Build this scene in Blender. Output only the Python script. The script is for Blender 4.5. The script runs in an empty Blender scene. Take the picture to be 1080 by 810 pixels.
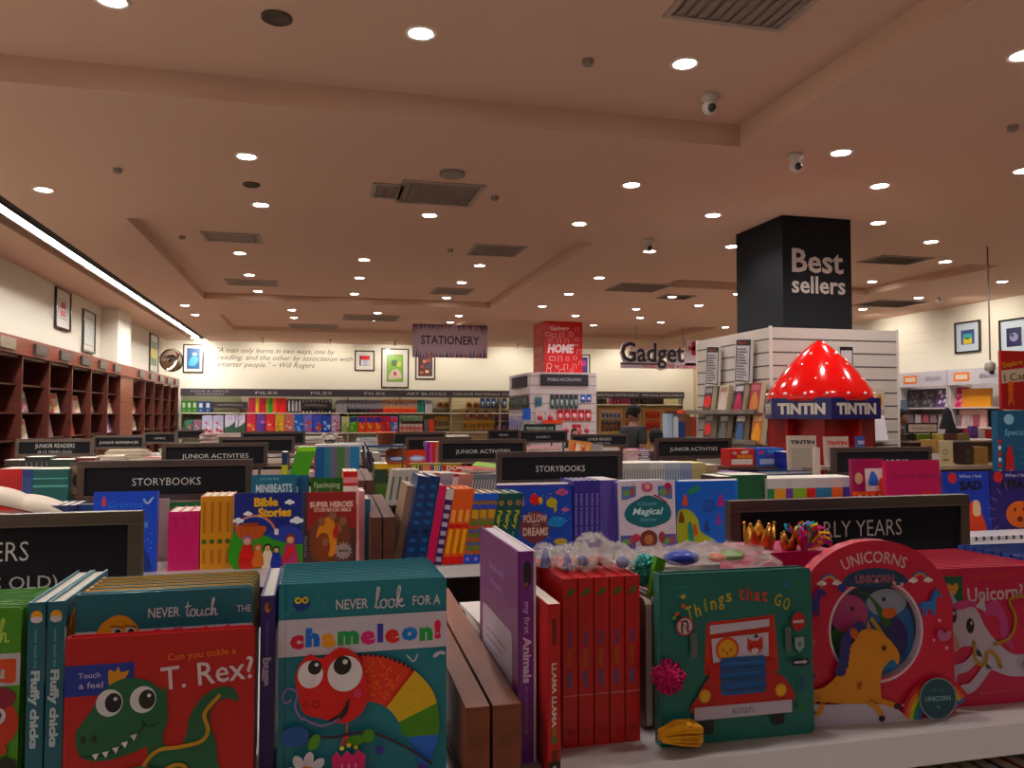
import bpy, math, random, re
from mathutils import Matrix, Vector, Euler
random.seed(7)
S = bpy.context.scene
COL = S.collection
# ---------------- camera, world, exposure ----------------
PITCH = math.atan(33/840); YAW = math.atan(207/840); CZ = 1.5
cam_d = bpy.data.cameras.new('camera'); cam = bpy.data.objects.new('camera', cam_d); COL.objects.link(cam)
cam_d.sensor_width = 36; cam_d.lens = 36*840/1080; cam_d.clip_start = .05
cam.location = (0, 0, CZ); cam.rotation_euler = (math.pi/2+PITCH, 0, -YAW)
S.camera = cam
W = bpy.data.worlds.new('world'); S.world = W; W.use_nodes = True
W.node_tree.nodes['Background'].inputs[0].default_value = (.9, .85, .8, 1)
W.node_tree.nodes['Background'].inputs[1].default_value = .02
S.view_settings.view_transform = 'Standard'; S.view_settings.look = 'None'
S.view_settings.gamma = 1; S.view_settings.use_curve_mapping = False
S.view_settings.exposure = 0.92
LAMP = 30.0       # radiance of a downlight lens
BEAM = 24.0       # watts of the downward beam of a downlight
STRIP = 42.0      # radiance of the linear cove light
_s, _c = math.sin(YAW), math.cos(YAW)
def ray(px, py):
    x = (px-540)/840; u = -(py-405)/840
    f = math.cos(PITCH)-u*math.sin(PITCH); z = math.sin(PITCH)+u*math.cos(PITCH)
    return Vector((x*_c+f*_s, -x*_s+f*_c, z))
def atY(px, py, Y):
    r = ray(px, py); t = Y/r.y; return Vector((r.x*t, Y, CZ+r.z*t))
def atX(px, py, X):
    r = ray(px, py); t = X/r.x; return Vector((X, r.y*t, CZ+r.z*t))
def atZ(px, py, Z):
    r = ray(px, py); t = (Z-CZ)/r.z; return Vector((r.x*t, r.y*t, Z))

# ---------------- colour and materials ----------------
def C(h):
    if not isinstance(h, str): return tuple(h)+(1,)*(4-len(h))
    h = h.lstrip('#'); o = []
    for i in (0, 2, 4):
        v = int(h[i:i+2], 16)/255
        o.append(v/12.92 if v <= .04045 else ((v+.055)/1.055)**2.4)
    return (*o, 1)
MAT = {}
def mat(name, rough=.5, metal=0, coat=0, noise=0, nscale=(20, 20, 20), emit=None, alpha=None, trans=0, spec=.5, bump=0):
    m = bpy.data.materials.new(name); m.use_nodes = True; nt = m.node_tree; N = nt.nodes; L = nt.links
    b = N['Principled BSDF']; at = N.new('ShaderNodeAttribute'); at.attribute_name = 'Col'
    src = at.outputs['Color']
    if noise or bump:
        tc = N.new('ShaderNodeTexCoord'); mp = N.new('ShaderNodeMapping'); mp.inputs['Scale'].default_value = nscale
        nz = N.new('ShaderNodeTexNoise'); nz.inputs['Scale'].default_value = 1; nz.inputs['Detail'].default_value = 3
        L.new(tc.outputs['Object'], mp.inputs[0]); L.new(mp.outputs[0], nz.inputs['Vector'])
        if noise:
            mr = N.new('ShaderNodeMapRange'); mr.inputs[1].default_value = .3; mr.inputs[2].default_value = .7
            mr.inputs[3].default_value = 1-noise; mr.inputs[4].default_value = 1+noise*.3
            L.new(nz.outputs['Fac'], mr.inputs[0])
            mx = N.new('ShaderNodeVectorMath'); mx.operation = 'SCALE'
            L.new(src, mx.inputs[0]); L.new(mr.outputs[0], mx.inputs['Scale']); src = mx.outputs[0]
        if bump:
            bp = N.new('ShaderNodeBump'); bp.inputs['Strength'].default_value = bump; bp.inputs['Distance'].default_value = .01
            L.new(nz.outputs['Fac'], bp.inputs['Height']); L.new(bp.outputs[0], b.inputs['Normal'])
    L.new(src, b.inputs['Base Color'])
    b.inputs['Roughness'].default_value = rough; b.inputs['Metallic'].default_value = metal
    b.inputs['Coat Weight'].default_value = coat; b.inputs['Coat Roughness'].default_value = .08
    b.inputs['Transmission Weight'].default_value = trans; b.inputs['Specular IOR Level'].default_value = spec
    if emit:
        L.new(src, b.inputs['Emission Color']); b.inputs['Emission Strength'].default_value = emit
    if alpha is not None: b.inputs['Alpha'].default_value = alpha
    MAT[name] = m
mat('print', .42, coat=.15); mat('matte', .8, noise=.06, nscale=(8, 8, 8)); mat('paint', .85, spec=.25)
mat('pages', .9, noise=.28, nscale=(4, 900, 4)); mat('metal', .38, metal=.85, noise=.15, nscale=(3, 60, 60))
mat('wood', .4, noise=.45, nscale=(3, 3, 30)); mat('woody', .45, noise=.4, nscale=(30, 2.5, 30))
mat('chrome', .06, metal=1); mat('gloss', .12, coat=.6); mat('felt', .95, noise=.3, nscale=(90, 90, 90), bump=.6)
mat('cloth', .95, noise=.2, nscale=(60, 60, 60)); mat('lamp', .5, emit=LAMP); mat('strip', .5, emit=STRIP)
mat('film', .08, alpha=.2, bump=.9, nscale=(40, 40, 40)); mat('floor', .35, noise=.25, nscale=(1.2, 7, 1))
mat('skin', .55, noise=.05); mat('gold', .28, metal=.9, noise=.2); mat('plastic', .3); mat('clear', .08, alpha=.25)

# ---------------- mesh builder ----------------
GLY = {}
def glyphs(s, bold=0., shear=0.):
    k = (s, bold, shear)
    if k in GLY: return GLY[k]
    cu = bpy.data.curves.new('t', 'FONT'); cu.body = s; cu.size = 1; cu.offset = bold; cu.shear = shear
    cu.resolution_u = 2; cu.align_x = 'LEFT'; cu.fill_mode = 'FRONT' if hasattr(cu, 'fill_mode') else cu.fill_mode
    ob = bpy.data.objects.new('t', cu); me = bpy.data.meshes.new_from_object(ob)
    vs = [(v.co.x, v.co.y) for v in me.vertices]; fs = [tuple(p.vertices) for p in me.polygons]
    fs2 = []
    for f in fs:
        a = sum(vs[f[i]][0]*vs[f[(i+1) % len(f)]][1]-vs[f[(i+1) % len(f)]][0]*vs[f[i]][1] for i in range(len(f)))
        fs2.append(f if a > 0 else f[::-1])
    bpy.data.meshes.remove(me); bpy.data.objects.remove(ob); bpy.data.curves.remove(cu)
    xs = [v[0] for v in vs] or [0]
    GLY[k] = (vs, fs2, min(xs), max(xs)); return GLY[k]
CAP = .73
def smooth_pts(pts, n=6, closed=False):
    P = [Vector(p) for p in pts]; out = []; m = len(P)
    rng = range(m if closed else m-1)
    for i in rng:
        if closed: a, b, c, d = P[i-1], P[i], P[(i+1) % m], P[(i+2) % m]
        else: a, b, c, d = P[max(i-1, 0)], P[i], P[i+1], P[min(i+2, m-1)]
        for j in range(n):
            t = j/n
            out.append(.5*((2*b)+(c-a)*t+(2*a-5*b+4*c-d)*t*t+(3*b-a-3*c+d)*t**3))
    if not closed: out.append(P[-1])
    return out
def rrect(x0, y0, x1, y1, r, n=4, which=(1, 1, 1, 1)):
    o = []
    for (cx, cy, a0, k) in ((x0+r, y0+r, 180, which[0]), (x1-r, y0+r, 270, which[1]), (x1-r, y1-r, 0, which[2]), (x0+r, y1-r, 90, which[3])):
        if not k or r <= 0:
            o.append((x0 if a0 in (180, 90) else x1, y0 if a0 in (180, 270) else y1)); continue
        for i in range(n+1):
            a = math.radians(a0+90*i/n); o.append((cx+r*math.cos(a), cy+r*math.sin(a)))
    return o
class MB:
    def __init__(s): s.v = []; s.f = []; s.c = []; s.m = []; s.s = []; s.mats = []; s.M = None
    def add(s, vs, fs, col, m='print', smooth=False):
        o = len(s.v)
        if s.M is not None: vs = [s.M @ Vector(v) for v in vs]
        s.v.extend([tuple(v) for v in vs])
        if m not in s.mats: s.mats.append(m)
        mi = s.mats.index(m); col = C(col)
        if m in ('print', 'gloss', 'felt', 'cloth'): lu = .3*col[0]+.6*col[1]+.1*col[2]; col = tuple(min(1, max(.002, lu+1.2*(q-lu))) for q in col[:3])+(1,)
        for f in fs: s.f.append(tuple(i+o for i in f)); s.c.append(col); s.m.append(mi); s.s.append(smooth)
        return s
    def box(s, x0, y0, z0, x1, y1, z1, col, m='print'):
        v = [(x0, y0, z0), (x1, y0, z0), (x1, y1, z0), (x0, y1, z0), (x0, y0, z1), (x1, y0, z1), (x1, y1, z1), (x0, y1, z1)]
        return s.add(v, [(0, 3, 2, 1), (4, 5, 6, 7), (0, 1, 5, 4), (1, 2, 6, 5), (2, 3, 7, 6), (3, 0, 4, 7)], col, m)
    def prism(s, out, O, U, V, t, col, m='print', side=None, smooth=False):
        """outline in (u,v); front at O plane facing N=UxV, body extends -N by t"""
        O, U, V = Vector(O), Vector(U), Vector(V); N = U.cross(V).normalized(); n = len(out)
        a = [O+U*p[0]+V*p[1] for p in out]; b = [p-N*t for p in a]
        ar = sum(out[i][0]*out[(i+1) % n][1]-out[(i+1) % n][0]*out[i][1] for i in range(n))
        fr = tuple(range(n)); bk = tuple(range(2*n-1, n-1, -1))
        sd = [(i, i+n, (i+1) % n+n, (i+1) % n) for i in range(n)]
        if ar < 0: fr = fr[::-1]; bk = bk[::-1]; sd = [f[::-1] for f in sd]
        s.add(a+b, [fr, bk], col, m)
        return s.add(a+b, sd, side or col, m, smooth)
    def lathe(s, prof, O, n, col, m='print', ax='z', a0=0, cap=True):
        vs = []; fs = []
        for (r, h) in prof:
            for i in range(n):
                a = 2*math.pi*i/n+a0; p = (r*math.cos(a), r*math.sin(a), h)
                if ax == 'y': p = (p[0], p[2], -p[1])
                if ax == 'x': p = (p[2], p[0], p[1])
                vs.append((O[0]+p[0], O[1]+p[1], O[2]+p[2]))
        for k in range(len(prof)-1):
            for i in range(n):
                j = (i+1) % n; fs.append((k*n+i, k*n+j, (k+1)*n+j, (k+1)*n+i))
        if cap:
            fs.append(tuple(range(n-1, -1, -1))); fs.append(tuple((len(prof)-1)*n+i for i in range(n)))
        return s.add(vs, fs, col, m, True)
    def ball(s, c, r, col, m='print', n=12, k=8):
        if not hasattr(r, '__len__'): r = (r, r, r)
        vs = [(c[0], c[1], c[2]-r[2])]; fs = []
        for a in range(1, k):
            t = math.pi*a/k
            for i in range(n):
                p = 2*math.pi*i/n; vs.append((c[0]+r[0]*math.sin(t)*math.cos(p), c[1]+r[1]*math.sin(t)*math.sin(p), c[2]-r[2]*math.cos(t)))
        vs.append((c[0], c[1], c[2]+r[2])); T = len(vs)-1
        for i in range(n):
            j = (i+1) % n; fs.append((0, 1+j, 1+i)); fs.append((T, 1+(k-2)*n+i, 1+(k-2)*n+j))
            for a in range(k-2): fs.append((1+a*n+i, 1+a*n+j, 1+(a+1)*n+j, 1+(a+1)*n+i))
        return s.add(vs, fs, col, m, True)
    def tube(s, pts, r, n, col, m='print', taper=None):
        P = [Vector(p) for p in pts]; vs = []; fs = []
        for i, p in enumerate(P):
            d = (P[min(i+1, len(P)-1)]-P[max(i-1, 0)]).normalized()
            u = d.cross(Vector((0, 0, 1)));  u = u.normalized() if u.length > .01 else Vector((1, 0, 0)); w = d.cross(u)
            rr = r if taper is None else r*(1+(taper-1)*i/(len(P)-1))
            for j in range(n):
                a = 2*math.pi*j/n; vs.append(p+(u*math.cos(a)+w*math.sin(a))*rr)
        for i in range(len(P)-1):
            for j in range(n):
                k = (j+1) % n; fs.append((i*n+j, i*n+k, (i+1)*n+k, (i+1)*n+j))
        fs.append(tuple(range(n-1, -1, -1))); fs.append(tuple((len(P)-1)*n+j for j in range(n)))
        return s.add(vs, fs, col, m, True)
    def mesh(s, name):
        me = bpy.data.meshes.new(name); me.from_pydata(s.v, [], s.f)
        for m in s.mats: me.materials.append(MAT[m])
        me.polygons.foreach_set('material_index', s.m); me.polygons.foreach_set('use_smooth', s.s)
        ca = me.color_attributes.new('Col', 'FLOAT_COLOR', 'CORNER'); buf = []
        for f, c in zip(s.f, s.c): buf.extend(c*len(f))
        ca.data.foreach_set('color', buf); me.update(); return me
    def build(s, name, parent=None, loc=None, rot=None, **k):
        o = bpy.data.objects.new(name, s.mesh(name)); COL.objects.link(o)
        if parent: o.parent = parent
        if loc is not None: o.location = loc
        if rot is not None: o.rotation_euler = rot
        return tag(o, **k)
USED = {}
def tag(o, label=None, cat=None, group=None, kind=None):
    if label:
        while len(re.findall(r"[A-Za-z0-9']+", label)) > 15 and ' the ' in label: i = label.rfind(' the '); label = label[:i]+label[i+4:]
        o['label'] = label
        if cat:
            w = len(label.split())
            w = len(re.findall(r"[A-Za-z0-9']+", label))
            if not 4 <= w <= 16: print('LABEL LEN', w, label)
            if label in USED: print('DUP LABEL', label)
            USED[label] = 1
    if cat: o['category'] = cat
    if group: o['group'] = group
    if kind: o['kind'] = kind
    return o
def thing(name, label, cat, loc=(0, 0, 0), rot=(0, 0, 0), group=None):
    o = bpy.data.objects.new(name, None); COL.objects.link(o); o.empty_display_size = .05
    o.location = loc; o.rotation_euler = rot; return tag(o, label, cat, group)
def dup(src, label, loc, rot=None, group=None):
    r = src.copy(); COL.objects.link(r); r.location = loc
    if rot is not None: r.rotation_euler = rot
    if group: r['group'] = group
    tag(r, label, r['category'])
    for ch in list(src.children):
        c = ch.copy(); COL.objects.link(c); c.parent = r
        for g in list(ch.children):
            d = g.copy(); COL.objects.link(d); d.parent = c
    return r
ORD = ['first', 'second', 'third', 'fourth', 'fifth', 'sixth', 'seventh', 'eighth', 'ninth', 'tenth', 'eleventh', 'twelfth',
       'thirteenth', 'fourteenth', 'fifteenth', 'sixteenth', 'seventeenth', 'eighteenth', 'nineteenth', 'twentieth', 'twenty-first', 'twenty-second', 'twenty-third', 'twenty-fourth', 'twenty-fifth', 'twenty-sixth', 'twenty-seventh', 'twenty-eighth', 'twenty-ninth', 'thirtieth']
def nth(i, n, side='from the left'):
    if n == 1: return ''
    return ('leftmost' if i == 0 else 'rightmost' if i == n-1 else ORD[i]) if side == 'from the left' else ORD[i]
class Art:
    """flat print on a face: O origin, U right, V up; every call lies a hair above the last"""
    def __init__(s, mb, O, U, V, m='print', e=.00012):
        s.mb = mb; s.O = Vector(O); s.U = Vector(U).normalized(); s.V = Vector(V).normalized(); s.N = s.U.cross(s.V); s.k = 1; s.m = m; s.e = e
    def P(s, u, v): return s.O+s.U*u+s.V*v+s.N*(s.e*s.k)
    def poly(s, pts, col, m=None):
        a = sum(pts[i][0]*pts[(i+1) % len(pts)][1]-pts[(i+1) % len(pts)][0]*pts[i][1] for i in range(len(pts)))
        if a < 0: pts = pts[::-1]
        s.mb.add([s.P(*p) for p in pts], [tuple(range(len(pts)))], col, m or s.m); s.k += 1
    def blob(s, pts, col, n=6): s.poly([tuple(p) for p in smooth_pts(pts, n, True)], col)
    def rect(s, u0, v0, u1, v1, col, r=0): s.poly(rrect(u0, v0, u1, v1, r), col)
    def ell(s, u, v, a, b, col, rot=0, n=20, a0=0, a1=360):
        c, d = math.cos(rot), math.sin(rot); pts = []
        for i in range(n+(a1-a0 < 360)):
            t = math.radians(a0+(a1-a0)*i/n); x, y = a*math.cos(t), b*math.sin(t); pts.append((u+x*c-y*d, v+x*d+y*c))
        s.poly(pts, col)
    def ring(s, u, v, r0, r1, col, a0=0, a1=360, n=28, sy=1):
        o = [(u+r1*math.cos(math.radians(a0+(a1-a0)*i/n)), v+sy*r1*math.sin(math.radians(a0+(a1-a0)*i/n))) for i in range(n+1)]
        i_ = [(u+r0*math.cos(math.radians(a0+(a1-a0)*i/n)), v+sy*r0*math.sin(math.radians(a0+(a1-a0)*i/n))) for i in range(n+1)]
        vs = [s.P(*p) for p in i_+o]; s.mb.add(vs, [(i, n+1+i, n+2+i, i+1) for i in range(n)], col, s.m); s.k += 1
    def stroke(s, pts, w, col, sm=True, closed=False, w1=None, n=5):
        P = smooth_pts(pts, n, closed) if sm and len(pts) > 2 else [Vector(p) for p in pts]
        if closed: P.append(P[0])
        L, R = [], []
        for i, p in enumerate(P):
            d = (P[min(i+1, len(P)-1)]-P[max(i-1, 0)]); d = d.normalized() if d.length else Vector((1, 0))
            q = Vector((-d.y, d.x)); ww = w if w1 is None else w+(w1-w)*i/(len(P)-1)
            L.append(p+q*ww/2); R.append(p-q*ww/2)
        k = len(P); vs = [s.P(*p) for p in R+L]
        s.mb.add(vs, [(i, i+1, k+i+1, k+i) for i in range(k-1)], col, s.m); s.k += 1
        if not closed:
            for p in (P[0], P[-1]):
                ww = w if (w1 is None or p is P[0]) else w1
                if ww > .0012: s.k -= 1; s.ell(p.x, p.y, ww/2, ww/2, col, n=8)
    def text(s, t, u, v, h, col, w=None, align='c', bold=.0, shear=0, rot=0, arc=None):
        vs, fs, x0, x1 = glyphs(t, bold, shear)
        if not vs: return
        k = h/CAP; wd = (x1-x0)*k; kx = k if w is None else k*w/wd; wd = (x1-x0)*kx
        off = {'c': -wd/2, 'l': 0, 'r': -wd}[align]; c, d = math.cos(rot), math.sin(rot); out = []
        for (x, y) in vs:
            X = (x-x0)*kx+off; Y = y*k
            if arc:
                a = X/arc; X, Y = (arc+Y)*math.sin(a), (arc+Y)*math.cos(a)-arc
            out.append(s.P(u+X*c-Y*d, v+X*d+Y*c))
        s.mb.add(out, fs, col, s.m); s.k += 1
    def star(s, u, v, r, col, n=5, k=.45, rot=90):
        s.poly([(u+(r if i % 2 == 0 else r*k)*math.cos(math.radians(rot+180*i/n)), v+(r if i % 2 == 0 else r*k)*math.sin(math.radians(rot+180*i/n))) for i in range(2*n)], col)
    def cloud(s, u, v, r, col='#f2f2f6'):
        for dx, dy, q in ((-.9, 0, .55), (0, .3, .8), (.9, 0, .6), (.1, -.15, .7)): s.ell(u+dx*r, v+dy*r, q*r, q*r*.8, col, n=12); s.k -= 1
        s.k += 1
# ---------------- room shell ----------------
XL, XR, Y0, Y1, ZC = -3.3, 9.7, -6.6, 19.3, 3.2
mb = MB(); mb.box(XL-.2, Y0-.2, -.1, XR+.2, Y1+.2, 0, '#ac9886', 'floor'); mb.build('floor', kind='structure')
TRAYS = [(-2.3, 2.6, -6.0, 4.5, .14), (-1.6, 2.65, 7.4, 12.3, .09), (-1.6, 2.65, 14.2, 16.7, .08), (4.4, 7.55, 7.4, 9.7, .1), (4.4, 7.55, 14.0, 16.5, .1)]
def ceil_z(x, y):
    for t in TRAYS:
        if t[0] < x < t[1] and t[2] < y < t[3]: return ZC+t[4]
    return ZC
mb = MB(); cc = '#cdaa95'
xs = sorted({XL-.2, XR+.2, -2.72, -2.38}|{t[0] for t in TRAYS}|{t[1] for t in TRAYS}); ys = sorted({Y0-.2, Y1+.2}|{t[2] for t in TRAYS}|{t[3] for t in TRAYS})
for i in range(len(xs)-1):
    for j in range(len(ys)-1):
        x0, x1, y0, y1 = xs[i], xs[i+1], ys[j], ys[j+1]; mx, my = (x0+x1)/2, (y0+y1)/2
        if -2.72 < mx < -2.38: z = ZC+.07
        else: z = ceil_z(mx, my)
        mb.add([(x0, y0, z), (x1, y0, z), (x1, y1, z), (x0, y1, z)], [(0, 3, 2, 1)], cc, 'paint')
        mb.add([(x0, y0, z+.4), (x1, y0, z+.4), (x1, y1, z+.4), (x0, y1, z+.4)], [(0, 1, 2, 3)], cc, 'paint')
        for dx, dy, P in ((1, 0, ((x1, y0), (x1, y1))), (0, 1, ((x1, y1), (x0, y1)))):
            if dx and i+2 < len(xs): nx, ny = (xs[i+1]+xs[i+2])/2, my
            elif dy and j+2 < len(ys): nx, ny = mx, (ys[j+1]+ys[j+2])/2
            else: continue
            z2 = ZC+.07 if -2.72 < nx < -2.38 else ceil_z(nx, ny)
            if abs(z2-z) > .001:
                a, b = P; mb.add([(a[0], a[1], z), (b[0], b[1], z), (b[0], b[1], z2), (a[0], a[1], z2)], [(0, 1, 2, 3)], cc, 'paint')
mb.build('ceiling', kind='structure')
WH = '#d9d3c4'
def art_lines(A, u0, v0, w, n, h, col, seed):
    r = random.Random(seed)                         # rows of faded unreadable script
    for i in range(n):
        u = u0; v = v0-i*h*1.9
        while u < u0+w*(1 if i < n-1 else .7):
            L = r.uniform(.1, .22); k = max(3, int(L/.022))
            A.stroke([(u+L*j/k, v+(h*.3 if j % 2 else 0)*r.uniform(.5, 1.6)) for j in range(k+1)], h*.07, col, sm=False); A.k -= 1
            u += L+.05
mb = MB(); mb.box(XL-.2, Y0-.2, 0, XL, Y1+.2, ZC+.4, WH, 'paint')
mb.box(XL, 13.7, 0, XL+.25, 14.6, ZC, WH, 'paint')
A = Art(mb, (XL, 0, 0), (0, 1, 0), (0, 0, 1), 'paint', .001)
art_lines(A, 8.4, 2.88, 1.3, 2, .07, '#b9b2a2', 3); art_lines(A, 15.0, 2.9, 1.3, 3, .07, '#b9b2a2', 4)
mb.build('wall_left', kind='structure')
mb = MB(); mb.box(XR, Y0-.2, 0, XR+.2, 15.2, ZC+.4, WH, 'paint')
A = Art(mb, (XR, 0, 0), (0, -1, 0), (0, 0, 1), 'paint', .001)
art_lines(A, -12.3, 2.85, 1.7, 3, .085, '#b9b2a2', 5)
mb.build('wall_right', kind='structure')
mb = MB(); mb.box(XR, 15.2, 0, XR+.2, Y1+.2, ZC+.4, '#c9b183', 'paint'); mb.build('wall_right_rear', kind='structure')
mb = MB(); mb.box(XL-.2, Y0-.2, 0, XR+.2, Y0, ZC+.4, '#cfc8bc', 'paint'); mb.build('wall_front', kind='structure')
mb = MB(); mb.box(XL-.2, Y1, 0, XR+.2, Y1+.2, ZC+.4, WH, 'paint')
A = Art(mb, (0, Y1, 0), (1, 0, 0), (0, 0, 1), 'paint', .001)
def back(px, py): p = atY(px, py, Y1); return p.x, p.z
for t, yy, w in (('"A man only learns in two ways, one by', 371.5, 124), ('reading, and the other by association with', 379, 143), ('smarter people." ~ Will Rogers', 386.5, 103)):
    u, v = back(229, yy); A.text(t, u, v, .12, '#5c5852', w=back(229+w, yy)[0]-u, align='l', shear=.35)
u, v = back(490, 384); art_lines(A, u, v, 1.3, 2, .07, '#bdb7a8', 8)
u, v = back(640, 381); art_lines(A, u, v, 1.5, 4, .07, '#bdb7a8', 9)
mb.build('wall_back', kind='structure')
# ceiling fixtures
LP = [(118,0),(444,35),(722,67),(46,200),(260,165),(275,216),(453,227),(666,195),(887,161),(928,196),(253,267),(263,290),(272,307),(384,274),(379,293),(374,310),(195,322),(206,332),(308,327),(310,335),(292,347),(398,330),(394,338),(365,349),(506,280),(487,298),(471,314),(484,333),(475,340),(611,236),(685,265),(632,293),(600,310),(572,323),(607,333),(752,227),(772,260),(753,298),(709,313),(671,326),(737,322),(675,335),(697,340),(626,343),(926,235),(982,255),(997,276),(920,297),(969,314),(1057,297),(910,326),(765,345),(738,347),(778,310),(1080,58),(1080,180)]
def make_light():
    t = thing('downlight', None, 'downlight', group='round ceiling downlights')
    m = MB(); m.lathe([(.056, 0), (.058, -.004), (.075, -.006), (.078, 0), (.078, .002)], (0, 0, 0), 28, '#e8ddd0', 'paint', cap=False); m.build('trim_ring', t)
    m = MB(); m.lathe([(.056, 0), (.056, -.003), (0.001, -.003)], (0, 0, 0), 28, (1., .95, .91), 'lamp', cap=False); m.build('lamp_lens', t)
    L = bpy.data.lights.new('beam', 'SPOT'); L.energy = BEAM; L.spot_size = math.radians(142); L.spot_blend = .55; L.shadow_soft_size = .045; L.color = (1, .955, .93)
    o = bpy.data.objects.new('beam', L); COL.objects.link(o); o.parent = t; o.location = (0, 0, -.02)
    return t
pts = []
for px, py in LP:
    p = atZ(px, py, ZC); z = ceil_z(p.x, p.y)
    if z > ZC: q = atZ(px, py, z); p = q
    pts.append(p)
# lamps of the same grid that the frame hides behind pillars or leaves just outside it
rows = {}
for p in pts:
    r = next((k for k in rows if abs(k-p.y) < .35), None)
    if r is None: rows[p.y] = [p]
    else: rows[r].append(p)
proto = make_light(); first = True
for ri, k in enumerate(sorted(rows)):
    R = sorted(rows[k], key=lambda q: q.x)
    for i, p in enumerate(R):
        lb = (f'{ORD[i]} downlight from the left' if len(R) > 1 else 'only downlight')+f' in the {ORD[ri]} row of ceiling lights'
        if first: proto.location = (p.x, p.y, p.z); tag(proto, lb, 'downlight'); first = False
        else: dup(proto, lb, (p.x, p.y, p.z))
for yy in (1.3, -3.1):        # the grid goes on behind the camera
    for q, xx in enumerate((-1.9, .44, 1.72, 3.3, 4.8, 6.8)):
        dup(proto, f'{ORD[q]} downlight from the left, row {dict(zip((1.3, -.9, -3.1, -5.3), ("above", "just behind", "well behind", "farthest behind")))[yy]} the camera', (xx, yy, ceil_z(xx, yy)))
# linear cove light on the left
mb = MB(); mb.box(-2.60, -1.5, ZC+.052, -2.5, 19.0, ZC+.069, (1, .97, .92), 'strip'); lm = mb
t = thing('linear_ceiling_light', 'long white linear light running in a grey ceiling channel above left bookcase', 'ceiling light', (0, 0, 0))
lm.build('light_bar', t)
m = MB(); m.box(-2.5, -1.5, ZC+.01, -2.485, 19.0, ZC+.069, '#4d4a45', 'paint'); m.box(-2.615, -1.5, ZC+.01, -2.60, 19, ZC+.069, '#4d4a45', 'paint')
m.box(-2.485, -1.5, ZC+.03, -2.385, 19.0, ZC+.069, '#332e2a', 'paint'); m.build('channel', t)
def wall_washer(label, x, y, z, aim, power=26):
    t = thing('wall_spotlight', label, 'spotlight', (x, y, z), group='small wall spotlights')
    d = (Vector(aim)-Vector((x, y, z))).normalized()
    m = MB(); m.tube([(0, 0, 0), (0, 0, -.05)], .012, 8, '#c8c0b4', 'plastic'); m.build('stem', t)
    m = MB(); m.tube([Vector((0, 0, -.06))-d*.05, Vector((0, 0, -.06))+d*.04], .03, 12, '#d8d0c4', 'plastic'); m.build('spot_head', t)
    L = bpy.data.lights.new('spot_lamp', 'SPOT'); L.energy = power; L.spot_size = 2.3; L.spot_blend = .8; L.shadow_soft_size = .05; L.color = (1, .93, .8)
    o = bpy.data.objects.new('spot_lamp', L); COL.objects.link(o); o.parent = t; o.location = Vector((0, 0, -.06))+d*.06; o.rotation_euler = d.to_track_quat('-Z', 'Y').to_euler()
for i in range(9):
    wall_washer(f'{ORD[i]} small spotlight from the left along the back wall', -2.6+1.45*i, Y1-1.0, ceil_z(-2.6+1.45*i, Y1-1.0), (-2.6+1.45*i, Y1, 2.35))
for i in range(6):
    wall_washer(f'{ORD[i]} small spotlight from the rear along the right wall', XR-1.0, 17.6-2.0*i, ZC, (XR, 17.6-2.0*i, 2.35))
for i in range(0):
    wall_washer(f'{ORD[i]} small spotlight from the rear along the left wall', XL+.5, 17.2-2.2*i, ZC, (XL, 17.2-2.2*i, 2.6), 10)
def vent(px, py, w, h, label, n=10, rot=0):
    p = atZ(px, py, ZC); z = ceil_z(p.x, p.y); p = atZ(px, py, z)
    t = thing('ceiling_vent', label, 'air vent', (p.x, p.y, z), (0, 0, rot), 'ceiling air vents')
    m = MB(); b = .03
    for x0, y0, x1, y1 in ((-w/2-b, -h/2-b, w/2+b, -h/2), (-w/2-b, h/2, w/2+b, h/2+b), (-w/2-b, -h/2, -w/2, h/2), (w/2, -h/2, w/2+b, h/2)): m.box(x0, y0, -.012, x1, y1, 0, '#a8988a', 'paint')
    m.build('frame', t)
    m = MB(); m.box(-w/2, -h/2, -.002, w/2, h/2, 0, '#94847a', 'paint'); m.build('backing', t)
    m = MB()
    for i in range(n):
        x = -w/2+w*(i+.5)/n
        m.add([(x-w/n*.3, -h/2, -.011), (x+w/n*.1, -h/2, -.002), (x+w/n*.1, h/2, -.002), (x-w/n*.3, h/2, -.011), (x-w/n*.2, -h/2, -.012), (x+w/n*.2, -h/2, -.003), (x+w/n*.2, h/2, -.003), (x-w/n*.2, h/2, -.012)], [(0, 1, 2, 3), (4, 7, 6, 5)], '#9c8c7e', 'paint')
    m.build('louvre', t)
vent(463, 204, .55, .55, 'large grey louvred air vent beside a small square vent in the ceiling', 16)
vent(408, 201, .17, .33, 'small square vent left of the large louvred air vent', 6)
vent(245, 250, .5, .35, 'slatted vent above the left aisle, nearest on that side')
vent(266, 298, .6, .4, 'slatted vent on the left, second of two from the camera')
vent(523, 264, .5, .5, 'slatted vent near the ceiling centre behind the large louvred one')
vent(783, 4, .55, .3, 'dark slatted vent cut by the top edge of the picture')
vent(673, 303, .65, .6, 'square ceiling vent between the red column and the black column')
vent(944, 274, .6, .35, 'ceiling vent to the right of the black column, nearer one')
vent(938, 320, .8, .6, 'ceiling vent to the right of the black column, farther one')
vent(477, 307, .5, .5, 'small slatted vent above the stationery sign')
vent(391, 335, .9, .7, 'far slatted vent above the framed red picture')
vent(331, 344, .9, .7, 'far slatted vent above the quotation on the back wall')
vent(713, 289+24, .4, .3, 'small vent right of the square ceiling vent')
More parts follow.
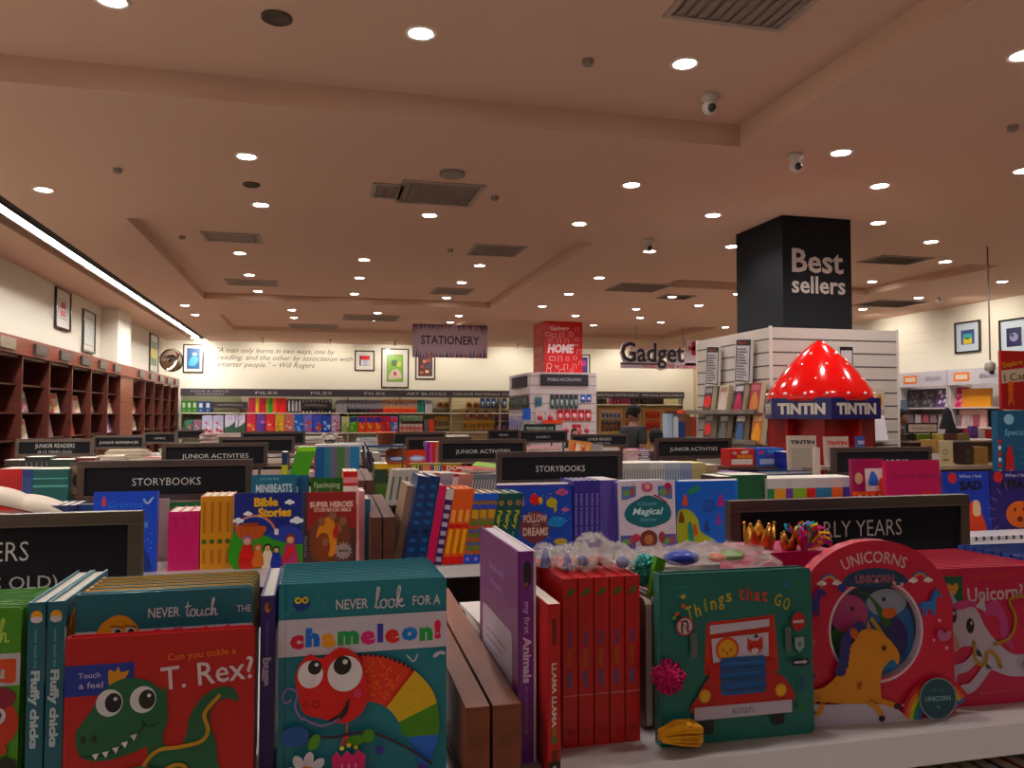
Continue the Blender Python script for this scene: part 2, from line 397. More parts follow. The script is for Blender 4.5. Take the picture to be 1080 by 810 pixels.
def roundthing(px, py, r, label, name, cat, kind=0):
    p = atZ(px, py, ZC); z = ceil_z(p.x, p.y); p = atZ(px, py, z)
    t = thing(name, label, cat, (p.x, p.y, z), group=name.replace('_', ' ')+'s on the ceiling')
    m = MB()
    if kind == 0: m.lathe([(r, 0), (r, -.01), (r*.85, -.016), (r*.8, -.012), (.001, -.012)], (0, 0, 0), 24, '#57493f', 'paint', cap=False); m.build('grille', t)
    if kind == 1:
        m.lathe([(r, 0), (r, -.02), (r*.8, -.03), (.001, -.03)], (0, 0, 0), 20, '#8f8278', 'paint', cap=False); m.build('base', t)
    if kind == 2:
        m.lathe([(.05, 0), (.05, -.025), (.03, -.035), (.03, -.05)], (0, 0, 0), 16, '#c9c2b8', 'plastic'); m.build('mount', t)
        m = MB(); m.ball((0, 0, -.075), .042, '#d0c9c0', 'plastic'); m.build('housing', t)
        m = MB(); m.ball((.0, -.028, -.085), .026, '#15151a', 'gloss'); m.build('lens', t)
roundthing(292, 18, .07, 'dark round ceiling speaker nearest the top left', 'ceiling_speaker', 'speaker')
roundthing(265, 194, .06, 'small dark round ceiling speaker above the left aisle', 'ceiling_speaker', 'speaker')
roundthing(477, 182, .09, 'pale round ceiling disc behind the large louvred vent', 'ceiling_speaker', 'speaker', 1)
for q, (a, b, l) in enumerate(((124, 178, 'tiny ceiling sprinkler left of the left downlights'), (192, 249, 'tiny ceiling sprinkler near the long white linear light'), (620, 63, 'tiny ceiling sprinkler left of the nearest right downlight'), (522, 207, 'tiny ceiling sprinkler right of the large louvred vent'), (1068, 133, 'tiny ceiling sprinkler at the right edge of the ceiling'), (475, 263, 'tiny ceiling sprinkler left of the centre slatted vent'))):
    roundthing(a, b, .03, l, 'sprinkler', 'sprinkler', 1)
roundthing(748, 100, .05, 'small white dome camera nearest to the camera on ceiling', 'dome_camera', 'security camera', 2)
roundthing(839, 163, .05, 'small dome camera in front of the black column', 'dome_camera', 'security camera', 2)
roundthing(684, 253, .05, 'small dome camera left of the black column', 'dome_camera', 'security camera', 2)
# ---------------- book builders ----------------
def book_parts(w, h, t, cov, spine=None, back=None, page='#ded4bd', hard=True, r=0, front_art=None, spine_art=None, back_art=None, ct=.002, finish='print', seams=0):
    """origin: bottom middle of the front cover; front faces -Y, thickness runs +Y, spine at -X. returns (cover MB, page MB)"""
    c = MB(); spine = spine or cov; back = back or cov; ov = .0025 if hard else .0
    out = rrect(-w/2, 0, w/2, h, r, which=(0, 1, 1, 0))
    ct = ct if hard else .0006
    c.prism(out, (0, 0, 0), (1, 0, 0), (0, 0, 1), ct, cov, finish)
    c.prism(out, (0, t-ct, 0), (1, 0, 0), (0, 0, 1), ct, back, finish)
    c.box(-w/2, ct, 0, -w/2+ct, t-ct, h, spine, finish)
    if front_art: front_art(Art(c, (-w/2, 0, 0), (1, 0, 0), (0, 0, 1)), w, h)
    if spine_art: spine_art(Art(c, (-w/2, t, 0), (0, -1, 0), (0, 0, 1)), t, h)
    if back_art: back_art(Art(c, (w/2, t, 0), (-1, 0, 0), (0, 0, 1)), w, h)
    p = MB(); o2 = rrect(-w/2+ct, ov, w/2-ov, h-ov, max(0, r-ov), which=(0, 1, 1, 0))
    if seams:
        for i in range(seams):
            a = ct+(t-2*ct)*i/seams; p.prism(o2, (0, a+.0003, 0), (1, 0, 0), (0, 0, 1), (t-2*ct)/seams-.0006, page, 'matte')
    else: p.prism(o2, (0, ct, 0), (1, 0, 0), (0, 0, 1), t-2*ct, page, 'pages')
    return c, p
def make_book(name, label, cat, loc, rz, parts, lean=0, group=None, tilt=0):
    c, p = parts
    t = thing(name, label, cat, loc, (lean, tilt, rz), group); c.build('cover', t); p.build('page_block', t); return t
def vtext(A, t, u, v, h, col, L=None, bold=0, shear=0):      # text running down a spine, top at v
    A.text(t, u, v, h, col, w=L, align='l', rot=-math.pi/2, bold=bold, shear=shear)

# ---------------- furniture of the rows ----------------
WOODC = '#4a2b1e'
def gondola(label, x0, x1, y0, y1, zt, lower=True, col='#a39b9a'):
    if y0 > 4: col = '#5a463c'
    t = thing('display_table', label, 'display shelf', ((x0+x1)/2, (y0+y1)/2, 0), group='low book display shelves')
    W_, D = (x1-x0)/2, (y1-y0)/2
    m = MB(); m.box(-W_, -D, zt-.028, W_, D, zt, col, 'plastic'); m.prism([(-.03, 0), (0, 0), (0, .03), (-.004, .03)], (-W_, -D, zt-.028), (0, 1, 0), (0, 0, 1), -2*W_, col, 'plastic'); m.build('top_shelf', t)
    m = MB(); m.box(-W_, -D+.2, .1, W_, D, zt-.028, '#3a2a24', 'wood'); m.build('carcass', t)
    m = MB(); m.box(-W_, -D+.25, 0, W_, D-.05, .1, '#1c1614', 'wood'); m.build('plinth', t)
    for z in (zt-.36, zt-.70):
        m = MB(); m.box(-W_+.02, -D+.02, z-.02, W_-.02, -D+.2, z, col, 'plastic'); m.build('lower_shelf', t)
    n = max(1, round(2*W_/.9))
    for i in range(n+1):
        x = -W_+2*W_*i/n; m = MB(); m.box(x-.012, -D+.03, .1, x+.012, -D+.2, zt-.028, WOODC, 'wood'); m.build('divider_panel', t)
    return t
def stand_sign(label, x, y, lines, w=.6, h=.15, z=1.185, cap=.034, base=1.06, tx=0, group='black category signs standing on the shelves'):
    t = thing('category_sign', label, 'sign', (x, y, base), group=group); z -= base
    m = MB(); b = .024
    out = [(-w/2, 0), (w/2, 0), (w/2, h), (-w/2, h)]
    for (x0, z0, x1, z1) in ((-w/2, 0, w/2, b), (-w/2, h-b, w/2, h), (-w/2, b, -w/2+b, h-b), (w/2-b, b, w/2, h-b)):
        m.box(x0, -.012, z+z0, x1, .012, z+z1, '#6a5c55', 'metal')
        m.box(x0+(b*.62 if x0 > 0 and x1-x0 < .1 else 0)*0, -.014, z+z0, x1, -.012, z+z0+.002, '#7d7068', 'metal')
    m.build('frame', t)
    m = MB(); m.box(-w/2+b, -.006, z+b, w/2-b, .006, z+h-b, '#131218', 'paint')
    A = Art(m, (0, -.006, z), (1, 0, 0), (0, 0, 1), 'paint', .0004)
    if len(lines) == 1: A.text(lines[0], tx, h/2-cap/2, cap*.85, '#d0cdc8', w=len(lines[0])*cap*.69, bold=-.008)
    else:
        A.text(lines[0], tx, h*.50, cap*1.1, '#d0cdc8', w=len(lines[0])*cap*.66, bold=-.008); A.text(lines[1], tx, h*.20, cap*.72, '#a8a5a2', w=len(lines[1])*cap*.5)
    m.build('panel', t)
    for sx in (-1, 1):
        m = MB(); m.box(sx*w*.42-.008, -.006, 0, sx*w*.42+.008, .006, z, '#6a5c55', 'metal'); m.build('post', t)
    return t
Z1, Z2, Z3 = 1.06, 1.03, 1.04
gondola('white-topped display shelf nearest the camera, holding the touch-and-feel books', -2.2, 2.7, .95, 1.75, Z1)
gondola('white-topped display shelf in the second row, holding the storybooks', -2.7, 4.2, 2.47, 3.62, Z2)
gondola('display shelf in the third row, holding the junior activity books', -2.7, 2.93, 4.2, 5.35, Z3)
gondola('display shelf in the fourth row, holding junior readers and activity boxes', -2.5, 3.1, 6.1, 7.1, Z3)
gondola('display shelf in the fifth row behind the junior readers signs', -2.4, 3.3, 7.95, 8.95, Z3)
gondola('display shelf in the sixth row behind the classics sign', -2.0, 4.2, 9.8, 10.7, Z3)
gondola('farthest low display shelf, in front of the stationery bays', -1.7, 3.2, 11.8, 12.6, Z3)
stand_sign('nearest left black sign reading READERS, cut by the left edge', -.615, 1.64, ('READERS', '(5-7 YEARS OLD)'), h=.17, z=1.15, tx=.03)
stand_sign('black framed sign reading EARLY YEARS on the nearest shelf', 1.145, 1.53, ('EARLY YEARS', '(0-3 YEARS OLD)'), h=.17, z=1.15)
stand_sign('left black framed sign reading STORYBOOKS above the blue Tales book', -.53, 3.17, ('STORYBOOKS',), base=Z2)
stand_sign('right black framed sign reading STORYBOOKS above the Follow your Dreams book', 1.09, 3.5, ('STORYBOOKS',), base=Z2)
stand_sign('black sign reading PICTURE BOOKS in front of the red domed stand', 2.86, 3.57, ('PICTURE BOOKS',), base=Z2)
stand_sign('left black sign reading JUNIOR ACTIVITIES behind the left storybooks sign', -.58, 5.08, ('JUNIOR ACTIVITIES',), base=Z3, cap=.032)
stand_sign('middle black sign reading JUNIOR ACTIVITIES above the leaning paperbacks', 1.1, 5.28, ('JUNIOR ACTIVITIES',), base=Z3, cap=.032)
stand_sign('right black sign reading JUNIOR ACTIVITIES left of the red quiz box', 2.66, 5.3, ('JUNIOR ACTIVITIES',), base=Z3, cap=.032)
def sign_at(label, pa, pb, py, Y, lines, **k):
    a, b = atY(pa, py, Y), atY(pb, py, Y); return stand_sign(label, (a.x+b.x)/2, Y, lines, w=b.x-a.x, h=.14, z=a.z-.14, base=Z3, **k)
sign_at('black sign reading JUNIOR READERS on the left, against the dark bookcase', 17, 99, 463, 6.9, ('JUNIOR READERS', '(8-12 YEARS OLD)'), cap=.03)
sign_at('black sign reading JUNIOR REFERENCES left of the COMICS sign', 98, 153, 459, 8.6, ('JUNIOR REFERENCES',), cap=.03)
sign_at('small black sign reading COMICS near the far end of the dark bookcase', 151, 186, 456, 10.5, ('COMICS',), cap=.03)
sign_at('small unlit black sign right of the COMICS sign', 186, 216, 453, 12.2, (' ',), cap=.03)
sign_at('dark sign partly hidden behind the left JUNIOR ACTIVITIES sign', 231, 311, 461, 6.9, (' ',), cap=.03)
sign_at('dark sign farthest back behind the left JUNIOR ACTIVITIES sign', 254, 322, 455, 8.6, (' ',), cap=.03)
sign_at('black sign reading JUNIOR READERS behind the middle JUNIOR ACTIVITIES sign', 428, 497, 461, 6.9, ('JUNIOR READERS', '(8-12 YEARS OLD)'), cap=.03)
sign_at('plain dark sign left of the middle JUNIOR READERS sign', 408, 470, 456, 8.4, (' ',), cap=.03)
sign_at('small black sign reading SERIES below the orange craft packs', 514, 548, 453, 10.5, ('SERIES',), cap=.03)
sign_at('small black sign reading CLASSICS in front of the white slat column', 547, 598, 454, 8.6, ('CLASSICS',), cap=.03)
sign_at('black sign reading JUNIOR READERS half behind the open magazine', 602, 662, 458, 8.4, ('JUNIOR READERS', '(8-12 YEARS OLD)'), cap=.03)
# wooden dividers and end boards
def plank(label, x0, x1, y0, y1, z0, z1, slope=0, col='#7c4022', grp=None, name='wooden_divider'):
    m = MB(); m.prism([(0, 0), (y1-y0, 0), (y1-y0, z1-z0+slope), (0, z1-z0)], ((x1-x0)/2, 0, 0), (0, 1, 0), (0, 0, 1), x1-x0, col, 'woody')
    t = thing(name, label, 'divider', ((x0+x1)/2, y0, z0), group=grp); m.build('board', t)
    m = MB(); m.box(-(x1-x0)/2-.006, .02, 0, (x1-x0)/2+.006, (y1-y0)-.02, .006, '#3c2418', 'wood'); m.build('foot', t); return t
plank('thick brown wooden divider right of the chameleon books, left of the pair', .178, .207, .952, 1.5, Z1, 1.15, .025)
plank('thick brown wooden divider touching the purple Animals book', .211, .246, .952, 1.5, Z1, 1.15, .025)

# ---------------- front row books ----------------
TEAL, WHT = '#0d6a78', '#d9d3e0'
def script_word(A, strokes, u, v, k, w, col):
    for st in strokes: A.stroke([(u+x*k, v+y*k) for x, y in st], w, col); A.k -= 1
    A.k += 1
W_look = [[(0,.1),(.25,.9),(.45,1.9),(.3,2.1),(.2,1.6),(.15,.3),(.35,0),(.6,.3)], [(.95,.85),(.65,.7),(.6,.25),(.85,0),(1.15,.25),(1.1,.7),(.95,.85),(1.3,.7)], [(1.75,.85),(1.45,.7),(1.4,.25),(1.65,0),(1.95,.25),(1.9,.7),(1.75,.85),(2.1,.7)], [(2.15,.1),(2.4,.9),(2.6,1.9),(2.45,2.1),(2.3,1.5),(2.25,0)], [(2.25,.4),(2.7,.85),(2.75,.6),(2.4,.45),(2.7,.05),(3.0,.2)]]
W_touch = [[(.3,1.7),(.2,.6),(.3,.05),(.6,.3)], [(0,1.15),(.6,1.25)], [(.95,.85),(.65,.7),(.6,.25),(.85,0),(1.15,.25),(1.1,.7),(.95,.85)], [(1.35,.8),(1.35,.15),(1.6,.05),(1.85,.4),(1.9,.8),(1.9,.1),(2.1,.1)], [(2.75,.7),(2.5,.85),(2.25,.45),(2.4,.05),(2.8,.2)], [(2.9,.1),(3.1,1.2),(3.25,1.9),(3.1,2.0),(3.0,1.2),(2.95,0),(3.2,.75),(3.4,.7),(3.4,.1),(3.65,.1)]]
RB = ['#c93a3a', '#2b6fc9', '#e8b92e', '#2f9a58', '#d8417a', '#7a4aa8', '#e07a2a', '#2a8fc9']
def letters(A, s, u, v, h, cols, w, bold=.03):
    n = len(s); x = u
    ws = [glyphs(ch, bold)[3]-glyphs(ch, bold)[2] if ch != ' ' else .3 for ch in s]; tot = sum(ws)+.06*(n-1)
    for i, ch in enumerate(s):
        k = ws[i]/tot*w
        if ch != ' ': A.text(ch, x+k/2, v+(h*.04 if i % 2 else -h*.03), h, cols[i % len(cols)], w=k, bold=bold); A.k -= 1
        x += k+.06/tot*w
    A.k += 1
def chameleon_art(A, w, h):
    A.stroke([(.008, 0), (.008, h)], .0012, '#0a5563', sm=False)
    A.ell(.026, h-.024, .010, .009, '#123c86'); A.ell(.022, h-.02, .004, .004, '#d9c73a'); A.ell(.030, h-.02, .004, .004, '#d9c73a'); A.ell(.022, h-.02, .0016, .0016, '#111'+'111'); A.ell(.030, h-.02, .0016, .0016, '#111111')
    for p in ([(.014, h-.032), (.008, h-.036)], [(.034, h-.016), (.037, h-.01)], [(.018, h-.03), (.012, h-.028)]): A.stroke(p, .002, '#3f86a8')
    A.stroke([(.045, h-.012), (.052, h-.03), (.044, h-.034), (.042, h-.026), (.056, h-.022)], .0006, '#4796a5')
    A.text('NEVER', .066, h-.033, .012, WHT, w=.038, align='l', bold=.012)
    script_word(A, W_look, .112, h-.034, .0119, .0016, WHT)
    A.text('FOR A', w-.008, h-.033, .012, WHT, w=.034, align='r', bold=.012)
    A.rect(0, h-.085, w, h-.042, '#cbc6d8')
    A.stroke([(.008, h-.085), (.008, h-.042)], .0008, '#b0aabf', sm=False)
    letters(A, 'chameleon!', .013, h-.074, .020, ['#c8304a', '#2b6fd8', '#e8a32e', '#3aa05a', '#d0307a', '#3a3aa8', '#d8403a', '#2b7fd8', '#3aa05a', '#d8305a'], .18, .07)
    # body: striped crescent
    cx, cy, ro, ri = .095, h-.19, .102, .047
    def arc(a0, a1, col, r0=ri, r1=ro): A.ring(cx, cy, r0, r1, col, a0, a1, 10)
    def seg(a0, a1, col, k0=1.0, k1=1.0):
        n = 10; o = []; i_ = []
        for j in range(n+1):
            a = a0+(a1-a0)*j/n; t = (90-a)/120; rin = ri+t*.005; rout = ro-max(0, t-.5)*.03
            rin += max(0, t-.7)*.1
            o.append((cx+rout*math.cos(math.radians(a)), cy+rout*math.sin(math.radians(a)))); i_.append((cx+rin*math.cos(math.radians(a)), cy+rin*math.sin(math.radians(a))))
        A.poly(o+i_[::-1], col)
    seg(92, 50, '#c22a26'); seg(88, 53, '#d8481f'); seg(50, 22, '#d8b82a'); seg(22, 0, '#4f8a2a'); seg(0, -24, '#2268c9'); seg(-24, -48, '#5a2f96')
    for i in range(60):
        a = math.radians(random.uniform(56, 86)); r = random.uniform(ri+.006, ro-.006); A.ell(cx+r*math.cos(a), cy+r*math.sin(a), .0016, .0014, '#e8702e', n=6); A.k -= 1
    A.k += 1
    for a, r, c_ in ((42, .085, '#b09a20'), (32, .07, '#b09a20'), (28, .088, '#b09a20'), (14, .075, '#3b6e1c'), (8, .09, '#3b6e1c'), (46, .062, '#b09a20')):
        A.ring(cx+r*math.cos(math.radians(a)), cy+r*math.sin(math.radians(a)), .0024, .0031, c_, 180, 360, 10)
    for i in range(12):
        a = math.radians(90-i*3.4); A.ell(cx+ro*math.cos(a), cy+ro*math.sin(a), .0018, .0022, '#20182a', n=6)
    # head
    A.blob([(.02, h-.105), (.034, h-.083), (.05, h-.088), (.07, h-.077), (.09, h-.086), (.102, h-.112), (.104, h-.14), (.094, h-.158), (.075, h-.166), (.05, h-.158), (.03, h-.15), (.024, h-.132)], '#cf2b25')
    A.ell(.037, h-.106, .0145, .016, '#e8e6ee'); A.ell(.077, h-.108, .0205, .021, '#e8e6ee')
    A.ell(.042, h-.098, .008, .0085, '#151318'); A.ell(.074, h-.098, .0105, .011, '#151318'); A.ell(.044, h-.095, .0022, .0022, '#e8e6ee'); A.ell(.077, h-.094, .003, .003, '#e8e6ee')
    A.ell(.092, h-.132, .005, .005, '#d8487a')
    A.ring(.031, h-.141, .0022, .0036, '#8d1512'); A.ring(.044, h-.141, .0028, .0044, '#8d1512')
    A.blob([(.058, h-.161), (.072, h-.153), (.082, h-.137), (.079, h-.155), (.067, h-.163)], '#18121a')
    A.stroke([(.028, h-.158), (.02, h-.142), (.022, h-.126), (.012, h-.12), (.006, h-.128), (.009, h-.137), (.015, h-.133)], .0022, '#8f6fb0'); A.stroke([(.028, h-.155), (.05, h-.166), (.07, h-.16)], .0022, '#8f6fb0')
    A.stroke([(.08, h-.166), (.079, h-.182)], .002, '#d8603a')
    for dx in (-.006, 0, .006): A.stroke([(.079, h-.176), (.079+dx, h-.19)], .0026, '#c9422a')
    A.stroke([(.02, h-.172), (.06, h-.18), (.105, h-.178), (.15, h-.2), (.18, h-.222)], .0035, '#2b2440'); A.ell(.042, h-.184, .006, .01, '#5a962a', rot=-.5); A.ell(.09, h-.186, .011, .006, '#4f8a2a'); A.ell(.105, h-.182, .007, .008, '#4f8a2a')
    A.ell(.02, h-.175, .016, .012, '#12549a'); A.ell(.118, h-.2, .005, .005, '#3a2f96')
    # flowers
    for i in range(9):
        a = 2*math.pi*i/9; A.ell(.033+.017*math.cos(a), h-.222+.019*math.sin(a), .0095, .0058, '#d5d0de', rot=a, n=10)
    A.ell(.033, h-.222, .0125, .0125, '#d89a28')
    for i in range(-2, 3): A.stroke([(.033+i*.0045, h-.232), (.033+i*.0045, h-.212)], .0007, '#a86e14', sm=False)
    A.poly([(.062, h-.203), (.068, h-.196), (.073, h-.203), (.08, h-.196), (.086, h-.203), (.092, h-.196), (.102, h-.204), (.099, h-.226), (.088, 0), (.075, 0), (.065, h-.226)], '#c8306a')
    for i in range(3): A.ell(.074+i*.008, h-.193+(.003 if i == 1 else 0), .0027, .0027, '#d8c22e', n=8); A.ell(.074+i*.008, h-.214, .0016, .003, '#e87ab0', n=8)
    A.stroke([(.15, h-.09), (.158, h-.098), (.163, h-.09)], .0015, WHT); A.ell(.186, h-.092, .005, .0025, '#b9b4d0', rot=.6); A.ell(.193, h-.09, .004, .002, '#b9b4d0', rot=-.4)
x0 = -.040
for k in range(8):
    parts = book_parts(.2, .24, .0145, '#12798a', page='#cfc9b8', front_art=chameleon_art if k == 0 else None, r=.006)
    if k < 2: m0 = (parts[0].mesh('cover'), parts[1].mesh('page_block'))
    t = thing('touch_and_feel_book', 'teal book NEVER look FOR A chameleon! facing front' if k == 0 else f'teal chameleon book, {ORD[k]} copy behind the front cover', 'book', (x0+.1, .985+k*.0165, Z1), (-.02-.012*k, 0, 0), 'chameleon books in a stack')
    for nm, me in zip(('cover', 'page_block'), m0): o = bpy.data.objects.new(nm, me); COL.objects.link(o); o.parent = t
# T. rex book
def trex_art(A, w, h):
    A.stroke([(.006, 0), (.006, h)], .001, '#8e0a14', sm=False)
    A.rect(0, h-.062, .069, h-.029, '#15308c'); A.text('Touch', .024, h-.043, .006, '#b8b4cc', w=.022, bold=.01); A.text('a feel', .026, h-.054, .0068, '#b8b4cc', w=.024, bold=.01)
    A.blob([(.044, h-.036), (.05, h-.038), (.053, h-.033), (.056, h-.039), (.064, h-.038), (.06, h-.047), (.064, h-.052), (.054, h-.056), (.046, h-.055), (.043, h-.046)], '#c98f28')
    A.text('Can you tickle a', w*.53, h-.03, .0075, '#d87a3a', w=.072, align='l', bold=.012, rot=.04)
    A.text('T. Rex?', w*.50, h-.062, .026, '#d3c8d0', w=.098, align='l', bold=.008, rot=.07)
    G_, D_ = '#0d5a3c', '#093d2a'
    A.blob([(.155, 0), (.15, .03), (.143, .055), (.133, .065), (.12, .07), (.125, .09), (.127, .105), (.14, .125), (.158, .135), (.173, .132), (.178, .118), (.165, .122), (.152, .115), (.148, .1), (.155, .075), (.158, .05), (.17, .03), (.18, 0)], G_)
    A.blob([(.10, .14), (.104, .11), (.1, .08), (.12, .07), (.142, .062), (.155, .04), (.16, -.02+.02), (.07, 0), (.075, .03), (.085, .05), (.085, .09)], G_)
    A.blob([(.012, .095), (.02, .11), (.03, .125), (.04, .142), (.06, .152), (.085, .147), (.1, .13), (.104, .105), (.095, .085), (.07, .072), (.04, .066), (.018, .072)], G_)
    for u, v in ((.045, .127), (.079, .128)): A.ell(u, v, .0135, .0145, '#d0d2da'); A.ell(u+.004, v, .0085, .0105, '#120f14'); A.ell(u+.006, v+.004, .002, .002, '#d0d2da')
    A.ell(.02, .09, .0028, .004, '#06281c'); A.ell(.031, .0905, .0028, .004, '#06281c')
    A.stroke([(.018, .073), (.04, .072), (.06, .08), (.075, .093), (.083, .103)], .0014, '#04170f'); A.stroke([(.078, .106), (.084, .099), (.096, .102)], .0012, '#04170f')
    for u, v in ((.033, .072), (.043, .0735), (.053, .077), (.062, .082), (.071, .089)): A.poly([(u-.004, v+.002), (u+.003, v+.003), (u, v-.004)], '#dcd6dc')
    gold = '#b38a2a'
    A.stroke([(.158, .126), (.143, .108), (.147, .09), (.14, .078), (.118, .074), (.095, .072), (.08, .055), (.076, .03), (.078, 0)], .0042, gold)
    A.stroke([(.098, 0), (.094, .03), (.103, .05), (.118, .055), (.128, .045), (.13, .02), (.128, 0)], .004, gold); A.stroke([(.113, .03), (.112, 0)], .004, gold)
    for q in range(3): A.stroke([(.1-.0, .05-q*.01), (.075, .055-q*.012), (.055, .05-q*.01)], .005, G_)
make_book('touch_and_feel_book', 'red book Can you tickle a T. Rex? with green dinosaur, nearest the camera', 'book', (-.1625, .958, Z1), 0, book_parts(.195, .198, .016, '#a80a26', page='#c92438', front_art=trex_art, r=.006), lean=-.02)
# never touch the ... book behind it
def chicks_art(A, w, h):
    A.text('NEVER', w*.40, h-.03, .0115, WHT, w=.034, align='l', bold=.012); script_word(A, W_touch, w*.40+.040, h-.031, .0098, .0016, WHT); A.text('THE', w-.002, h-.029, .0085, WHT, w=.016, align='r', bold=.01)
    A.rect(0, h-.08, w, h-.042, '#c6c2d0')
    A.text('fluffy chicks', w*.42, h-.055, .012, '#b0307a', w=.1, align='l', bold=.05)
    A.blob([(.022, h-.066), (.024, h-.04), (.04, h-.026), (.056, h-.028), (.068, h-.044), (.07, h-.07)], '#d8982a')
    A.poly([(.026, h-.05), (.012, h-.044), (.02, h-.056)], '#c9602a')
    for u in (.044, .058): A.ell(u, h-.044, .006, .0055, '#d8d0d0'); A.ell(u+.001, h-.044, .0032, .0034, '#101010'); A.stroke([(u-.006, h-.037), (u+.006, h-.039)], .0016, '#6b3c10')
    A.poly([(.048, h-.052), (.056, h-.052), (.052, h-.058)], '#c9602a')
def ychicks(A, w, h):
    A.blob([(.022, h-.05), (.04, h-.026), (.068, h-.044)], '#d8982a')
pc, pp = book_parts(.192, .236, .014, '#0e6476', page='#e0b84c', front_art=chicks_art, r=.008)
make_book('touch_and_feel_book', 'teal book NEVER touch THE standing behind the red T. Rex book', 'book', (-.1665, 1.0, Z1), 0, (pc, pp), lean=-.02)
m1 = [x.mesh(n) for x, n in zip(book_parts(.192, .233, .013, '#d8a53a', page='#e8c060', r=.008, back='#0e5f66'), ('cover', 'page_block'))]
for k in range(6):
    t = thing('touch_and_feel_book', f'yellow-edged teal book, {ORD[k]} copy behind the NEVER touch THE cover', 'book', (-.1665, 1.017+k*.0165, Z1), (-.03-.012*k, 0, 0), 'yellow-edged books behind the red one')
    for nm, me in zip(('cover', 'page_block'), m1): o = bpy.data.objects.new(nm, me); COL.objects.link(o); o.parent = t
# spines: fluffy chicks (two), bugs
def chick_spine(A, t, h):
    A.ell(t/2, h-.016, .006, .007, '#d8a02a'); A.ell(t/2, h-.019, .006, .0035, '#cfcad8')
    vtext(A, 'never touch the', t/2-.0018, h-.03, .0036, '#7fb0b8', L=.042); vtext(A, 'Fluffy chicks', t/2-.0038, h-.075, .0082, '#b9cdd4', L=.085, bold=.05)
def chick_front(A, w, h):
    A.rect(0, h-.09, w, h-.03, '#c6c2d0'); A.blob([(.01, h-.04), (.05, h-.01), (.09, h-.04), (.08, h-.08), (.03, h-.08)], '#d8922a')
for i, x in enumerate((-.290, -.2705)):
    make_book('touch_and_feel_book', ('left' if i == 0 else 'right')+' teal spine reading Fluffy chicks, between green cover and red book', 'book', (x, 1.09, Z1), math.pi/2, book_parts(.19, .232, .0175, '#0e5d70', page='#c9c4b8', spine_art=chick_spine, front_art=chick_front), group='fluffy chicks spines')
def bugs_spine(A, t, h):
    A.ell(t/2, h-.014, .0035, .006, '#b0741f'); A.ell(t/2+.002, h-.012, .0022, .004, '#3a2a10')
    vtext(A, 'never touch the', t/2-.0015, h-.03, .0034, '#8a7fb8', L=.04); vtext(A, 'bugs', t/2-.0045, h-.072, .0088, '#bdb7d8', L=.033, bold=.06)
make_book('touch_and_feel_book', 'purple spine reading bugs, between red dinosaur book and chameleon book', 'book', (-.0445, 1.09, Z1), math.pi/2, book_parts(.19, .226, .0165, '#2c1a6c', page='#c9c4b8', spine_art=bugs_spine))
# green book at left edge and its copies
def green_art(A, w, h):
    script_word(A, W_touch, w-.058, h-.038, .0125, .0022, '#a9c96a'); A.text('NEVER', w-.075, h-.036, .012, '#a9c96a', w=.04, align='r', bold=.01)
    A.rect(0, h-.085, w, h-.05, '#b9b6c2'); letters(A, 'a monku', w-.125, h-.079, .022, ['#2b6fc9', '#c9302a', '#2f9a58', '#7a4aa8', '#d8b22e', '#1f62a8', '#c95a20'], .12, .08)
    A.rect(w-.035, h-.081, w-.004, h-.056, '#c4531c', .002); A.text('u', w-.0195, h-.076, .013, '#b9b6c2', bold=.06)
    A.ell(w-.03, h-.125, .03, .03, '#b5401e'); A.ell(w-.02, h-.098, .017, .012, '#7a1830'); A.ell(w-.035, h-.094, .01, .011, '#7a1830')
    A.ell(w-.042, h-.118, .009, .009, '#c9c4cc'); A.ell(w-.022, h-.117, .0095, .0095, '#c9c4cc'); A.ell(w-.041, h-.117, .0045, .0045, '#101010'); A.ell(w-.021, h-.116, .0045, .0045, '#101010')
    for i in range(4): A.ell(w-.045+.01*i, h-.153, .0045, .006, '#b5401e')
    A.blob([(w-.07, .02), (w-.03, .045), (w-.005, .05), (w-.004, .03), (w-.03, .01), (w-.06, 0.001)], '#2a62c9'); A.ell(w-.012, .056, .012, .01, '#14141c'); A.ell(w-.014, .041, .005, .005, '#c9c4cc')
    A.rect(w-.09, .05, w-.03, .06, '#a01c2a')
m2 = [x.mesh(n) for x, n in zip(book_parts(.2, .228, .015, '#4c8a26', page='#6f9a3a', r=.006, front_art=green_art), ('cover', 'page_block'))]
for k in range(6):
    t = thing('touch_and_feel_book', 'green touch-and-feel book cut by the left edge, red chick on cover' if k == 0 else f'green book at the left edge, {ORD[k]} copy behind the front one', 'book', (-.414, .992+k*.017, Z1), (-.02-.012*k, 0, 0), 'green books at left edge')
    for nm, me in zip(('cover', 'page_block'), m2): o = bpy.data.objects.new(nm, me); COL.objects.link(o); o.parent = t
# purple "my first Animals" book, back cover to the left
def ani_spine(A, t, h):
    A.blob([(t*.3, h-.022), (t*.5, h-.012), (t*.75, h-.02), (t*.7, h-.04), (t*.4, h-.046)], '#1a1420'); A.ell(t*.45, h-.042, .003, .003, '#8a5a3a')
    vtext(A, 'my first', t*.5-.0032, h-.064, .0072, '#c9b8dc', L=.04, bold=.01); vtext(A, 'Animals', t*.5-.0045, h-.108, .0105, '#d8cbe8', L=.058, bold=.035)
    vtext(A, "let's match some sounds", t*.5-.002, h-.17, .004, '#a98cc0', L=.06)
def ani_back(A, w, h):
    A.text('Ducks and', w*.48, h-.05, .011, '#a980b8', w=.09); A.text('Hounds', w*.48, h-.072, .011, '#a980b8', w=.07)
    A.rect(w*.10, .0, w*.88, h-.11, '#b0a2b2', .012)
    for i in range(9): A.rect(w*.2, h-.14-i*.012, w*(.75-.1*(i % 3)), h-.1425-i*.012, '#6d5f78')
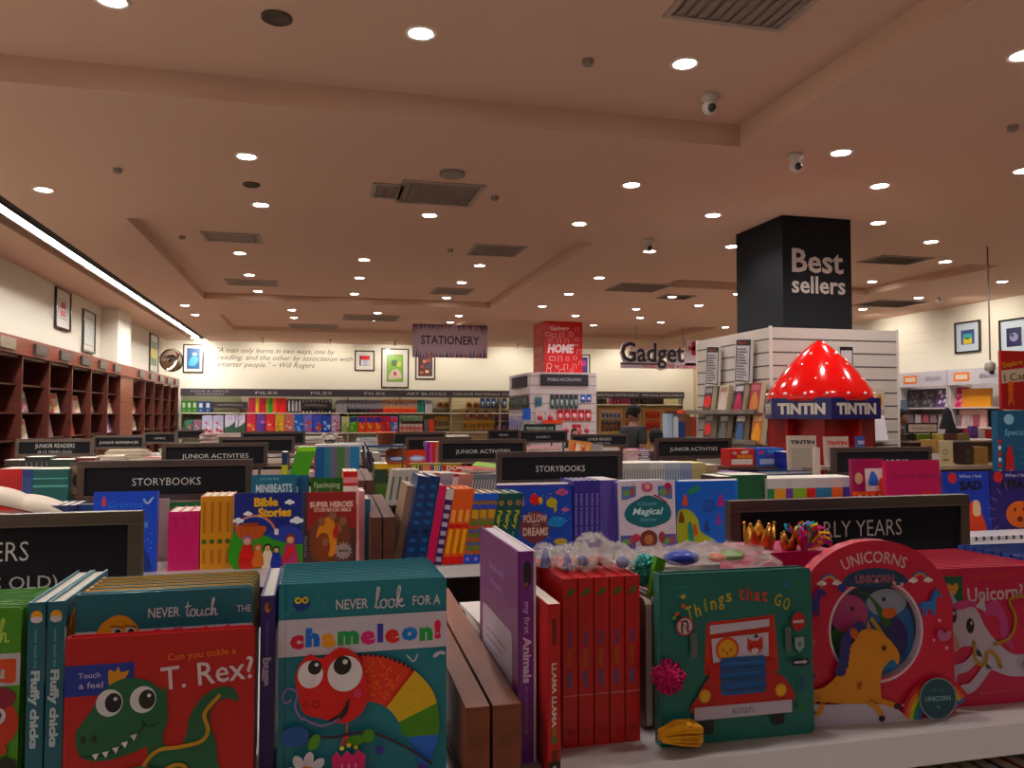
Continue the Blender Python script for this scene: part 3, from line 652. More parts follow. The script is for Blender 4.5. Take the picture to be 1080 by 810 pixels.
make_book('sound_book', 'purple spine reading my first Animals, turned beside the wooden divider', 'book', (.276, 1.112, Z1), math.pi/2, book_parts(.24, .266, .024, '#cfc6cc', spine='#6d2f86', back='#64295f', page='#cfc6cc', spine_art=ani_spine, back_art=ani_back, ct=.003))
# llama and busy books
def llama_spine(A, t, h):
    A.rect(t*.35, h-.05, t*.65, h-.018, '#5d0c12'); vtext(A, 'LLAMA LLAMA', t/2-.0028, h-.072, .0058, '#d8ccd0', L=.078, bold=.04)
    A.ell(t/2, .052, .003, .006, '#8a6a20'); A.ell(t/2, .042, .003, .005, '#2f7a48'); A.rect(t*.3, .012, t*.75, .03, '#5d0c12'); A.rect(0.001, -.0+.0005, t-.001, .022-.006, '#14090c')
    A.ell(t/2, .008, .0022, .003, '#c9c4c8')
make_book('paperback_book', 'slim red LLAMA LLAMA spine beside the purple Animals book', 'book', (.2965, 1.035, Z1), math.pi/2, book_parts(.165, .207, .0165, '#a81420', hard=False, page='#d6c9bb', spine_art=llama_spine))
def busy_spine(A, t, h):
    A.ell(t/2+.001, h-.018, .0062, .0036, '#4c6a1c', rot=.7); A.ell(t/2-.003, h-.022, .004, .0024, '#3c5a18', rot=.7)
    vtext(A, 'LITTLE', t/2-.0026, h-.034, .0052, '#8b2a30', L=.03)
    vtext(A, 'One', t/2-.0036, h-.07, .0075, '#3b4f9a', L=.02, bold=.02); vtext(A, 'busy', t/2-.0036, h-.094, .0075, '#a8702a', L=.024, bold=.02); vtext(A, 'tiger', t/2-.0036, h-.122, .0075, '#3b5f9a', L=.024, bold=.02)
    A.rect(0, .067, t, .0685, '#c8808a'); A.ring(t/2, .02, .003, .0045, '#7a0c18')
pm = None
for i in range(6):
    if pm is None: pm = [x.mesh(n) for x, n in zip(book_parts(.17, .222, .0205, '#b5121e', page='#c21c28', spine_art=busy_spine, r=.004), ('cover', 'page_block'))]
    t = thing('boxed_book', f'{nth(i, 6)+" " if i in (0, 5) else ORD[i]+" "}red boxed book from the left, clear bag on top, beside LLAMA LLAMA'.replace('leftmost red boxed book from the left', 'leftmost red boxed book').replace('rightmost red boxed book from the left', 'rightmost red boxed book'), 'book', (.320+.0222*i, 1.11+.085-.073, Z1), (0, 0, math.pi/2+.0), 'red boxed books with clear bags')
    t.location.y = 1.21 if i == 0 else 1.108
    for nm, me in zip(('cover', 'page_block'), pm): o = bpy.data.objects.new(nm, me); COL.objects.link(o); o.parent = t
# crinkled clear bags with toys on top of them
def bag(label, c, rx, ry, rz, seed, toys, grp=None):
    r = random.Random(seed); t = thing('clear_toy_bag', label, 'bag', c, group=grp)
    m = MB(); m.ball((0, 0, rz*.95), (rx, ry, rz), '#e2dcd8', 'film', 30, 18)
    m.v = [tuple(Vector(v)+Vector((r.uniform(-1, 1)*rx*.12, r.uniform(-1, 1)*ry*.1, r.uniform(-1, 1)*rz*.3 if v[2] > rz*.3 else 0))) for v in m.v]
    m.v = [(x, y, max(z, .001)) for x, y, z in m.v]; m.s = [False]*len(m.s); m.build('film', t)
    for kind, p, s, col in toys:
        m = MB()
        if kind == 'cone': m.lathe([(s*.55, 0), (s*.5, s*.5), (s*.3, s*1.2), (s*.08, s*1.7)], p, 10, col, 'plastic'); m.build('toy_piece', t)
        if kind == 'ball': m.ball(p, s, col, 'plastic', 12, 8); m.build('toy_piece', t)
    return t
TB = Z1+.222
bag('clear bag with blue cone on the leftmost red boxed book', (.322, 1.11, TB), .019, .035, .016, 1, [('cone', (-.002, -.012, .002), .016, '#17349c')])
bag('clear bag with blue cone on the second red boxed book', (.345, 1.09, TB), .016, .04, .016, 2, [('cone', (0, -.015, .002), .014, '#17349c')])
bag('crinkled clear bag with small blue piece on the third red boxed book', (.369, 1.09, TB), .02, .045, .017, 3, [('ball', (0, -.01, .012), (.01, .01, .008), '#2440a0')])
bag('tallest crinkled clear bag on the middle of the red boxed books', (.394, 1.10, TB), .024, .05, .023, 4, [('ball', (0, -.02, .01), (.008, .008, .006), '#a01c28')])
bag('crinkled clear bag on the rightmost red boxed book', (.424, 1.085, TB), .02, .045, .017, 5, [('ball', (0, -.02, .01), (.01, .01, .008), '#2440a0')])
# board books with tabs
def brown_art(A, w, h): A.rect(.01, .02, w-.01, h-.02, '#7a4a35', .008)
for i, (x, col, lb) in enumerate(((.4505, '#6d4030', 'brown-covered board book with rounded corners beside the red boxed books'), (.4645, '#4d5a58', 'grey-green board book between the brown one and the vehicle book'))):
    make_book('board_book', lb, 'book', (x, 1.125, Z1), -math.pi/2, book_parts(.15, .182, .0125, col, page='#ddd6ca', r=.012, ct=.0012, seams=4), group=None)
t = tag(MB().box(.466, 1.02, 1.175, .484, 1.045, 1.205, '#0f1440', 'cloth').build('fabric_tab', None), 'dark blue ribbon tab sticking out beside the grey-green board book', 'tab')
t.location.y = 0
def pompom(name, label, c, r, col, n=170, seed=0, sy=1.):
    rr = random.Random(seed); m = MB(); m.ball((0, 0, 0), (r*.7, r*.7*sy, r*.7), col, 'felt', 12, 8)
    for i in range(n):
        d = Vector((rr.gauss(0, 1), rr.gauss(0, 1), rr.gauss(0, 1))).normalized(); d2 = (d+Vector((rr.uniform(-.3, .3),)*3)).normalized()
        m.tube([d*r*.5, (d*.8+d2*.05)*r, d2*r*rr.uniform(.9, 1.08)], r*.07, 3, col, 'felt')
    return m.build(name, None, c, label=label, cat='toy')
pompom('yarn_pompom', 'pink yarn pompom hanging left of the vehicle book', (.4555, .985, 1.155), .022, '#c2256c', seed=3)
m = MB(); rr = random.Random(5)
for i in range(46):
    a = rr.uniform(-.9, .9); b = rr.uniform(-.9, .9)
    m.tube([(-.03, a*.008, b*.006), (-.005, a*.014, b*.014+.002), (.018, a*.016, b*.015), (.026, a*.01, b*.01)], .0016, 4, '#d8a020', 'cloth')
m.ball((.004, -.014, .016), .004, '#d8a020', 'cloth'); m.build('yarn_tassel', None, (.4685, .975, 1.084), label='yellow yarn tassel lying left of the vehicle book, below the pompom', cat='toy')
pompom('fluffy_toy_tuft', 'pale turquoise fluffy tuft behind the clear bags', (.474, 1.10, 1.272), .024, '#5cb0a8', seed=9, n=260)
m = MB(); m.prism([(0, 0), (.012, 0), (.026, .05), (.012, .056)], (0, 0, 0), (1, 0, 0), (0, 0, 1), .012, '#5f9a2c', 'felt'); m.build('green_felt_strip', None, (.462, 1.06, 1.243), label='green felt strip standing under the turquoise tuft', cat='toy')
# things that go
def things_art(A, w, h):
    A.stroke([(.004, 0), (.004, h)], .0012, '#0a4a42', sm=False)
    A.ring(.032, h-.024, .007, .0078, '#5fa79a', 200, 350); A.ell(.035, h-.031, .0035, .0028, '#c9b030'); A.text('TOUCH BUSY', .032, h-.02, .004, '#3f9a8a', w=.026)
    for i, ch in enumerate('Things'): A.text(ch, .046+i*.0112, h-.062+[0, .004, .010, .012, .017, .021][i], .019-.001*(i % 2), '#b9a83a', w=.0085 if ch != 'i' else .0026, bold=.014, rot=.25-.04*i); A.k -= 1
    for i, ch in enumerate('that'): A.text(ch, .121+i*.0115, h-.039-.0015*i, .019, '#b8402c', w=.0085, bold=.02, rot=-.02); A.k -= 1
    for i, ch in enumerate('GO'): A.text(ch, .174+i*.013, h-.05-.006*i, .017, '#b9a83a', w=.010, bold=.014, rot=-.25); A.k -= 1
    A.k += 1
    R, R2, B = '#b52a1c', '#a8160f', '#17508a'
    x0, x1, b = .05, .187, .035
    A.poly([(x0+.014, .09), (x1-.012, .09), (x1-.018, h-.062), (x0+.018, h-.068)], '#c03a22')
    for i in range(12): A.rect(x0+.02, h-.066-i*.004, x1-.02, h-.0665-i*.004, '#a52c18')
    h += .011
    A.poly([(x0+.022, h-.094), (x1-.026, h-.088), (x1-.026, h-.078), (x0+.022, h-.082)], '#c4bcd0')
    A.poly([(x0+.026, h-.132), (x1-.028, h-.128), (x1-.028, h-.096), (x0+.024, h-.1)], '#c4bcd0')
    A.ell(x0+.047, h-.115, .0175, .0165, '#c9582a'); A.ell(x0+.047, h-.116, .0135, .0135, '#d8a038')
    for u in (-.006, .005): A.ell(x0+.047+u, h-.116, .0014, .0014, '#201010')
    A.ell(x0+.047, h-.12, .0016, .0012, '#201010')
    A.poly([(x0+.077, h-.101), (x0+.083, h-.106), (x0+.092, h-.106), (x0+.1, h-.1), (x0+.1, h-.116), (x0+.094, h-.124), (x0+.084, h-.124), (x0+.077, h-.117)], '#b8382a'); A.ell(x0+.088, h-.12, .006, .004, '#d8ccd0')
    for u in (-.005, .005): A.ell(x0+.088+u, h-.113, .0014, .0014, '#201010')
    A.poly([(x0+.086, h-.102), (x0+.094, h-.102), (x0+.09, h-.095)], '#2a3a6a')
    h -= .011
    A.blob([(x0+.006, .07), (x0+.02, .09), (x0+.02, .105), (.118, h-.124), (x1-.02, .105), (x1-.018, .088), (x1-.002, .075), (x1, .045), (x0, .04)], R2)
    A.rect(x0+.036, .062, x1-.034, .112, B, .004)
    for i in range(3): A.rect(x0+.042, .068+.0145*i, x1-.040, .0745+.0145*i, '#0c3260'); A.rect(x0+.042, .0745+.0145*i, x1-.04, .0765+.0145*i, '#2f78c0')
    for u in (x0+.012, x1-.012): A.ell(u, .064, .009, .009, '#c98a2a'); A.ell(u, .064, .0065, .007, '#d8b03a')
    A.rect(x0+.006, .014, x0+.024, .04, '#0d0d12', .003); A.rect(x1-.026, .018, x1-.008, .042, '#0d0d12', .003)
    A.rect(x0-.004, .033, x1+.004, .05, '#b8b2c4', .002); A.text('BUSTBITS', .118, .0375, .0075, '#2a2a3a', w=.032, bold=-.005)
    A.rect(x1-.004, .115, x1+.005, .148, '#5a6468', .002); A.rect(x0-.008, .115, x0+.002, .148, '#5a6468', .002)
    A.ell(.034, .158, .0125, .0125, '#c2b8c4'); A.ring(.034, .158, .0105, .0127, '#a82a2a'); A.stroke([(.030, .150), (.030, .162), (.034, .165), (.038, .162), (.038, .151)], .0024, '#141420'); A.stroke([(.027, .166), (.042, .149)], .0016, '#a82a2a', sm=False)
    A.ell(.203, .155, .0108, .0125, '#a81c1c'); A.rect(.195, .153, .211, .157, '#c9c0cc')
    A.poly([(.197, .133), (.2, .134), (.203, .1325), (.206, .134), (.211, .133), (.211, .12), (.204, .113), (.197, .12)], '#8fa3a0'); A.ell(.204, .124, .0025, .003, '#4f6a68')
    A.rect(.192, .095, .218, .105, '#0c1418', .004); A.poly([(.195, .0985), (.210, .0985), (.210, .0965), (.2155, .100), (.210, .1035), (.210, .1015), (.195, .1015)], '#c2bcc8')
    A.rect(.203, .06, .208, .08, '#143a80', .002); A.ell(.205, .038, .006, .004, '#2b6a3a'); A.ell(.185, h-.02, .003, .003, '#2a6ab0'); A.ell(.022, .175, .004, .0025, '#b84a30', rot=.6); A.ell(.032, .185, .004, .0025, '#b84a30', rot=-.6); A.ell(.018, .17, .003, .002, '#7aa03a')
t = make_book('board_book', 'green board book Things That Go with a red truck and blue grille', 'book', (.562, .992, Z1), -.02, book_parts(.228, .227, .019, '#0d6862', page='#134f48', front_art=things_art, r=.007, seams=5), lean=-.015)
m = MB()
for i in range(3): m.prism([(0, 0), (.006, .004), (0, .0125)], (-.029, -.001, .0675+.0145*i), (0, -1, 0), (0, 0, 1), .068, '#1c5a9c', 'plastic')
m.build('raised_grille', t)
# clear packs and golden crowns behind
bag('long clear pack with blue and green pieces lying behind the vehicle book', (.60, 1.17, 1.235), .13, .06, .03, 7, [('ball', (-.05, -.03, .045), (.03, .02, .012), '#16309a'), ('ball', (.035, -.03, .045), (.022, .018, .008), '#5a9a2a'), ('ball', (.008, -.034, .044), (.014, .015, .007), '#c9602a')])
m = MB(); m.box(-.14, 0, 0, .14, .16, .012, '#b01c38', 'plastic'); m.build('red_flat_box', None, (.60, 1.10, 1.222), label='flat red box under the long clear pack behind the vehicle book', cat='box')
m = MB(); m.box(-.14, 0, 0, .14, .16, .162, '#7c1c2c', 'print'); m.box(-.141, -.001, .05, .141, .161, .11, '#c9c0c0', 'print'); m.build('toy_box', None, (.60, 1.10, Z1), label='dark red box standing hidden behind the vehicle book', cat='box')
def crown(label, x, y, z, s, n, rz=0):
    t = thing('golden_crown', label, 'toy crown', (x, y, z), (0, 0, rz), 'golden toy crowns behind the vehicle book')
    m = MB(); N_ = 40; vs = []; fs = []
    for i in range(N_):
        a = 2*math.pi*i/N_; hh = s*(.45+1.0*abs(math.cos(a*n/2))**1.3)
        for r, zz in ((s*.8, 0), (s*.95, hh), (s*.9, hh), (s*.74, 0)): vs.append((r*math.cos(a), r*.6*math.sin(a), zz))
    for i in range(N_):
        j = (i+1) % N_
        for k in range(4): l = (k+1) % 4; fs.append((i*4+k, j*4+k, j*4+l, i*4+l))
    m.add(vs, fs, '#e0a048', 'gold', True); m.build('band', t)
    m = MB()
    for i in range(n):
        a = 2*math.pi*i/n; m.ball((s*.93*math.cos(a), s*.56*math.sin(a), s*1.45), s*.1, '#c98a3a', 'gold', 8, 6)
    m.build('tips', t); return t
bx = MB(); bx.box(-.08, -.05, 0, .08, .07, .2, '#a81c58', 'print'); bx.box(-.081, -.051, .06, .081, .071, .12, '#d8d0d4', 'print')
bx.build('toy_box', None, (.82, 1.30, Z1), label='pink toy box behind the unicorn case carrying the golden crowns', cat='box')
crown('left golden toy crown standing in front of the EARLY YEARS sign', .775, 1.29, 1.26, .032, 5)
crown('small right golden toy crown beside the rainbow hair', .825, 1.275, 1.26, .021, 4, .3)
rr = random.Random(11); m = MB(); HC = ['#d8408a', '#e8803a', '#e8c03a', '#2a9aaa', '#9a4aaa', '#d8384a']
for i in range(80):
    a = rr.uniform(-.2, 2.2); L = rr.uniform(.018, .042); c_ = HC[i % 6]; y = rr.uniform(-.018, .018); w_ = rr.uniform(-.01, .01)
    m.tube([(0, y*.4, .0), (L*.5*math.cos(a)+w_, y, .01+L*.5*math.sin(a)), (L*.8*math.cos(a+.3), y*1.2, .012+L*.8*math.sin(a+.2)), (L*1.1*math.cos(a), y*1.3, max(0, .012+L*.95*math.sin(a)))], .0028, 5, c_, 'cloth')
m.build('rainbow_toy_hair', None, (.846, 1.26, 1.262), label='rainbow coloured toy hair beside the golden crowns', cat='toy')
# unicorn carry case book
def case_out(w, h):
    pts = [(-w/2, .0), (w/2, 0), (w/2, h*.66)]
    for i in range(17):
        a = math.radians(8+(164)*i/16); pts.append((w*.5*math.cos(a), h*.60+h*.40*math.sin(a)))
    pts.append((-w/2, h*.66)); return pts
w, h = .246, .258; t = thing('carry_case_book', 'pink UNICORNS carry-case book with round window and arched handle', 'book', (.792, 1.005, Z1), (-.02, 0, -.09))
PK = '#bc1048'
hole = [(.0+.072*math.cos(2*math.pi*i/40), .128+.068*math.sin(2*math.pi*i/40)) for i in range(40)]
m = MB(); out = case_out(w, h)
def ring_face(m, out, hole, y, col, flip, mt='print'):
    # bridge outline to hole by angle around the hole centre
    n = 80; c0 = Vector((0, .128)); A_, B_ = [], []
    for i in range(n):
        a = 2*math.pi*i/n; d = Vector((math.cos(a), math.sin(a))); best = None
        for j in range(len(out)):
            p, q = Vector(out[j]), Vector(out[(j+1) % len(out)]); e = q-p; den = d.x*e.y-d.y*e.x
            if abs(den) < 1e-9: continue
            tt = ((p-c0).x*e.y-(p-c0).y*e.x)/den; uu = ((p-c0).x*d.y-(p-c0).y*d.x)/den
            if tt > 0 and -1e-6 <= uu <= 1+1e-6: best = tt if best is None else max(best, tt)
        A_.append((c0.x+d.x*best, y, c0.y+d.y*best)); B_.append((c0.x+.072*d.x, y, c0.y+.068*d.y))
    fs = [(n+i, i, (i+1) % n, n+(i+1) % n) for i in range(n)]
    if not flip: fs = [f[::-1] for f in fs]
    fs = [f[::-1] for f in fs]
    m.add(A_+B_, fs, col, mt); return A_, B_
Ao, Bo = ring_face(m, out, hole, 0, PK, False)
n = len(Ao); m.add(Ao+[(x, .022, z) for x, y, z in Ao], [(i, i+n, (i+1) % n+n, (i+1) % n) for i in range(n)], '#a8103a'); m.add(Bo+[(x, .012, z) for x, y, z in Bo], [(i, (i+1) % n, (i+1) % n+n, i+n) for i in range(n)], '#b8b0bc')
m.prism(out, (0, .0121, 0), (1, 0, 0), (0, 0, 1), .01, PK)
A = Art(m, (0, 0, 0), (1, 0, 0), (0, 0, 1))
A.ring(0, .128, .071, .0745, '#cfc6d2', n=48)
A.text('UNICORNS', 0, h*.875, .017, '#d0b8c4', w=.098, bold=.012, arc=.115)
# handle slot
A.poly([(.052*math.cos(math.radians(a)), .196+.022*math.sin(math.radians(a))*(1 if a <= 180 else .25)) for a in range(0, 360, 12)], '#1c3a5c')
A.text('UNICORN', 0, .197, .011, '#8a5a6a', w=.062, bold=.06)
for sx in (-1, 1):
    A.ring(sx*.072, .198, .006, .0085, '#c93a5a', 10, 170, 12); A.ring(sx*.072, .198, .0085, .011, '#c9a23a', 10, 170, 12); A.ring(sx*.072, .198, .011, .0135, '#2a6ab8', 10, 170, 12); A.cloud(sx*.072-.012, .198, .005); A.cloud(sx*.072+.012, .198, .005)
def pony(A, u, v, k, col, mane, horn, flip=1):
    f = flip
    def q(L): return [(u+f*x*k, v+y*k) for x, y in L]
    for lx in (-.9, -.5, .3, .7): A.poly(q([(lx, -1.4), (lx+.25, -1.4), (lx+.25, -.2), (lx, -.2)]), col)
    A.blob(q([(-1, .0), (-.9, -.6), (0, -.7), (.9, -.55), (1.0, .2), (1.2, .9), (1.7, .75), (1.8, 1.05), (1.2, 1.7), (.8, 1.6), (.3, .4), (-.6, .35)]), col)
    A.blob(q([(.8, 1.7), (.4, 1.2), (.1, .5), (.35, .3), (.7, 1.0), (1.0, 1.6)]), mane); A.poly(q([(1.2, 1.6), (1.35, 2.3), (1.0, 1.7)]), horn); A.ell(u+f*1.3*k, v+1.25*k, .12*k, .14*k, '#101010', n=8)
    A.blob(q([(-1, .1), (-1.5, .2), (-1.4, -.6), (-1.1, -.3)]), mane)
pony(A, -.101, .17, .013, '#2c2a86', '#6a2a8a', '#c98a2a'); pony(A, .083, .164, .0115, '#3a78c4', '#2458a8', '#3a78c4', 1)
A.stroke([(-.118, .075), (-.108, .1), (-.103, .115)], .0012, '#c9b8c4'); A.star(-.102, .117, .006, '#c9702a')
for u, v, r in ((0, .208-.0, .0), (.028, .202, .0045), (-.0, .178+.028, .004), (.04, .2, .004), (.098, .14, .004), (.088, .112, .003), (.108, .1, .004), (.05, .03, .005), (.035, .022, .003)):
    if r: A.star(u, v-.006 if v > .19 else v, r, '#d8a8b8')
A.ell(-.055, .197-.005, .007, .006, '#2c2a86'); A.ell(.1, .118, .006, .009, '#b06a9a', rot=.5); A.ell(.11, .118, .005, .008, '#b06a9a', rot=-.5); A.ell(-.105, .07, .006, .0055, '#5a2a8a')
for i, c_ in enumerate(('#b8283a', '#c9702a', '#c9b02a', '#2a8a4a', '#2458a8')):
    A.ring(.09, 0, .052-.006*i, .058-.006*i, c_, 35 if i else 35, 178, 20)
A.k += 1
A.blob([(-.12, .0), (-.12, .035), (-.09, .03), (-.02, .028), (.02, .02), (.04, .004), (.04, .0)], '#bcb4c4')
A.blob([(-.118, .05), (-.112, .056), (-.1, .05), (-.1, .035), (-.11, .03)], '#2a6ab8')
O_ = '#c98a1c'      # orange prancing unicorn
A.blob([(-.04, .115), (-.055, .1), (-.062, .075), (-.085, .055), (-.105, .05), (-.11, .04), (-.095, .035), (-.06, .03), (-.03, .028), (-.01, .035), (.0, .03), (.0, .055), (.005, .075), (.02, .088), (.028, .08), (.03, .098), (.01, .122), (-.01, .132), (-.028, .13)], O_)
for st in ([(-.095, .042), (-.107, .036), (-.117, .044)], [(-.09, .034), (-.095, .02), (-.107, .02)], [(-.01, .034), (.012, .026), (.024, .022)], [(-.02, .03), (-.004, .018), (-.0, .006)]): A.stroke(st, .008, O_); A.ell(st[-1][0], st[-1][1], .005, .0045, '#1a1420')
for i in range(9): A.ell(-.062-.0025*max(0, 4-abs(i-5))+.004*i, .075+.009*i-(.0 if i < 6 else (i-5)*.003), .009, .007, '#23246a', n=10)
A.poly([(-.022, .128), (-.018, .146), (-.012, .128)], '#b8782a'); A.ell(-.04, .128, .006, .008, '#b8602a', rot=.5); A.ell(.006, .105, .0028, .0035, '#1a1420'); A.blob([(-.03, .06), (-.038, .056), (-.034, .048)], '#a84a1c')
A.ell(.092, .03, .036, .0, '#000000') if False else None
A.ell(.088, .03, .030, .030, '#7a94a0'); A.ell(.088, .03, .028, .028, '#0c4450'); A.text('UNICORN', .088, .027, .007, '#8ab0b8', w=.04, bold=.02); A.text('make your', .088, .041, .004, '#5a8a90', w=.022); A.star(.088, .018, .0035, '#5a8a90')
m.build('case_cover', t)
m = MB(); A = Art(m, (0, .0118, 0), (1, 0, 0), (0, 0, 1))
def inside(): 
    A.ell(0, .128, .071, .067, '#17324a', n=36); A.ell(.02, .12, .048, .06, '#1f5a96', n=30); A.ell(-.035, .15, .03, .028, '#a8487a'); A.ell(.025, .165, .032, .02, '#8a94a8'); A.ell(.03, .112, .028, .034, '#241f5e'); A.blob([(-.03, .19), (0, .17), (.01, .15), (.02, .13), (.03, .14), (.0, .175)], '#2c5a2a')
    A.ell(-.055, .11, .012, .02, '#3c6a3a'); A.ell(.0, .1, .02, .012, '#a84a7a', rot=-.6); A.ell(.012, .078, .028, .012, '#3a84b8'); A.stroke([(.0, .142), (.018, .118)], .006, '#b89a2a'); A.ell(.028, .15, .012, .008, '#b8602a'); A.ell(-.03, .158, .003, .003, '#101010'); A.ell(.02, .17, .003, .003, '#101010')
inside(); m.build('window_toys', t)
# tickle a unicorn book and copies
def uni_art(A, w, h):
    A.rect(.004, h-.05, .04, h-.012, '#17604c'); A.blob([(.022, h-.042), (.012, h-.03), (.015, h-.022), (.022, h-.026), (.029, h-.022), (.032, h-.03)], '#c9a02a')
    A.text('Can you tickle a', .053, h-.02, .008, '#c94a4a', w=.085, align='l', bold=.01, rot=.04); A.text('Unicorn?', .048, h-.052, .022, '#c9b4c4', w=.1, align='l', bold=.02, rot=.03)
    Wc = '#b9b2c4'; P2 = '#b84a8a'
    A.blob([(.075, .135), (.1, .13), (.105, .1), (.125, .08), (.12, .1), (.115, .13), (.1, .155), (.08, .15)], P2)
    A.blob([(.02, .13), (.03, .145), (.05, .152), (.065, .14), (.075, .12), (.09, .1), (.12, .075), (.15, .07), (.165, .055), (.16, .04), (.12, .04), (.09, .05), (.065, .06), (.055, .085), (.04, .09), (.02, .085), (.015, .1)], Wc)
    A.blob([(.012, .11), (.022, .11), (.03, .09), (.022, .082), (.014, .088)], '#b88a7a')
    A.ell(.02, .136, .007, .011, '#120f16'); A.ell(.05, .12, .007, .0115, '#120f16'); A.ell(.022, .14, .002, .003, Wc); A.ell(.052, .124, .002, .003, Wc)
    A.poly([(.018, .155), (.034, .15), (.01, .182)], '#8fa8c8'); A.blob([(.015, .15), (.035, .158), (.06, .155), (.07, .145), (.05, .148), (.035, .145)], P2); A.poly([(.06, .148), (.075, .165), (.078, .14)], Wc)
    A.stroke([(.065, .08), (.04, .06), (.02, .055), (.012, .035)], .015, Wc); A.stroke([(.08, .06), (.05, .03), (.03, .025), (.02, .01)], .015, Wc); A.ell(.012, .034, .01, .008, '#4a78b8'); A.ell(.024, .012, .01, .008, '#4a78b8')
    A.stroke([(.14, .06), (.165, .045), (.185, .03)], .015, Wc); A.ell(.185, .03, .01, .008, '#4a78b8')
    A.stroke([(.055, .095), (.055, .07), (.07, .06), (.08, .08), (.095, .07), (.1, .055)], .005, '#a8842a'); A.stroke([(.09, .09), (.12, .1), (.13, .13), (.12, .155), (.145, .16), (.16, .14)], .005, '#a8842a')
    A.text('Lorna Stone', w*.45, .018, .004, '#d06a8a', w=.05)
m3 = [x.mesh(n) for x, n in zip(book_parts(.195, .207, .015, '#b80e50', page='#d83a6a', r=.006, front_art=uni_art), ('cover', 'page_block'))]
for k in range(9):
    t = thing('touch_and_feel_book', 'pink book Can you tickle a Unicorn? at the right edge' if k == 0 else f'pink unicorn book, {ORD[k]} copy behind the front cover', 'book', (1.018-k*.001, 1.02+k*.0172, Z1), (-.02-.012*k, 0, -.04), 'pink unicorn books in a stack')
    for nm, me in zip(('cover', 'page_block'), m3): o = bpy.data.objects.new(nm, me); COL.objects.link(o); o.parent = t
m4 = [x.mesh(n) for x, n in zip(book_parts(.195, .207, .015, '#123c86', page='#1c4c9c', r=.006), ('cover', 'page_block'))]
for k in range(8):
    t = thing('touch_and_feel_book', f'dark blue book at the right edge beside the pink stack, {ORD[k]} from the front', 'book', (1.23, 1.06+k*.0172, Z1), (-.02-.012*k, 0, -.04), 'blue books at right edge')
    for nm, me in zip(('cover', 'page_block'), m4): o = bpy.data.objects.new(nm, me); COL.objects.link(o); o.parent = t
# lower shelf of the nearest display: small bright books at the bottom right
rr = random.Random(21); x = .50; lc = ['#c9a02a', '#c9a02a', '#b83a2a', '#3a7a4a', '#7a9a3a', '#8a8a98', '#9a3a5a', '#2a5a8a']
NM = {'#c9a02a': 'yellow', '#b83a2a': 'red', '#3a7a4a': 'green', '#7a9a3a': 'lime', '#8a8a98': 'grey', '#9a3a5a': 'plum', '#2a5a8a': 'blue'}
cnt = {}
for k in range(20):
    tk = .032; col = lc[(k*3+k//4) % 8]
    def sp(A, t, h, col=col): A.rect(.003, h-.03, t-.003, h-.008, '#d8c8a0'); A.rect(.006, h-.06, t-.006, h-.036, '#a83a2a' if col == '#c9a02a' else '#c9b88a')
    cnt[col] = cnt.get(col, 0)+1
    make_book('lower_shelf_book', f'{ORD[cnt[col]-1]} {NM[col]} spine from the left on the low shelf at bottom right', 'book', (x+tk, .985+.075, Z1-.36), math.pi/2, book_parts(.13, .235, tk-.002, col, spine_art=sp), group='books on the lower shelf'); x += tk
# ---------------- books of the second and third rows ----------------
def one_book(w, h, t, cov, spine=None, page='#d8d0c0', art=None, spine_art=None, back=None, hard=False):
    m = MB(); ct = .0012
    m.box(-w/2, 0, 0, w/2, ct, h, cov); m.box(-w/2, t-ct, 0, w/2, t, h, back or cov); m.box(-w/2, ct, 0, -w/2+ct, t-ct, h, spine or cov)
    o = .002 if hard else 0
    m.box(-w/2+ct, ct, o, w/2-o, t-ct, h-o, page, 'pages')
    if art: art(Art(m, (-w/2, 0, 0), (1, 0, 0), (0, 0, 1), e=.0003), w, h)
    if spine_art: spine_art(Art(m, (-w/2, t, 0), (0, -1, 0), (0, 0, 1), e=.0003), t, h)
    return m
def face_px(label, px0, px1, pyt, Y, zb, t, cov, art=None, h=None, rz=0, lean=-.05, name='picture_book', parts=True, group=None, page='#d8d0c0', **k):
    a, b = atY(px0, pyt, Y), atY(px1, pyt, Y); w = b.x-a.x; h = h or (a.z+b.z)/2-zb
    if parts: return make_book(name, label, 'book', ((a.x+b.x)/2, Y, zb), rz, book_parts(w, h, t, cov, front_art=art, page=page, **k), lean=lean, group=group)
    return one_book(w, h, t, cov, art=art, page=page, **k).build(name, None, ((a.x+b.x)/2, Y, zb), (lean, 0, rz), label=label, cat='book', group=group)
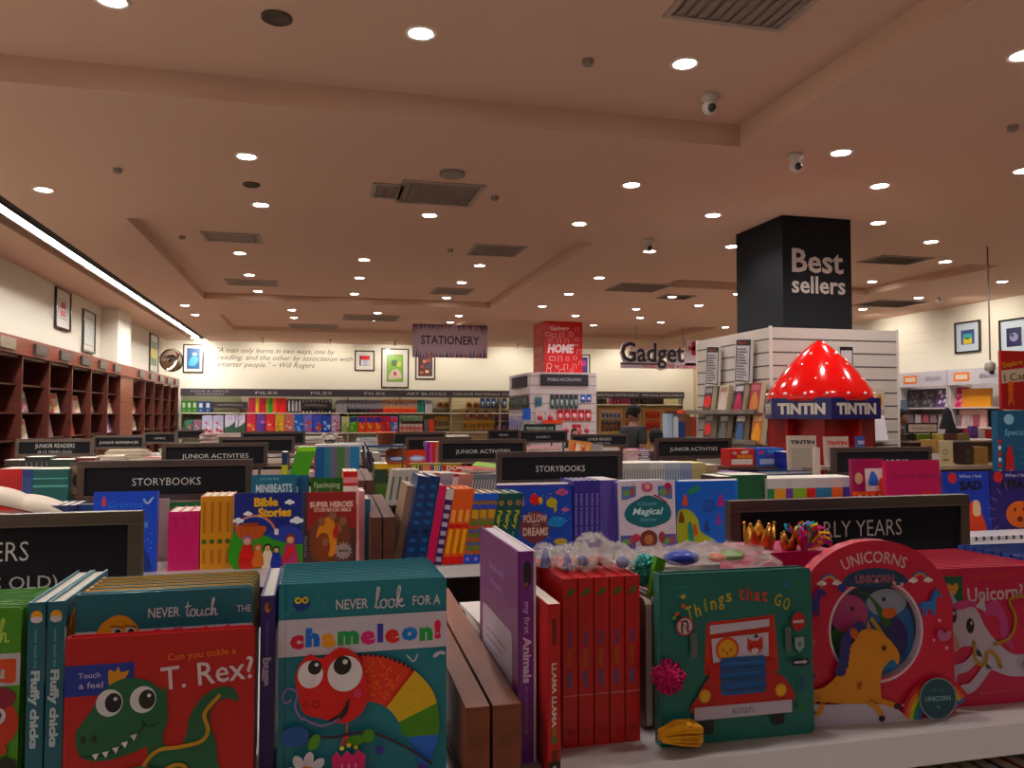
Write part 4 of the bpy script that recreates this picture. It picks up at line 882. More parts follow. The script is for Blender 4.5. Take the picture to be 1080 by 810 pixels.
def spines_px(where, px0, px1, Y, zb, specs, lean=0, group=None, depth=.16, name='paperback_book', parts=False, jit=.0, gap=.0004, seed=0):
    """a row of books, spines to the camera; specs: (count, description, colour, spine art, height, page colour)"""
    rr = random.Random(seed+px0); X0, X1 = atY(px0, 500, Y).x, atY(px1, 500, Y).x; n = sum(s[0] for s in specs); th = (X1-X0)/n; x = X0
    for s in specs:
        cnt, desc, col, art, h = s[:5]; page = s[5] if len(s) > 5 else '#d8d0c0'; me = None
        t = th*math.cos(lean)-gap
        for i in range(cnt):
            x += th
            lb = f'{nth(i, cnt)} {desc} {where}'.strip() if cnt > 1 else f'{desc} {where}'
            if cnt > 1 and 0 < i < cnt-1: lb = f'{ORD[i]} {desc} from the left {where}'
            y = Y+depth/2+rr.uniform(0, jit)
            if parts:
                if me is None: me = [q.mesh(nm) for q, nm in zip(book_parts(depth, h, t, col, spine_art=art, page=page), ('cover', 'page_block'))]
                o = thing(name, lb, 'book', (x, y, zb), (lean, 0, math.pi/2), group or where)
                for nm, m_ in zip(('cover', 'page_block'), me): c = bpy.data.objects.new(nm, m_); COL.objects.link(c); c.parent = o
            else:
                if me is None: me = one_book(depth, h, t, col, spine_art=art, page=page).mesh(name)
                o = bpy.data.objects.new(name, me); COL.objects.link(o); o.location = (x, y, zb); o.rotation_euler = (lean, 0, math.pi/2)
                tag(o, lb, 'book', group or where)
def band(*bs):      # spine art: (v0 fraction, v1 fraction, colour)
    def f(A, t, h):
        for a, b, c in bs: A.rect(t*.0, h*a, t, h*b, c)
    return f
def sptext(txt, col, frac=.5, bg=None, dots=None):
    def f(A, t, h):
        if bg: A.rect(t*.08, h*.1, t*.92, h*.86, bg)
        vtext(A, txt, t/2-t*.2, h*.9, t*.42, col, L=h*frac, bold=.02)
        if dots: A.ell(t/2, h*.08, t*.25, t*.25, dots, n=10)
    return f
# --- second row, front ---
def tales(A, w, h):
    A.text('Grimms', w*.5, h*.80, .022, '#3f7ad8', w=w*.55, shear=.2); A.text('Tales', w*.45, h*.66, .03, '#8fb0e0', w=w*.5, bold=.01); A.rect(w*.38, h*.55, w*.85, h*.62, '#5a88d0')
    A.blob([(w*.12, h*.86), (w*.16, h*.95), (w*.2, h*.86), (w*.16, h*.82)], '#b84a5a'); A.stroke([(w*.78, h*.9), (w*.84, h*.85), (w*.92, h*.92)], .006, '#a8b8d8')
    r = random.Random(2)
    for i in range(40): A.ell(r.uniform(.05, .95)*w, r.uniform(.05, .5)*h, .002, .002, '#7fa8e8', n=6); A.k -= 1
    A.k += 1; A.blob([(w*.3, 0.002), (w*.25, h*.3), (w*.5, h*.45), (w*.8, h*.3), (w*.9, 0.002)], '#0c2c78')
face_px('bright blue fairy tales book in front of the left storybooks sign', 98, 166, 519, 2.6, Z2, .022, '#0c46b8', tales, rz=0)
# dark red and green books lying behind the pink spines
def dkr(A, w, h):
    A.rect(0, h*.86, w, h, '#1c5a34')
    for i in range(4): A.ell(w*(.25+.17*i), h*.8, .014, .01, '#b0607a')
face_px('dark red book with green top behind the pink spines', 167, 244, 529, 2.86, Z2, .03, '#5a1018', dkr, lean=0)
m = MB(); a, b = atY(166, 540, 2.78), atY(178, 540, 2.78); m.box(0, 0, 0, b.x-a.x, .012, .2, '#9a8078', 'matte'); m.build('cardboard_panel', None, (a.x, 2.78, Z2), label='pale card panel between the blue tales book and pink spines', cat='panel')
def pinksp(A, t, h):
    A.stroke([(t*.2, h*.86), (t*.5, h*.9), (t*.8, h*.78), (t*.3, h*.7)], .0015, '#7a0c40'); A.stroke([(t*.2, h*.2), (t*.8, h*.12)], .0015, '#7a0c40')
spines_px('left of the yellow spines', 178, 211, 2.6, Z2, [(3, 'bright pink spine', '#c01a66', pinksp, .178)], parts=True)
def yelsp(A, t, h):
    A.rect(t*.3, h*.5, t*.7, h*.92, '#a86a1c'); A.ell(t/2, h*.38, t*.35, t*.35, '#3a5a2a'); A.rect(t*.3, h*.08, t*.7, h*.28, '#a86a1c')
spines_px('left of the Bible Stories book', 212, 245, 2.6, Z2, [(4, 'golden yellow spine', '#c98a2e', yelsp, .222)], parts=True)
def bible(A, w, h):
    A.blob([(0.001, h*.5), (w*.3, h*.42), (w*.7, h*.46), (w-.001, h*.4), (w-.001, .001), (.001, .001)], '#3f8a24', 4)
    A.blob([(w*.5, h*.42), (w*.75, h*.56), (w-.001, h*.48), (w-.001, h*.3)], '#2c3a8c')
    for i, c in enumerate(('#b8402a', '#d88a2a', '#4a7ac8')): A.ring(w*.3, h*.42, w*(.33-.015*i), w*(.345-.015*i), c, 20, 150)
    A.blob([(w*.03, h*.5), (w*.06, h*.58), (w*.45, h*.56), (w*.44, h*.46), (w*.36, h*.4), (w*.12, h*.4)], '#b0561e'); A.rect(w*.12, h*.56, w*.36, h*.61, '#8a3e14')
    for u in (.1, .2, .3): A.stroke([(w*u, h*.42), (w*(u+.02), h*.57)], .0015, '#7a3410', sm=False)
    A.text('Bible', w*.47, h*.83, .026, '#d8a82a', w=w*.36, bold=.05); A.text('Stories', w*.60, h*.69, .026, '#d8a82a', w=w*.5, bold=.05)
    A.cloud(w*.82, h*.87, .010); A.cloud(w*.2, h*.73, .009); A.cloud(w*.93, h*.62, .014); A.cloud(w*.06, h*.64, .011); A.rect(w*.6, h*.44, w*.66, h*.52, '#d8d0c8', .003)
    for u, v, s, c1, hc in ((.2, .2, 1.3, '#b81c2a', '#8a5a8a'), (.5, .14, 1.0, '#d8c8b0', '#18120e'), (.63, .12, .9, '#1c2c8a', '#18120e'), (.84, .2, 1.3, '#a03a5a', '#7a2c1c'), (.36, .16, .9, '#c06a2a', '#b0561e')):
        A.blob([(w*u-.018*s, h*v-.03*s), (w*u-.01*s, h*v+.02*s), (w*u+.01*s, h*v+.02*s), (w*u+.018*s, h*v-.03*s)], c1); A.ell(w*u, h*v+.032*s, .0115*s, .0115*s, hc); A.ell(w*u, h*v+.029*s, .008*s, .008*s, '#c99a78')
    A.blob([(w*.74, h*.08), (w*.8, h*.24), (w*.9, h*.26), (w*.8, h*.12)], '#c9202a'); A.rect(w*.08, h*.14, w*.3, h*.2, '#c9202a', .005)
face_px('dark blue Bible Stories picture book with rainbow and ark', 247, 318, 520.5, 2.58, Z2, .02, '#17236e', bible)
def heroes(A, w, h):
    A.rect(0, 0, w, h*.5, '#4a2c28'); A.rect(0, 0, w*.08, h, '#3c2830'); A.blob([(w*.2, h*.1), (w*.15, h*.5), (w*.4, h*.68), (w*.75, h*.66), (w*.9, h*.4), (w*.7, h*.08)], '#6a3a26')
    A.text('SUPER HEROES', w*.53, h*.80, .017, '#d8b0a0', w=w*.82, bold=.05); A.text('STORYBOOK BIBLE', w*.55, h*.735, .011, '#d8b0a0', w=w*.7, bold=.04)
    A.blob([(w*.25, h*.4), (w*.35, h*.6), (w*.5, h*.66), (w*.62, h*.5), (w*.62, h*.2), (w*.5, h*.12), (w*.4, h*.3)], '#c9803a'); A.blob([(w*.22, h*.22), (w*.3, h*.42), (w*.46, h*.42), (w*.5, h*.2), (w*.36, h*.1)], '#7a3a20')
    for u, v in ((.55, .68), (.35, .6), (.75, .6), (.42, .32), (.66, .5)): A.ell(w*u, h*v, .011, .014, '#8a5a42')
    A.blob([(w*.56, h*.45), (w*.62, h*.56), (w*.66, h*.46), (w*.6, h*.36)], '#a8261c'); A.star(w*.76, h*.19, .03, '#9a8a88', n=14, k=.7); A.text('Bible', w*.76, h*.18, .008, '#4a2c28', w=.03, bold=.03)
    vtext(A, 'Retold by', w*.035, h*.4, .006, '#8a94a8', L=h*.28)
face_px('brown red SUPER HEROES STORYBOOK BIBLE facing front', 320, 376, 519.5, 2.58, Z2, .026, '#8a2a2a', heroes, spine='#b04a5a')
spines_px('right of the super heroes bible', 379, 391, 2.62, Z2, [(1, 'pale pink thin book', '#c98a8a', None, .225), (1, 'dusty blue spine book', '#2c5a78', None, .2)], parts=True)
def mini(A, w, h):
    A.text('MINIBEASTS', w*.5, h*.76, .030, '#cfd8d8', w=w*.8, bold=.01); A.text('Lift the flap', w*.4, h*.93, .01, '#8fb8b8', w=w*.4)
    A.ell(w*.55, h*.62, .024, .02, '#3a8ad0'); A.ell(w*.85, h*.62, .028, .022, '#a83a8a'); A.rect(0, 0, w, h*.5, '#2a7a3a')
face_px('teal MINIBEASTS book standing behind Bible Stories', 265, 313, 501, 2.98, Z2, .025, '#0e5f78', mini)
face_px('dark blue-green book beside the MINIBEASTS book', 314, 326, 501.5, 3.0, Z2, .02, '#0e4f72', None)
def jung(A, w, h):
    A.text('Fascinating', w*.5, h*.86, .022, '#b8c8a0', w=w*.8); A.text('Jungles', w*.5, h*.70, .034, '#b02a8a', w=w*.75, bold=.03); A.rect(0, 0, w, h*.5, '#1c4a1c')
face_px('dark green Fascinating Jungles book behind the super heroes bible', 328, 362, 504.5, 2.98, Z2, .025, '#24541e', jung)
spines_px('right of the Fascinating Jungles book', 362, 377, 2.98, Z2, [(3, 'red spine with white block', '#b8242c', band((.55, .8, '#d8ccc8'), (.84, .92, '#d88a8a')), .265)])
# wooden dividers, second and third row
def plank_px(label, p0, p1, Y, y1, zb, ztop): a, b = atY(p0, 540, Y), atY(p1, 540, Y); plank(label, a.x, b.x, Y, y1, zb, ztop, .02, col='#5c3527')
plank_px('left brown wooden divider right of the super heroes bible', 391.5, 403, 2.5, 3.02, Z2, 1.185); plank_px('right brown wooden divider beside the pale leaning book', 404.5, 417, 2.5, 3.02, Z2, 1.185)
plank_px('left wooden divider behind, next to the red and white spines', 378, 385, 4.24, 4.85, Z3, 1.16); plank_px('right wooden divider behind, next to the yellow topped book', 386, 394.5, 4.24, 4.85, Z3, 1.16)
# leaning row in front of the pale leaning book
L_ = .17
a = atY(419, 590, 2.55)
m = one_book(.2, .245, .03, '#8a6f60', page='#b8a898'); m.build('hardback_book', None, (a.x+.02, 2.66, Z2), (L_, 0, math.pi/2), label='pale brown leaning book right of the second pair of dividers', cat='book')
def navy(A, t, h):
    for i in range(9): A.rect(t*.25, h*(.06+.1*i), t*.75, h*(.1+.1*i), '#1c5a8a' if i != 3 else '#0c1c3a')
def purp(A, t, h):
    for i in range(7): A.rect(t*.15, h*(.04+.115*i), t*.85, h*(.1+.115*i), '#b8a8b8')
    A.rect(0, h*.86, t, h, '#c8c0c0')
def orng(A, t, h): A.rect(0, .0, t, h*.1, '#c9302a'); A.rect(t*.25, h*.14, t*.75, h*.46, '#e0b040'); A.rect(0, h*.48, t, h*.53, '#c93020'); A.rect(t*.2, h*.56, t*.8, h*.72, '#e8a060')
def mult(A, t, h):
    A.rect(0, 0, t, h*.12, '#2a4ab8'); A.ell(t/2, h*.06, t*.25, t*.25, '#9a7ac0', n=8)
    for i in range(8): A.rect(t*.1, h*(.14+.06*i), t*.9, h*(.17+.06*i), ('#c9582a', '#5a8a2a', '#3a5ab0')[i % 3])
    A.rect(t*.1, h*.64, t*.9, h*.76, '#c99a2a'); A.rect(0, h*.78, t, h*.84, '#3a4ab0'); A.rect(0, h*.9, t, h, '#2a5ac0')
def teals(A, t, h):
    A.ell(t/2, h*.86, t*.3, t*.3, '#b07a4a', n=10); A.ell(t/2, h*.86, t*.15, t*.15, '#0c4a48', n=8); vtext(A, 'Fairy', t*.3, h*.75, t*.5, '#b8b02a', L=h*.28, bold=.03); vtext(A, 'tale', t*.32, h*.44, t*.36, '#5aa0c0', L=h*.2); A.ell(t/2, h*.08, t*.22, t*.2, '#a84a5a', n=8)
spines_px('in the leaning row', 425, 449, 2.5, Z2, [(2, 'dark navy leaning spine', '#12305e', navy, .28)], lean=L_, parts=True)
spines_px('in the leaning row', 449, 466, 2.5, Z2, [(1, 'hot pink leaning spine', '#c4205a', None, .25), (1, 'purple and white blocked leaning spine', '#3a1c56', purp, .238)], lean=L_, parts=True)
spines_px('in the leaning row', 466, 488, 2.5, Z2, [(3, 'orange leaning spine', '#d8641c', orng, .238, '#c9a878')], lean=L_, parts=True)
spines_px('in the leaning row', 488, 514, 2.5, Z2, [(3, 'multicoloured leaning spine with blue foot', '#8a6a4a', mult, .222)], lean=L_, parts=True)
spines_px('in the leaning row', 514, 541, 2.5, Z2, [(3, 'teal leaning spine with yellow lettering', '#0c4a46', teals, .22)], lean=L_, parts=True)
# follow your dreams
def follow(A, w, h):
    A.rect(0, 0, w, h, '#20409a'); A.ell(w*.45, h*.36, w*.22, w*.22, '#6e3038'); A.text('FOLLOW', w*.46, h*.44, .026, '#d8b8a8', w=w*.34, bold=.03); A.text('your', w*.46, h*.38, .010, '#c99a8a', w=w*.1); A.text('DREAMS', w*.46, h*.23, .028, '#d8b8a8', w=w*.36, bold=.03); A.text('The little book', w*.45, h*.55, .008, '#c99a8a', w=w*.18)
    A.cloud(w*.16, h*.88, .013, '#c09ac0'); A.cloud(w*.85, h*.9, .016, '#c05a80'); A.cloud(w*.9, h*.62, .010, '#c06a8a'); A.rect(w*.13, h*.7, w*.3, h*.86, '#c07a9a'); A.ell(w*.22, h*.76, w*.06, w*.05, '#b89a3a')
    A.blob([(w*.38, h*.8), (w*.45, h*.9), (w*.52, h*.8), (w*.45, h*.7)], '#c9302a'); A.ell(w*.54, h*.78, w*.03, w*.05, '#d8a02a'); A.ell(w*.7, h*.74, w*.08, w*.07, '#b0a03a'); A.rect(w*.73, h*.6, w*.77, h*.76, '#b0a03a')
    A.blob([(w*.05, h*.06), (w*.04, h*.4), (w*.11, h*.54), (w*.16, h*.4), (w*.15, h*.06)], '#c9922a'); A.ell(w*.1, h*.3, .005, .008, '#6a2a1a'); A.blob([(w*.62, h*.4), (w*.72, h*.52), (w*.9, h*.48), (w*.84, h*.36), (w*.7, h*.36)], '#2a78b0'); A.ell(w*.82, h*.12, w*.1, h*.05, '#b09a2a')
    r = random.Random(3)
    for i in range(30): A.star(r.uniform(.05, .95)*w, r.uniform(.05, .95)*h, .0025, '#a8b8e0'); A.k -= 1
face_px('blue FOLLOW your DREAMS picture book facing front', 531, 604, 513.5, 2.70, Z2, .016, '#2a2a7a', follow, spine='#342a80')
for k in range(4): face_px(f'purple book, {ORD[k]} copy behind Follow your Dreams', 524, 600, 510, 2.73+.02*k, Z2, .015, '#43307e', None, h=.225, lean=0, parts=False, group='purple copies')
def purs(A, t, h): vtext(A, 'ballet bunnies and', t*.3, h*.8, t*.4, '#a89ac8', L=h*.6)
spines_px('between the dreams book and the Magical book', 605, 633, 2.7, Z2, [(5, 'deep purple spine with pale lettering', '#362a7c', purs, .238)], parts=True)
spines_px('between the lettered purple spines and Magical book', 633, 652, 2.7, Z2, [(7, 'thin violet spine', '#5a4a94', None, .238)])
def magic(A, w, h):
    A.rect(w*.04, h*.03, w*.96, h*.97, '#c8b8c0')
    for sx, sy, c in ((.17, .82, '#5a6a9a'), (.82, .82, '#5a6a9a'), (.14, .1, '#4a4a8a'), (.86, .1, '#4a4a8a')):
        A.rect(w*(sx-.13), h*(sy-.1), w*(sx+.13), h*(sy+.1), c); A.ell(w*(sx-.04), h*sy, w*.07, h*.05, '#6a8a5a'); A.ell(w*(sx+.06), h*(sy+.02), w*.04, h*.06, '#9a4a4a')
    A.blob([(w*.5, h*.95), (w*.6, h*.8), (w*.9, h*.7), (w*.95, h*.45), (w*.8, h*.25), (w*.5, h*.15), (w*.2, h*.25), (w*.05, h*.45), (w*.1, h*.7), (w*.4, h*.8)], '#c8b8c0')
    A.blob([(w*.5, h*.78), (w*.75, h*.7), (w*.88, h*.62), (w*.92, h*.5), (w*.84, h*.38), (w*.5, h*.3), (w*.18, h*.38), (w*.08, h*.5), (w*.14, h*.62), (w*.27, h*.7)], '#0c5a62')
    A.text('Classic', w*.5, h*.635, .013, '#7fb0b8', w=w*.34, shear=.3); A.text('Magical', w*.5, h*.50, .024, '#c8d8d8', w=w*.55, bold=.02, shear=.25); A.text('Stories', w*.5, h*.40, .013, '#7fb0b8', w=w*.3, shear=.3)
    A.ell(w*.5, h*.9, w*.1, w*.08, '#b04a6a'); A.ell(w*.5, h*.91, w*.05, w*.05, '#c99a8a'); A.ell(w*.87, h*.92, w*.06, w*.05, '#a82a4a'); A.stroke([(w*.62, h*.78), (w*.72, h*.74), (w*.84, h*.66)], .006, '#7a1c3a')
    A.blob([(w*.38, h*.04), (w*.36, h*.2), (w*.5, h*.27), (w*.64, h*.2), (w*.62, h*.04)], '#6a3428'); A.ell(w*.5, h*.13, w*.08, h*.07, '#a86a4a'); A.ell(w*.28, h*.16, w*.07, h*.06, '#b03a4a'); A.ell(w*.74, h*.16, w*.06, h*.08, '#8a3a3a')
    r = random.Random(4)
    for i in range(24): A.ell(w*r.uniform(.06, .94), h*r.choice((.95, .96, .04, .05, .28, .3)), .0022, .0022, r.choice(('#7a2a4a', '#3a3a6a', '#8a5a2a')), n=6)
face_px('white bordered Magical Stories book with teal title shape', 654, 713, 515, 2.64, Z2, .016, '#c9bcc4', magic, h=.238)
for k in range(5): face_px(f'white topped book, {ORD[k]} copy behind the Magical Stories book', 650-k*3, 709-k*3, 511, 2.67+.022*k, Z2, .016, '#5a4a94', None, h=.232, lean=0, parts=False, page='#ddd4d8', group='white topped copies')
def blueb(A, w, h):
    A.rect(0, 0, w, h, '#1c58b0'); A.blob([(w*.02, h*.5), (w*.2, h*.55), (w*.35, h*.4), (w*.4, h*.2), (w*.6, h*.05), (w*.2, 0.003), (.003, .003)], '#a0a03a'); A.ell(w*.3, h*.86, w*.12, h*.05, '#2f7a4a', rot=.5); A.ring(w*.55, h*.6, .02, .024, '#14387a'); A.ell(w*.55, h*.6, .016, .02, '#2a4a9a')
    for u, v, c in ((.15, .72, '#b84a2a'), (.3, .25, '#b05a1c'), (.08, .45, '#6a3a1c'), (.5, .3, '#1c3a7a'), (.75, .7, '#a02a6a'), (.7, .4, '#7a3a8a')): A.blob([(w*u-.012, h*v-.02), (w*u, h*v+.02), (w*u+.012, h*v-.02)], c)
    A.blob([(w*.2, h*.05), (w*.18, h*.3), (w*.24, h*.34), (w*.28, h*.05)], '#1c7a6a')
face_px('bright blue picture book with tree right of the Magical book', 714, 776, 519, 2.68, Z2, .02, '#1c58b0', blueb, h=.228)
for k in range(3): face_px(f'bright blue book, {ORD[k]} copy behind the blue tree book', 716, 778, 515, 2.72+.024*k, Z2, .018, '#2a6ac8', None, h=.226, lean=0, parts=False, group='bright blue copies')
# right end of second row
def sad(word, face):
    def f(A, w, h):
        A.ell(w*.18, h*.9, w*.1, w*.1, '#b83a3a'); A.text('When I feel', w*.58, h*.90, .013, '#b8c0d8', w=w*.5, bold=.01); A.text(word, w*.58, h*.71, .034, '#0c0c14', w=w*(.5 if word == 'SAD' else .72), bold=.05)
        if face: 
            A.ell(w*.62, h*.28, w*.32, h*.22, '#c9682a')
            for u in (.5, .7): A.ell(w*u, h*.36, .006, .009, '#301008')
            A.ell(w*.6, h*.2, .014, .012, '#5a1c10')
            for i in range(6): a = 1.9+i*.35; A.stroke([(w*.5+.1*math.cos(a), h*.3+.1*math.sin(a)), (w*.5+.13*math.cos(a), h*.3+.13*math.sin(a))], .003, '#8a6ab0')
        else:
            A.blob([(w*.5, h*.05), (w*.55, h*.5), (w*.72, h*.4), (w*.88, h*.05)], '#c94a2a'); A.blob([(w*.6, h*.3), (w*.62, h*.52), (w*.75, h*.5), (w*.76, h*.3)], '#d8b890')
    return f
face_px('blue book When I feel SAD right of EARLY YEARS sign', 998, 1045, 497.5, 2.66, Z2, .018, '#16349a', sad('SAD', 0), spine='#12286a', h=.245)
face_px('dark violet book When I feel AFRAID at the right edge', 1046, 1094, 496, 2.66, Z2, .018, '#241860', sad('AFRAID', 1), h=.245)
def calm(A, w, h): A.text('Calm Me Down', w*.5, h*.72, .022, '#6a0c34', w=w*.78, shear=.15); A.blob([(w*.6, h*.1), (w*.65, h*.5), (w*.9, h*.45), (w*.96, h*.1)], '#c03a3a')
face_px('magenta book with dark title standing left of the SAD book', 935, 994, 485.5, 2.9, Z2, .02, '#b01a50', calm, rz=.03)
def comic(A, w, h):
    r = random.Random(6)
    A.rect(0, h*.85, w, h, '#8a1c4a'); A.rect(w*.4, h*.5, w, h*.85, '#c8c0b8'); A.blob([(w*.5, h*.6), (w*.6, h*.8), (w*.75, h*.75), (w*.8, h*.6)], '#2a6ab8'); A.ell(w*.2, h*.7, .02, .025, '#b89a7a'); A.ell(w*.9, h*.6, .015, .03, '#c9602a'); A.rect(0, 0, w, h*.5, '#c9582a')
    for i in range(8): A.stroke([(w*(.1+.1*i), h*.1), (w*(.12+.1*i), h*.45)], .004, '#e0d8d0' if i % 2 else '#181818')
face_px('comic style book with white panel left of the magenta book', 900, 934, 484, 3.0, Z2, .02, '#8a1c4a', comic)
# white price-tag rail and flat blue books at the right edge
m = MB(); a, b = atY(1022, 570, 2.5), atY(1130, 570, 2.5); L = b.x-a.x; m.box(0, 0, 0, L, .13, .018, '#cfcace', 'plastic'); 
for i in range(14): m.box(L*(i+.5)/14-.006, -.0006, .004, L*(i+.5)/14+.004, 0, .018, '#2c2c30'); m.box(L*(i+.5)/14-.001, 0, .018, L*(i+.5)/14+.001, .12, .0187, '#8a868c')
m.build('slatted_tray', None, (a.x, 2.482, Z2), label='white slatted tray in front of the SAD and AFRAID books', cat='tray')
# --- second row, rear: coloured spines behind the EARLY YEARS sign ---
wt = lambda c: band((0, .76, c), (.97, 1, '#c8c0c0'))
spines_px('in the low row above the EARLY YEARS sign', 779, 809, 3.2, Z2, [(9, 'dark green thin spine', '#134a2a', band((.3, .34, '#2a6a3a')), .205)], group='low row')
spines_px('in the low row above the EARLY YEARS sign', 809, 905, 3.18, Z2, [(3, 'white spine with green foot', '#b8b0ac', wt('#1c6a3a'), .188), (5, 'white spine with amber foot', '#b8b0ac', wt('#c98a1c'), .188), (3, 'white spine with violet foot', '#b0a8a8', wt('#5a2a7a'), .188), (6, 'white spine with lime foot', '#b8b0ac', wt('#7a9a1c'), .188), (4, 'white spine with red foot', '#b8b0ac', wt('#b82a20'), .188), (7, 'white spine with teal-blue foot', '#b0a8ac', wt('#146a8a'), .188), (5, 'white spine with orange foot', '#b8a8a0', wt('#c9641c'), .188), (5, 'white spine with royal blue foot', '#a8a0ac', wt('#1c2c80'), .188), (2, 'black and silver spine', '#2a2a2c', band((.3, .6, '#8a8a8a')), .188)], group='low row')
spines_px('left of the dark green spines', 757, 779, 3.2, Z2, [(2, 'dark brown thick spine', '#2c1c1a', None, .2), (1, 'leaf green spine', '#1c5a2c', None, .205)], lean=-.0)
m = MB(); m.box(-.12, 0, 0, .12, .18, .02, '#3a2468', 'print'); a = atY(785, 480, 3.3)
# --- third row ---
pal = lambda c: band((0, 1, c))
def lines(c):
    def f(A, t, h): A.rect(t*.2, h*.15, t*.5, h*.8, c)
    return f
spines_px('in the leaning paperback row above the wooden dividers', 408, 436, 4.1, Z3, [(4, 'grey-white leaning book', '#a8a098', lines('#4a5048'), .182, '#d0c8bc')], lean=.16, depth=.14, group='leaning paperbacks of the third row', parts=True)
spines_px('in the long leaning row behind the orange spines', 436, 520, 4.1, Z3, [(5, 'pale pink-grey spine', '#a89090', lines('#6a5a60'), .165), (2, 'rust orange spine', '#a84a24', None, .165), (5, 'lilac grey spine', '#9a8a94', lines('#5a5060'), .162), (2, 'crimson spine', '#a01c30', band((.5, .9, '#d0b0b0')), .158), (5, 'salmon pink spine', '#b8786a', lines('#5a6070'), .155), (9, 'slate grey thin spine', '#6a6a70', lines('#c0b8b0'), .153)], lean=.2, group='leaning paperbacks of the third row')
spines_px('right of the wooden dividers behind', 395, 409, 4.25, Z3, [(4, 'yellow-topped dark green spine', '#1c3420', band((.86, 1, '#c9a02a'), (.1, .5, '#4a6a2a')), .205)])
for i, (p0, p1, tx, c1, c2) in enumerate(((432, 444, 'SU', '#1c5a34', '#c9a82a'), (444, 456, 'DO', '#a82a6a', '#c9a82a'), (456, 466, 'KU', '#164a8a', '#d8c84a'), (467, 487, 'DO', '#b8301c', '#c8c0a0'))):
    def kd(A, w, h, tx=tx, c2=c2): A.text(tx, w*.5, h-.042, .028, c2, w=w*.6, bold=.05); A.rect(0, h-.012, w, h, '#8a8a3a')
    face_px(f'puzzle book with the letters {tx}, {ORD[i]} from the left above leaning row', p0, p1, 488.5, 4.75, Z3, .02, c1, kd, parts=False, lean=0)
# loose magazines lying on top of the leaning row
def flat(label, px, py, Y, w, d, t, col, rz=0, rx=0, ry=0, name='magazine', cat='magazine', page='#cfc6bc', z=None, art=None):
    p = atY(px, py, Y); m = MB(); m.box(-w/2, -d/2, 0, w/2, d/2, t*.15, col); m.box(-w/2+.002, -d/2+.002, t*.15, w/2-.002, d/2-.002, t*.85, page, 'pages'); m.box(-w/2, -d/2, t*.85, w/2, d/2, t, col)
    if art: art(Art(m, (-w/2, -d/2, t), (1, 0, 0), (0, 1, 0), e=.0004), w, d)
    return m.build(name, None, (p.x, Y, z if z is not None else p.z), (rx, ry, rz), label=label, cat=cat)
flat('red magazine lying tilted on the long leaning row', 505, 497, 4.22, .2, .14, .012, '#b01c3a', .5, .06, .04, z=1.207); flat('green magazine lying on the right of the leaning row', 514, 492, 4.3, .15, .14, .012, '#7a9a4a', -.4, .1, .1, z=1.215)
# pale spines right of the right storybooks sign
def pl(c, c2): return (c, lines(c2))
spines_px('right of the STORYBOOKS sign on the third row', 652, 717, 4.3, Z3, [(12, 'pale grey thin spine', '#a8a49c', lines('#5a6068'), .185), (6, 'white thin spine', '#b8b4b0', lines('#3a4048'), .185), (6, 'ice blue thin spine', '#9aa4b0', lines('#2a4a7a'), .183)], group='pale thin spines', depth=.2)
spines_px('left of the right JUNIOR ACTIVITIES sign post', 717, 757, 4.3, Z3, [(5, 'blue-striped thin spine', '#8a94a8', lines('#1c3a7a'), .182), (6, 'cream thin spine', '#b0a078', lines('#7a6a3a'), .18, '#d8c080'), (5, 'tan thin spine', '#9a8468', lines('#5a4a3a'), .168)], group='pale thin spines', depth=.2)
spines_px('at the far left edge of the third row', 0, 72, 4.35, Z3, [(8, 'bright red paperback spine', '#b01c20', lines('#7a1014'), .2), (4, 'navy paperback spine', '#22346a', lines('#4a5a8a'), .198), (13, 'teal paperback spine', '#12504e', band((.55, .6, '#5a9a8a'), (.75, .78, '#5a9a8a')), .196)], group='left paperbacks')
face_px('photo covered book between teal paperbacks and storybooks sign', 73, 91, 488, 4.4, Z3, .02, '#4a3c30', lambda A, w, h: (A.rect(w*.1, h*.3, w*.9, h*.92, '#7a6450'), A.ell(w*.5, h*.6, w*.3, h*.16, '#1a1820'), A.ell(w*.55, h*.62, w*.12, h*.06, '#6a5a60')), parts=False)
# left: navy set and open books of the second row
def csp(A, t, h): A.ring(t/2, h*.8, t*.16, t*.26, '#8a90b0', 60, 300, 10); A.rect(t*.2, h*.3, t*.8, h*.5, '#3a3a6a')
spines_px('left of the blue tales book', 43, 80, 2.75, Z2, [(4, 'navy spine with silver crescent', '#16224e', csp, .19)], parts=True)
face_px('dark blue small book right of the navy crescent spines', 80, 98, 526, 2.76, Z2, .02, '#123466', None, parts=False, h=.19)
def openbook(label, p, rz, rx, ry, w=.2, d=.15, col='#6a3020'):
    t = thing('open_book', label, 'open book', p, (rx, ry, rz)); m = MB(); m.box(-w, -d/2, 0, w, d/2, .004, col); m.build('cover', t)
    m = MB()
    for s in (-1, 1):
        vs = [(s*w*.98*i/8, y, .005+.022*math.sin(math.pi*min(1, .12+.88*i/8))**.6*(1-.4*i/8)) for i in range(9) for y in (-d*.48, d*.48)]
        lo = [(x, y, .004) for x, y, z in vs]; n = len(vs)
        fs = [(2*i, 2*i+2, 2*i+3, 2*i+1)[::s] for i in range(8)]+[(2*i, n+2*i, n+2*i+2, 2*i+2)[::s] for i in range(8)]+[(2*i+1, 2*i+3, n+2*i+3, n+2*i+1)[::s] for i in range(8)]+[(16, n+16, n+17, 17)[::s]]
        m.add(vs+lo, fs, '#cfc0ac', 'matte', True)
    m.build('pages', t)
a = atY(10, 540, 2.75); openbook('open book with white pages tilted on a pile at left edge', (a.x+.03, 2.76, 1.225), .25, .15, .3, .15)
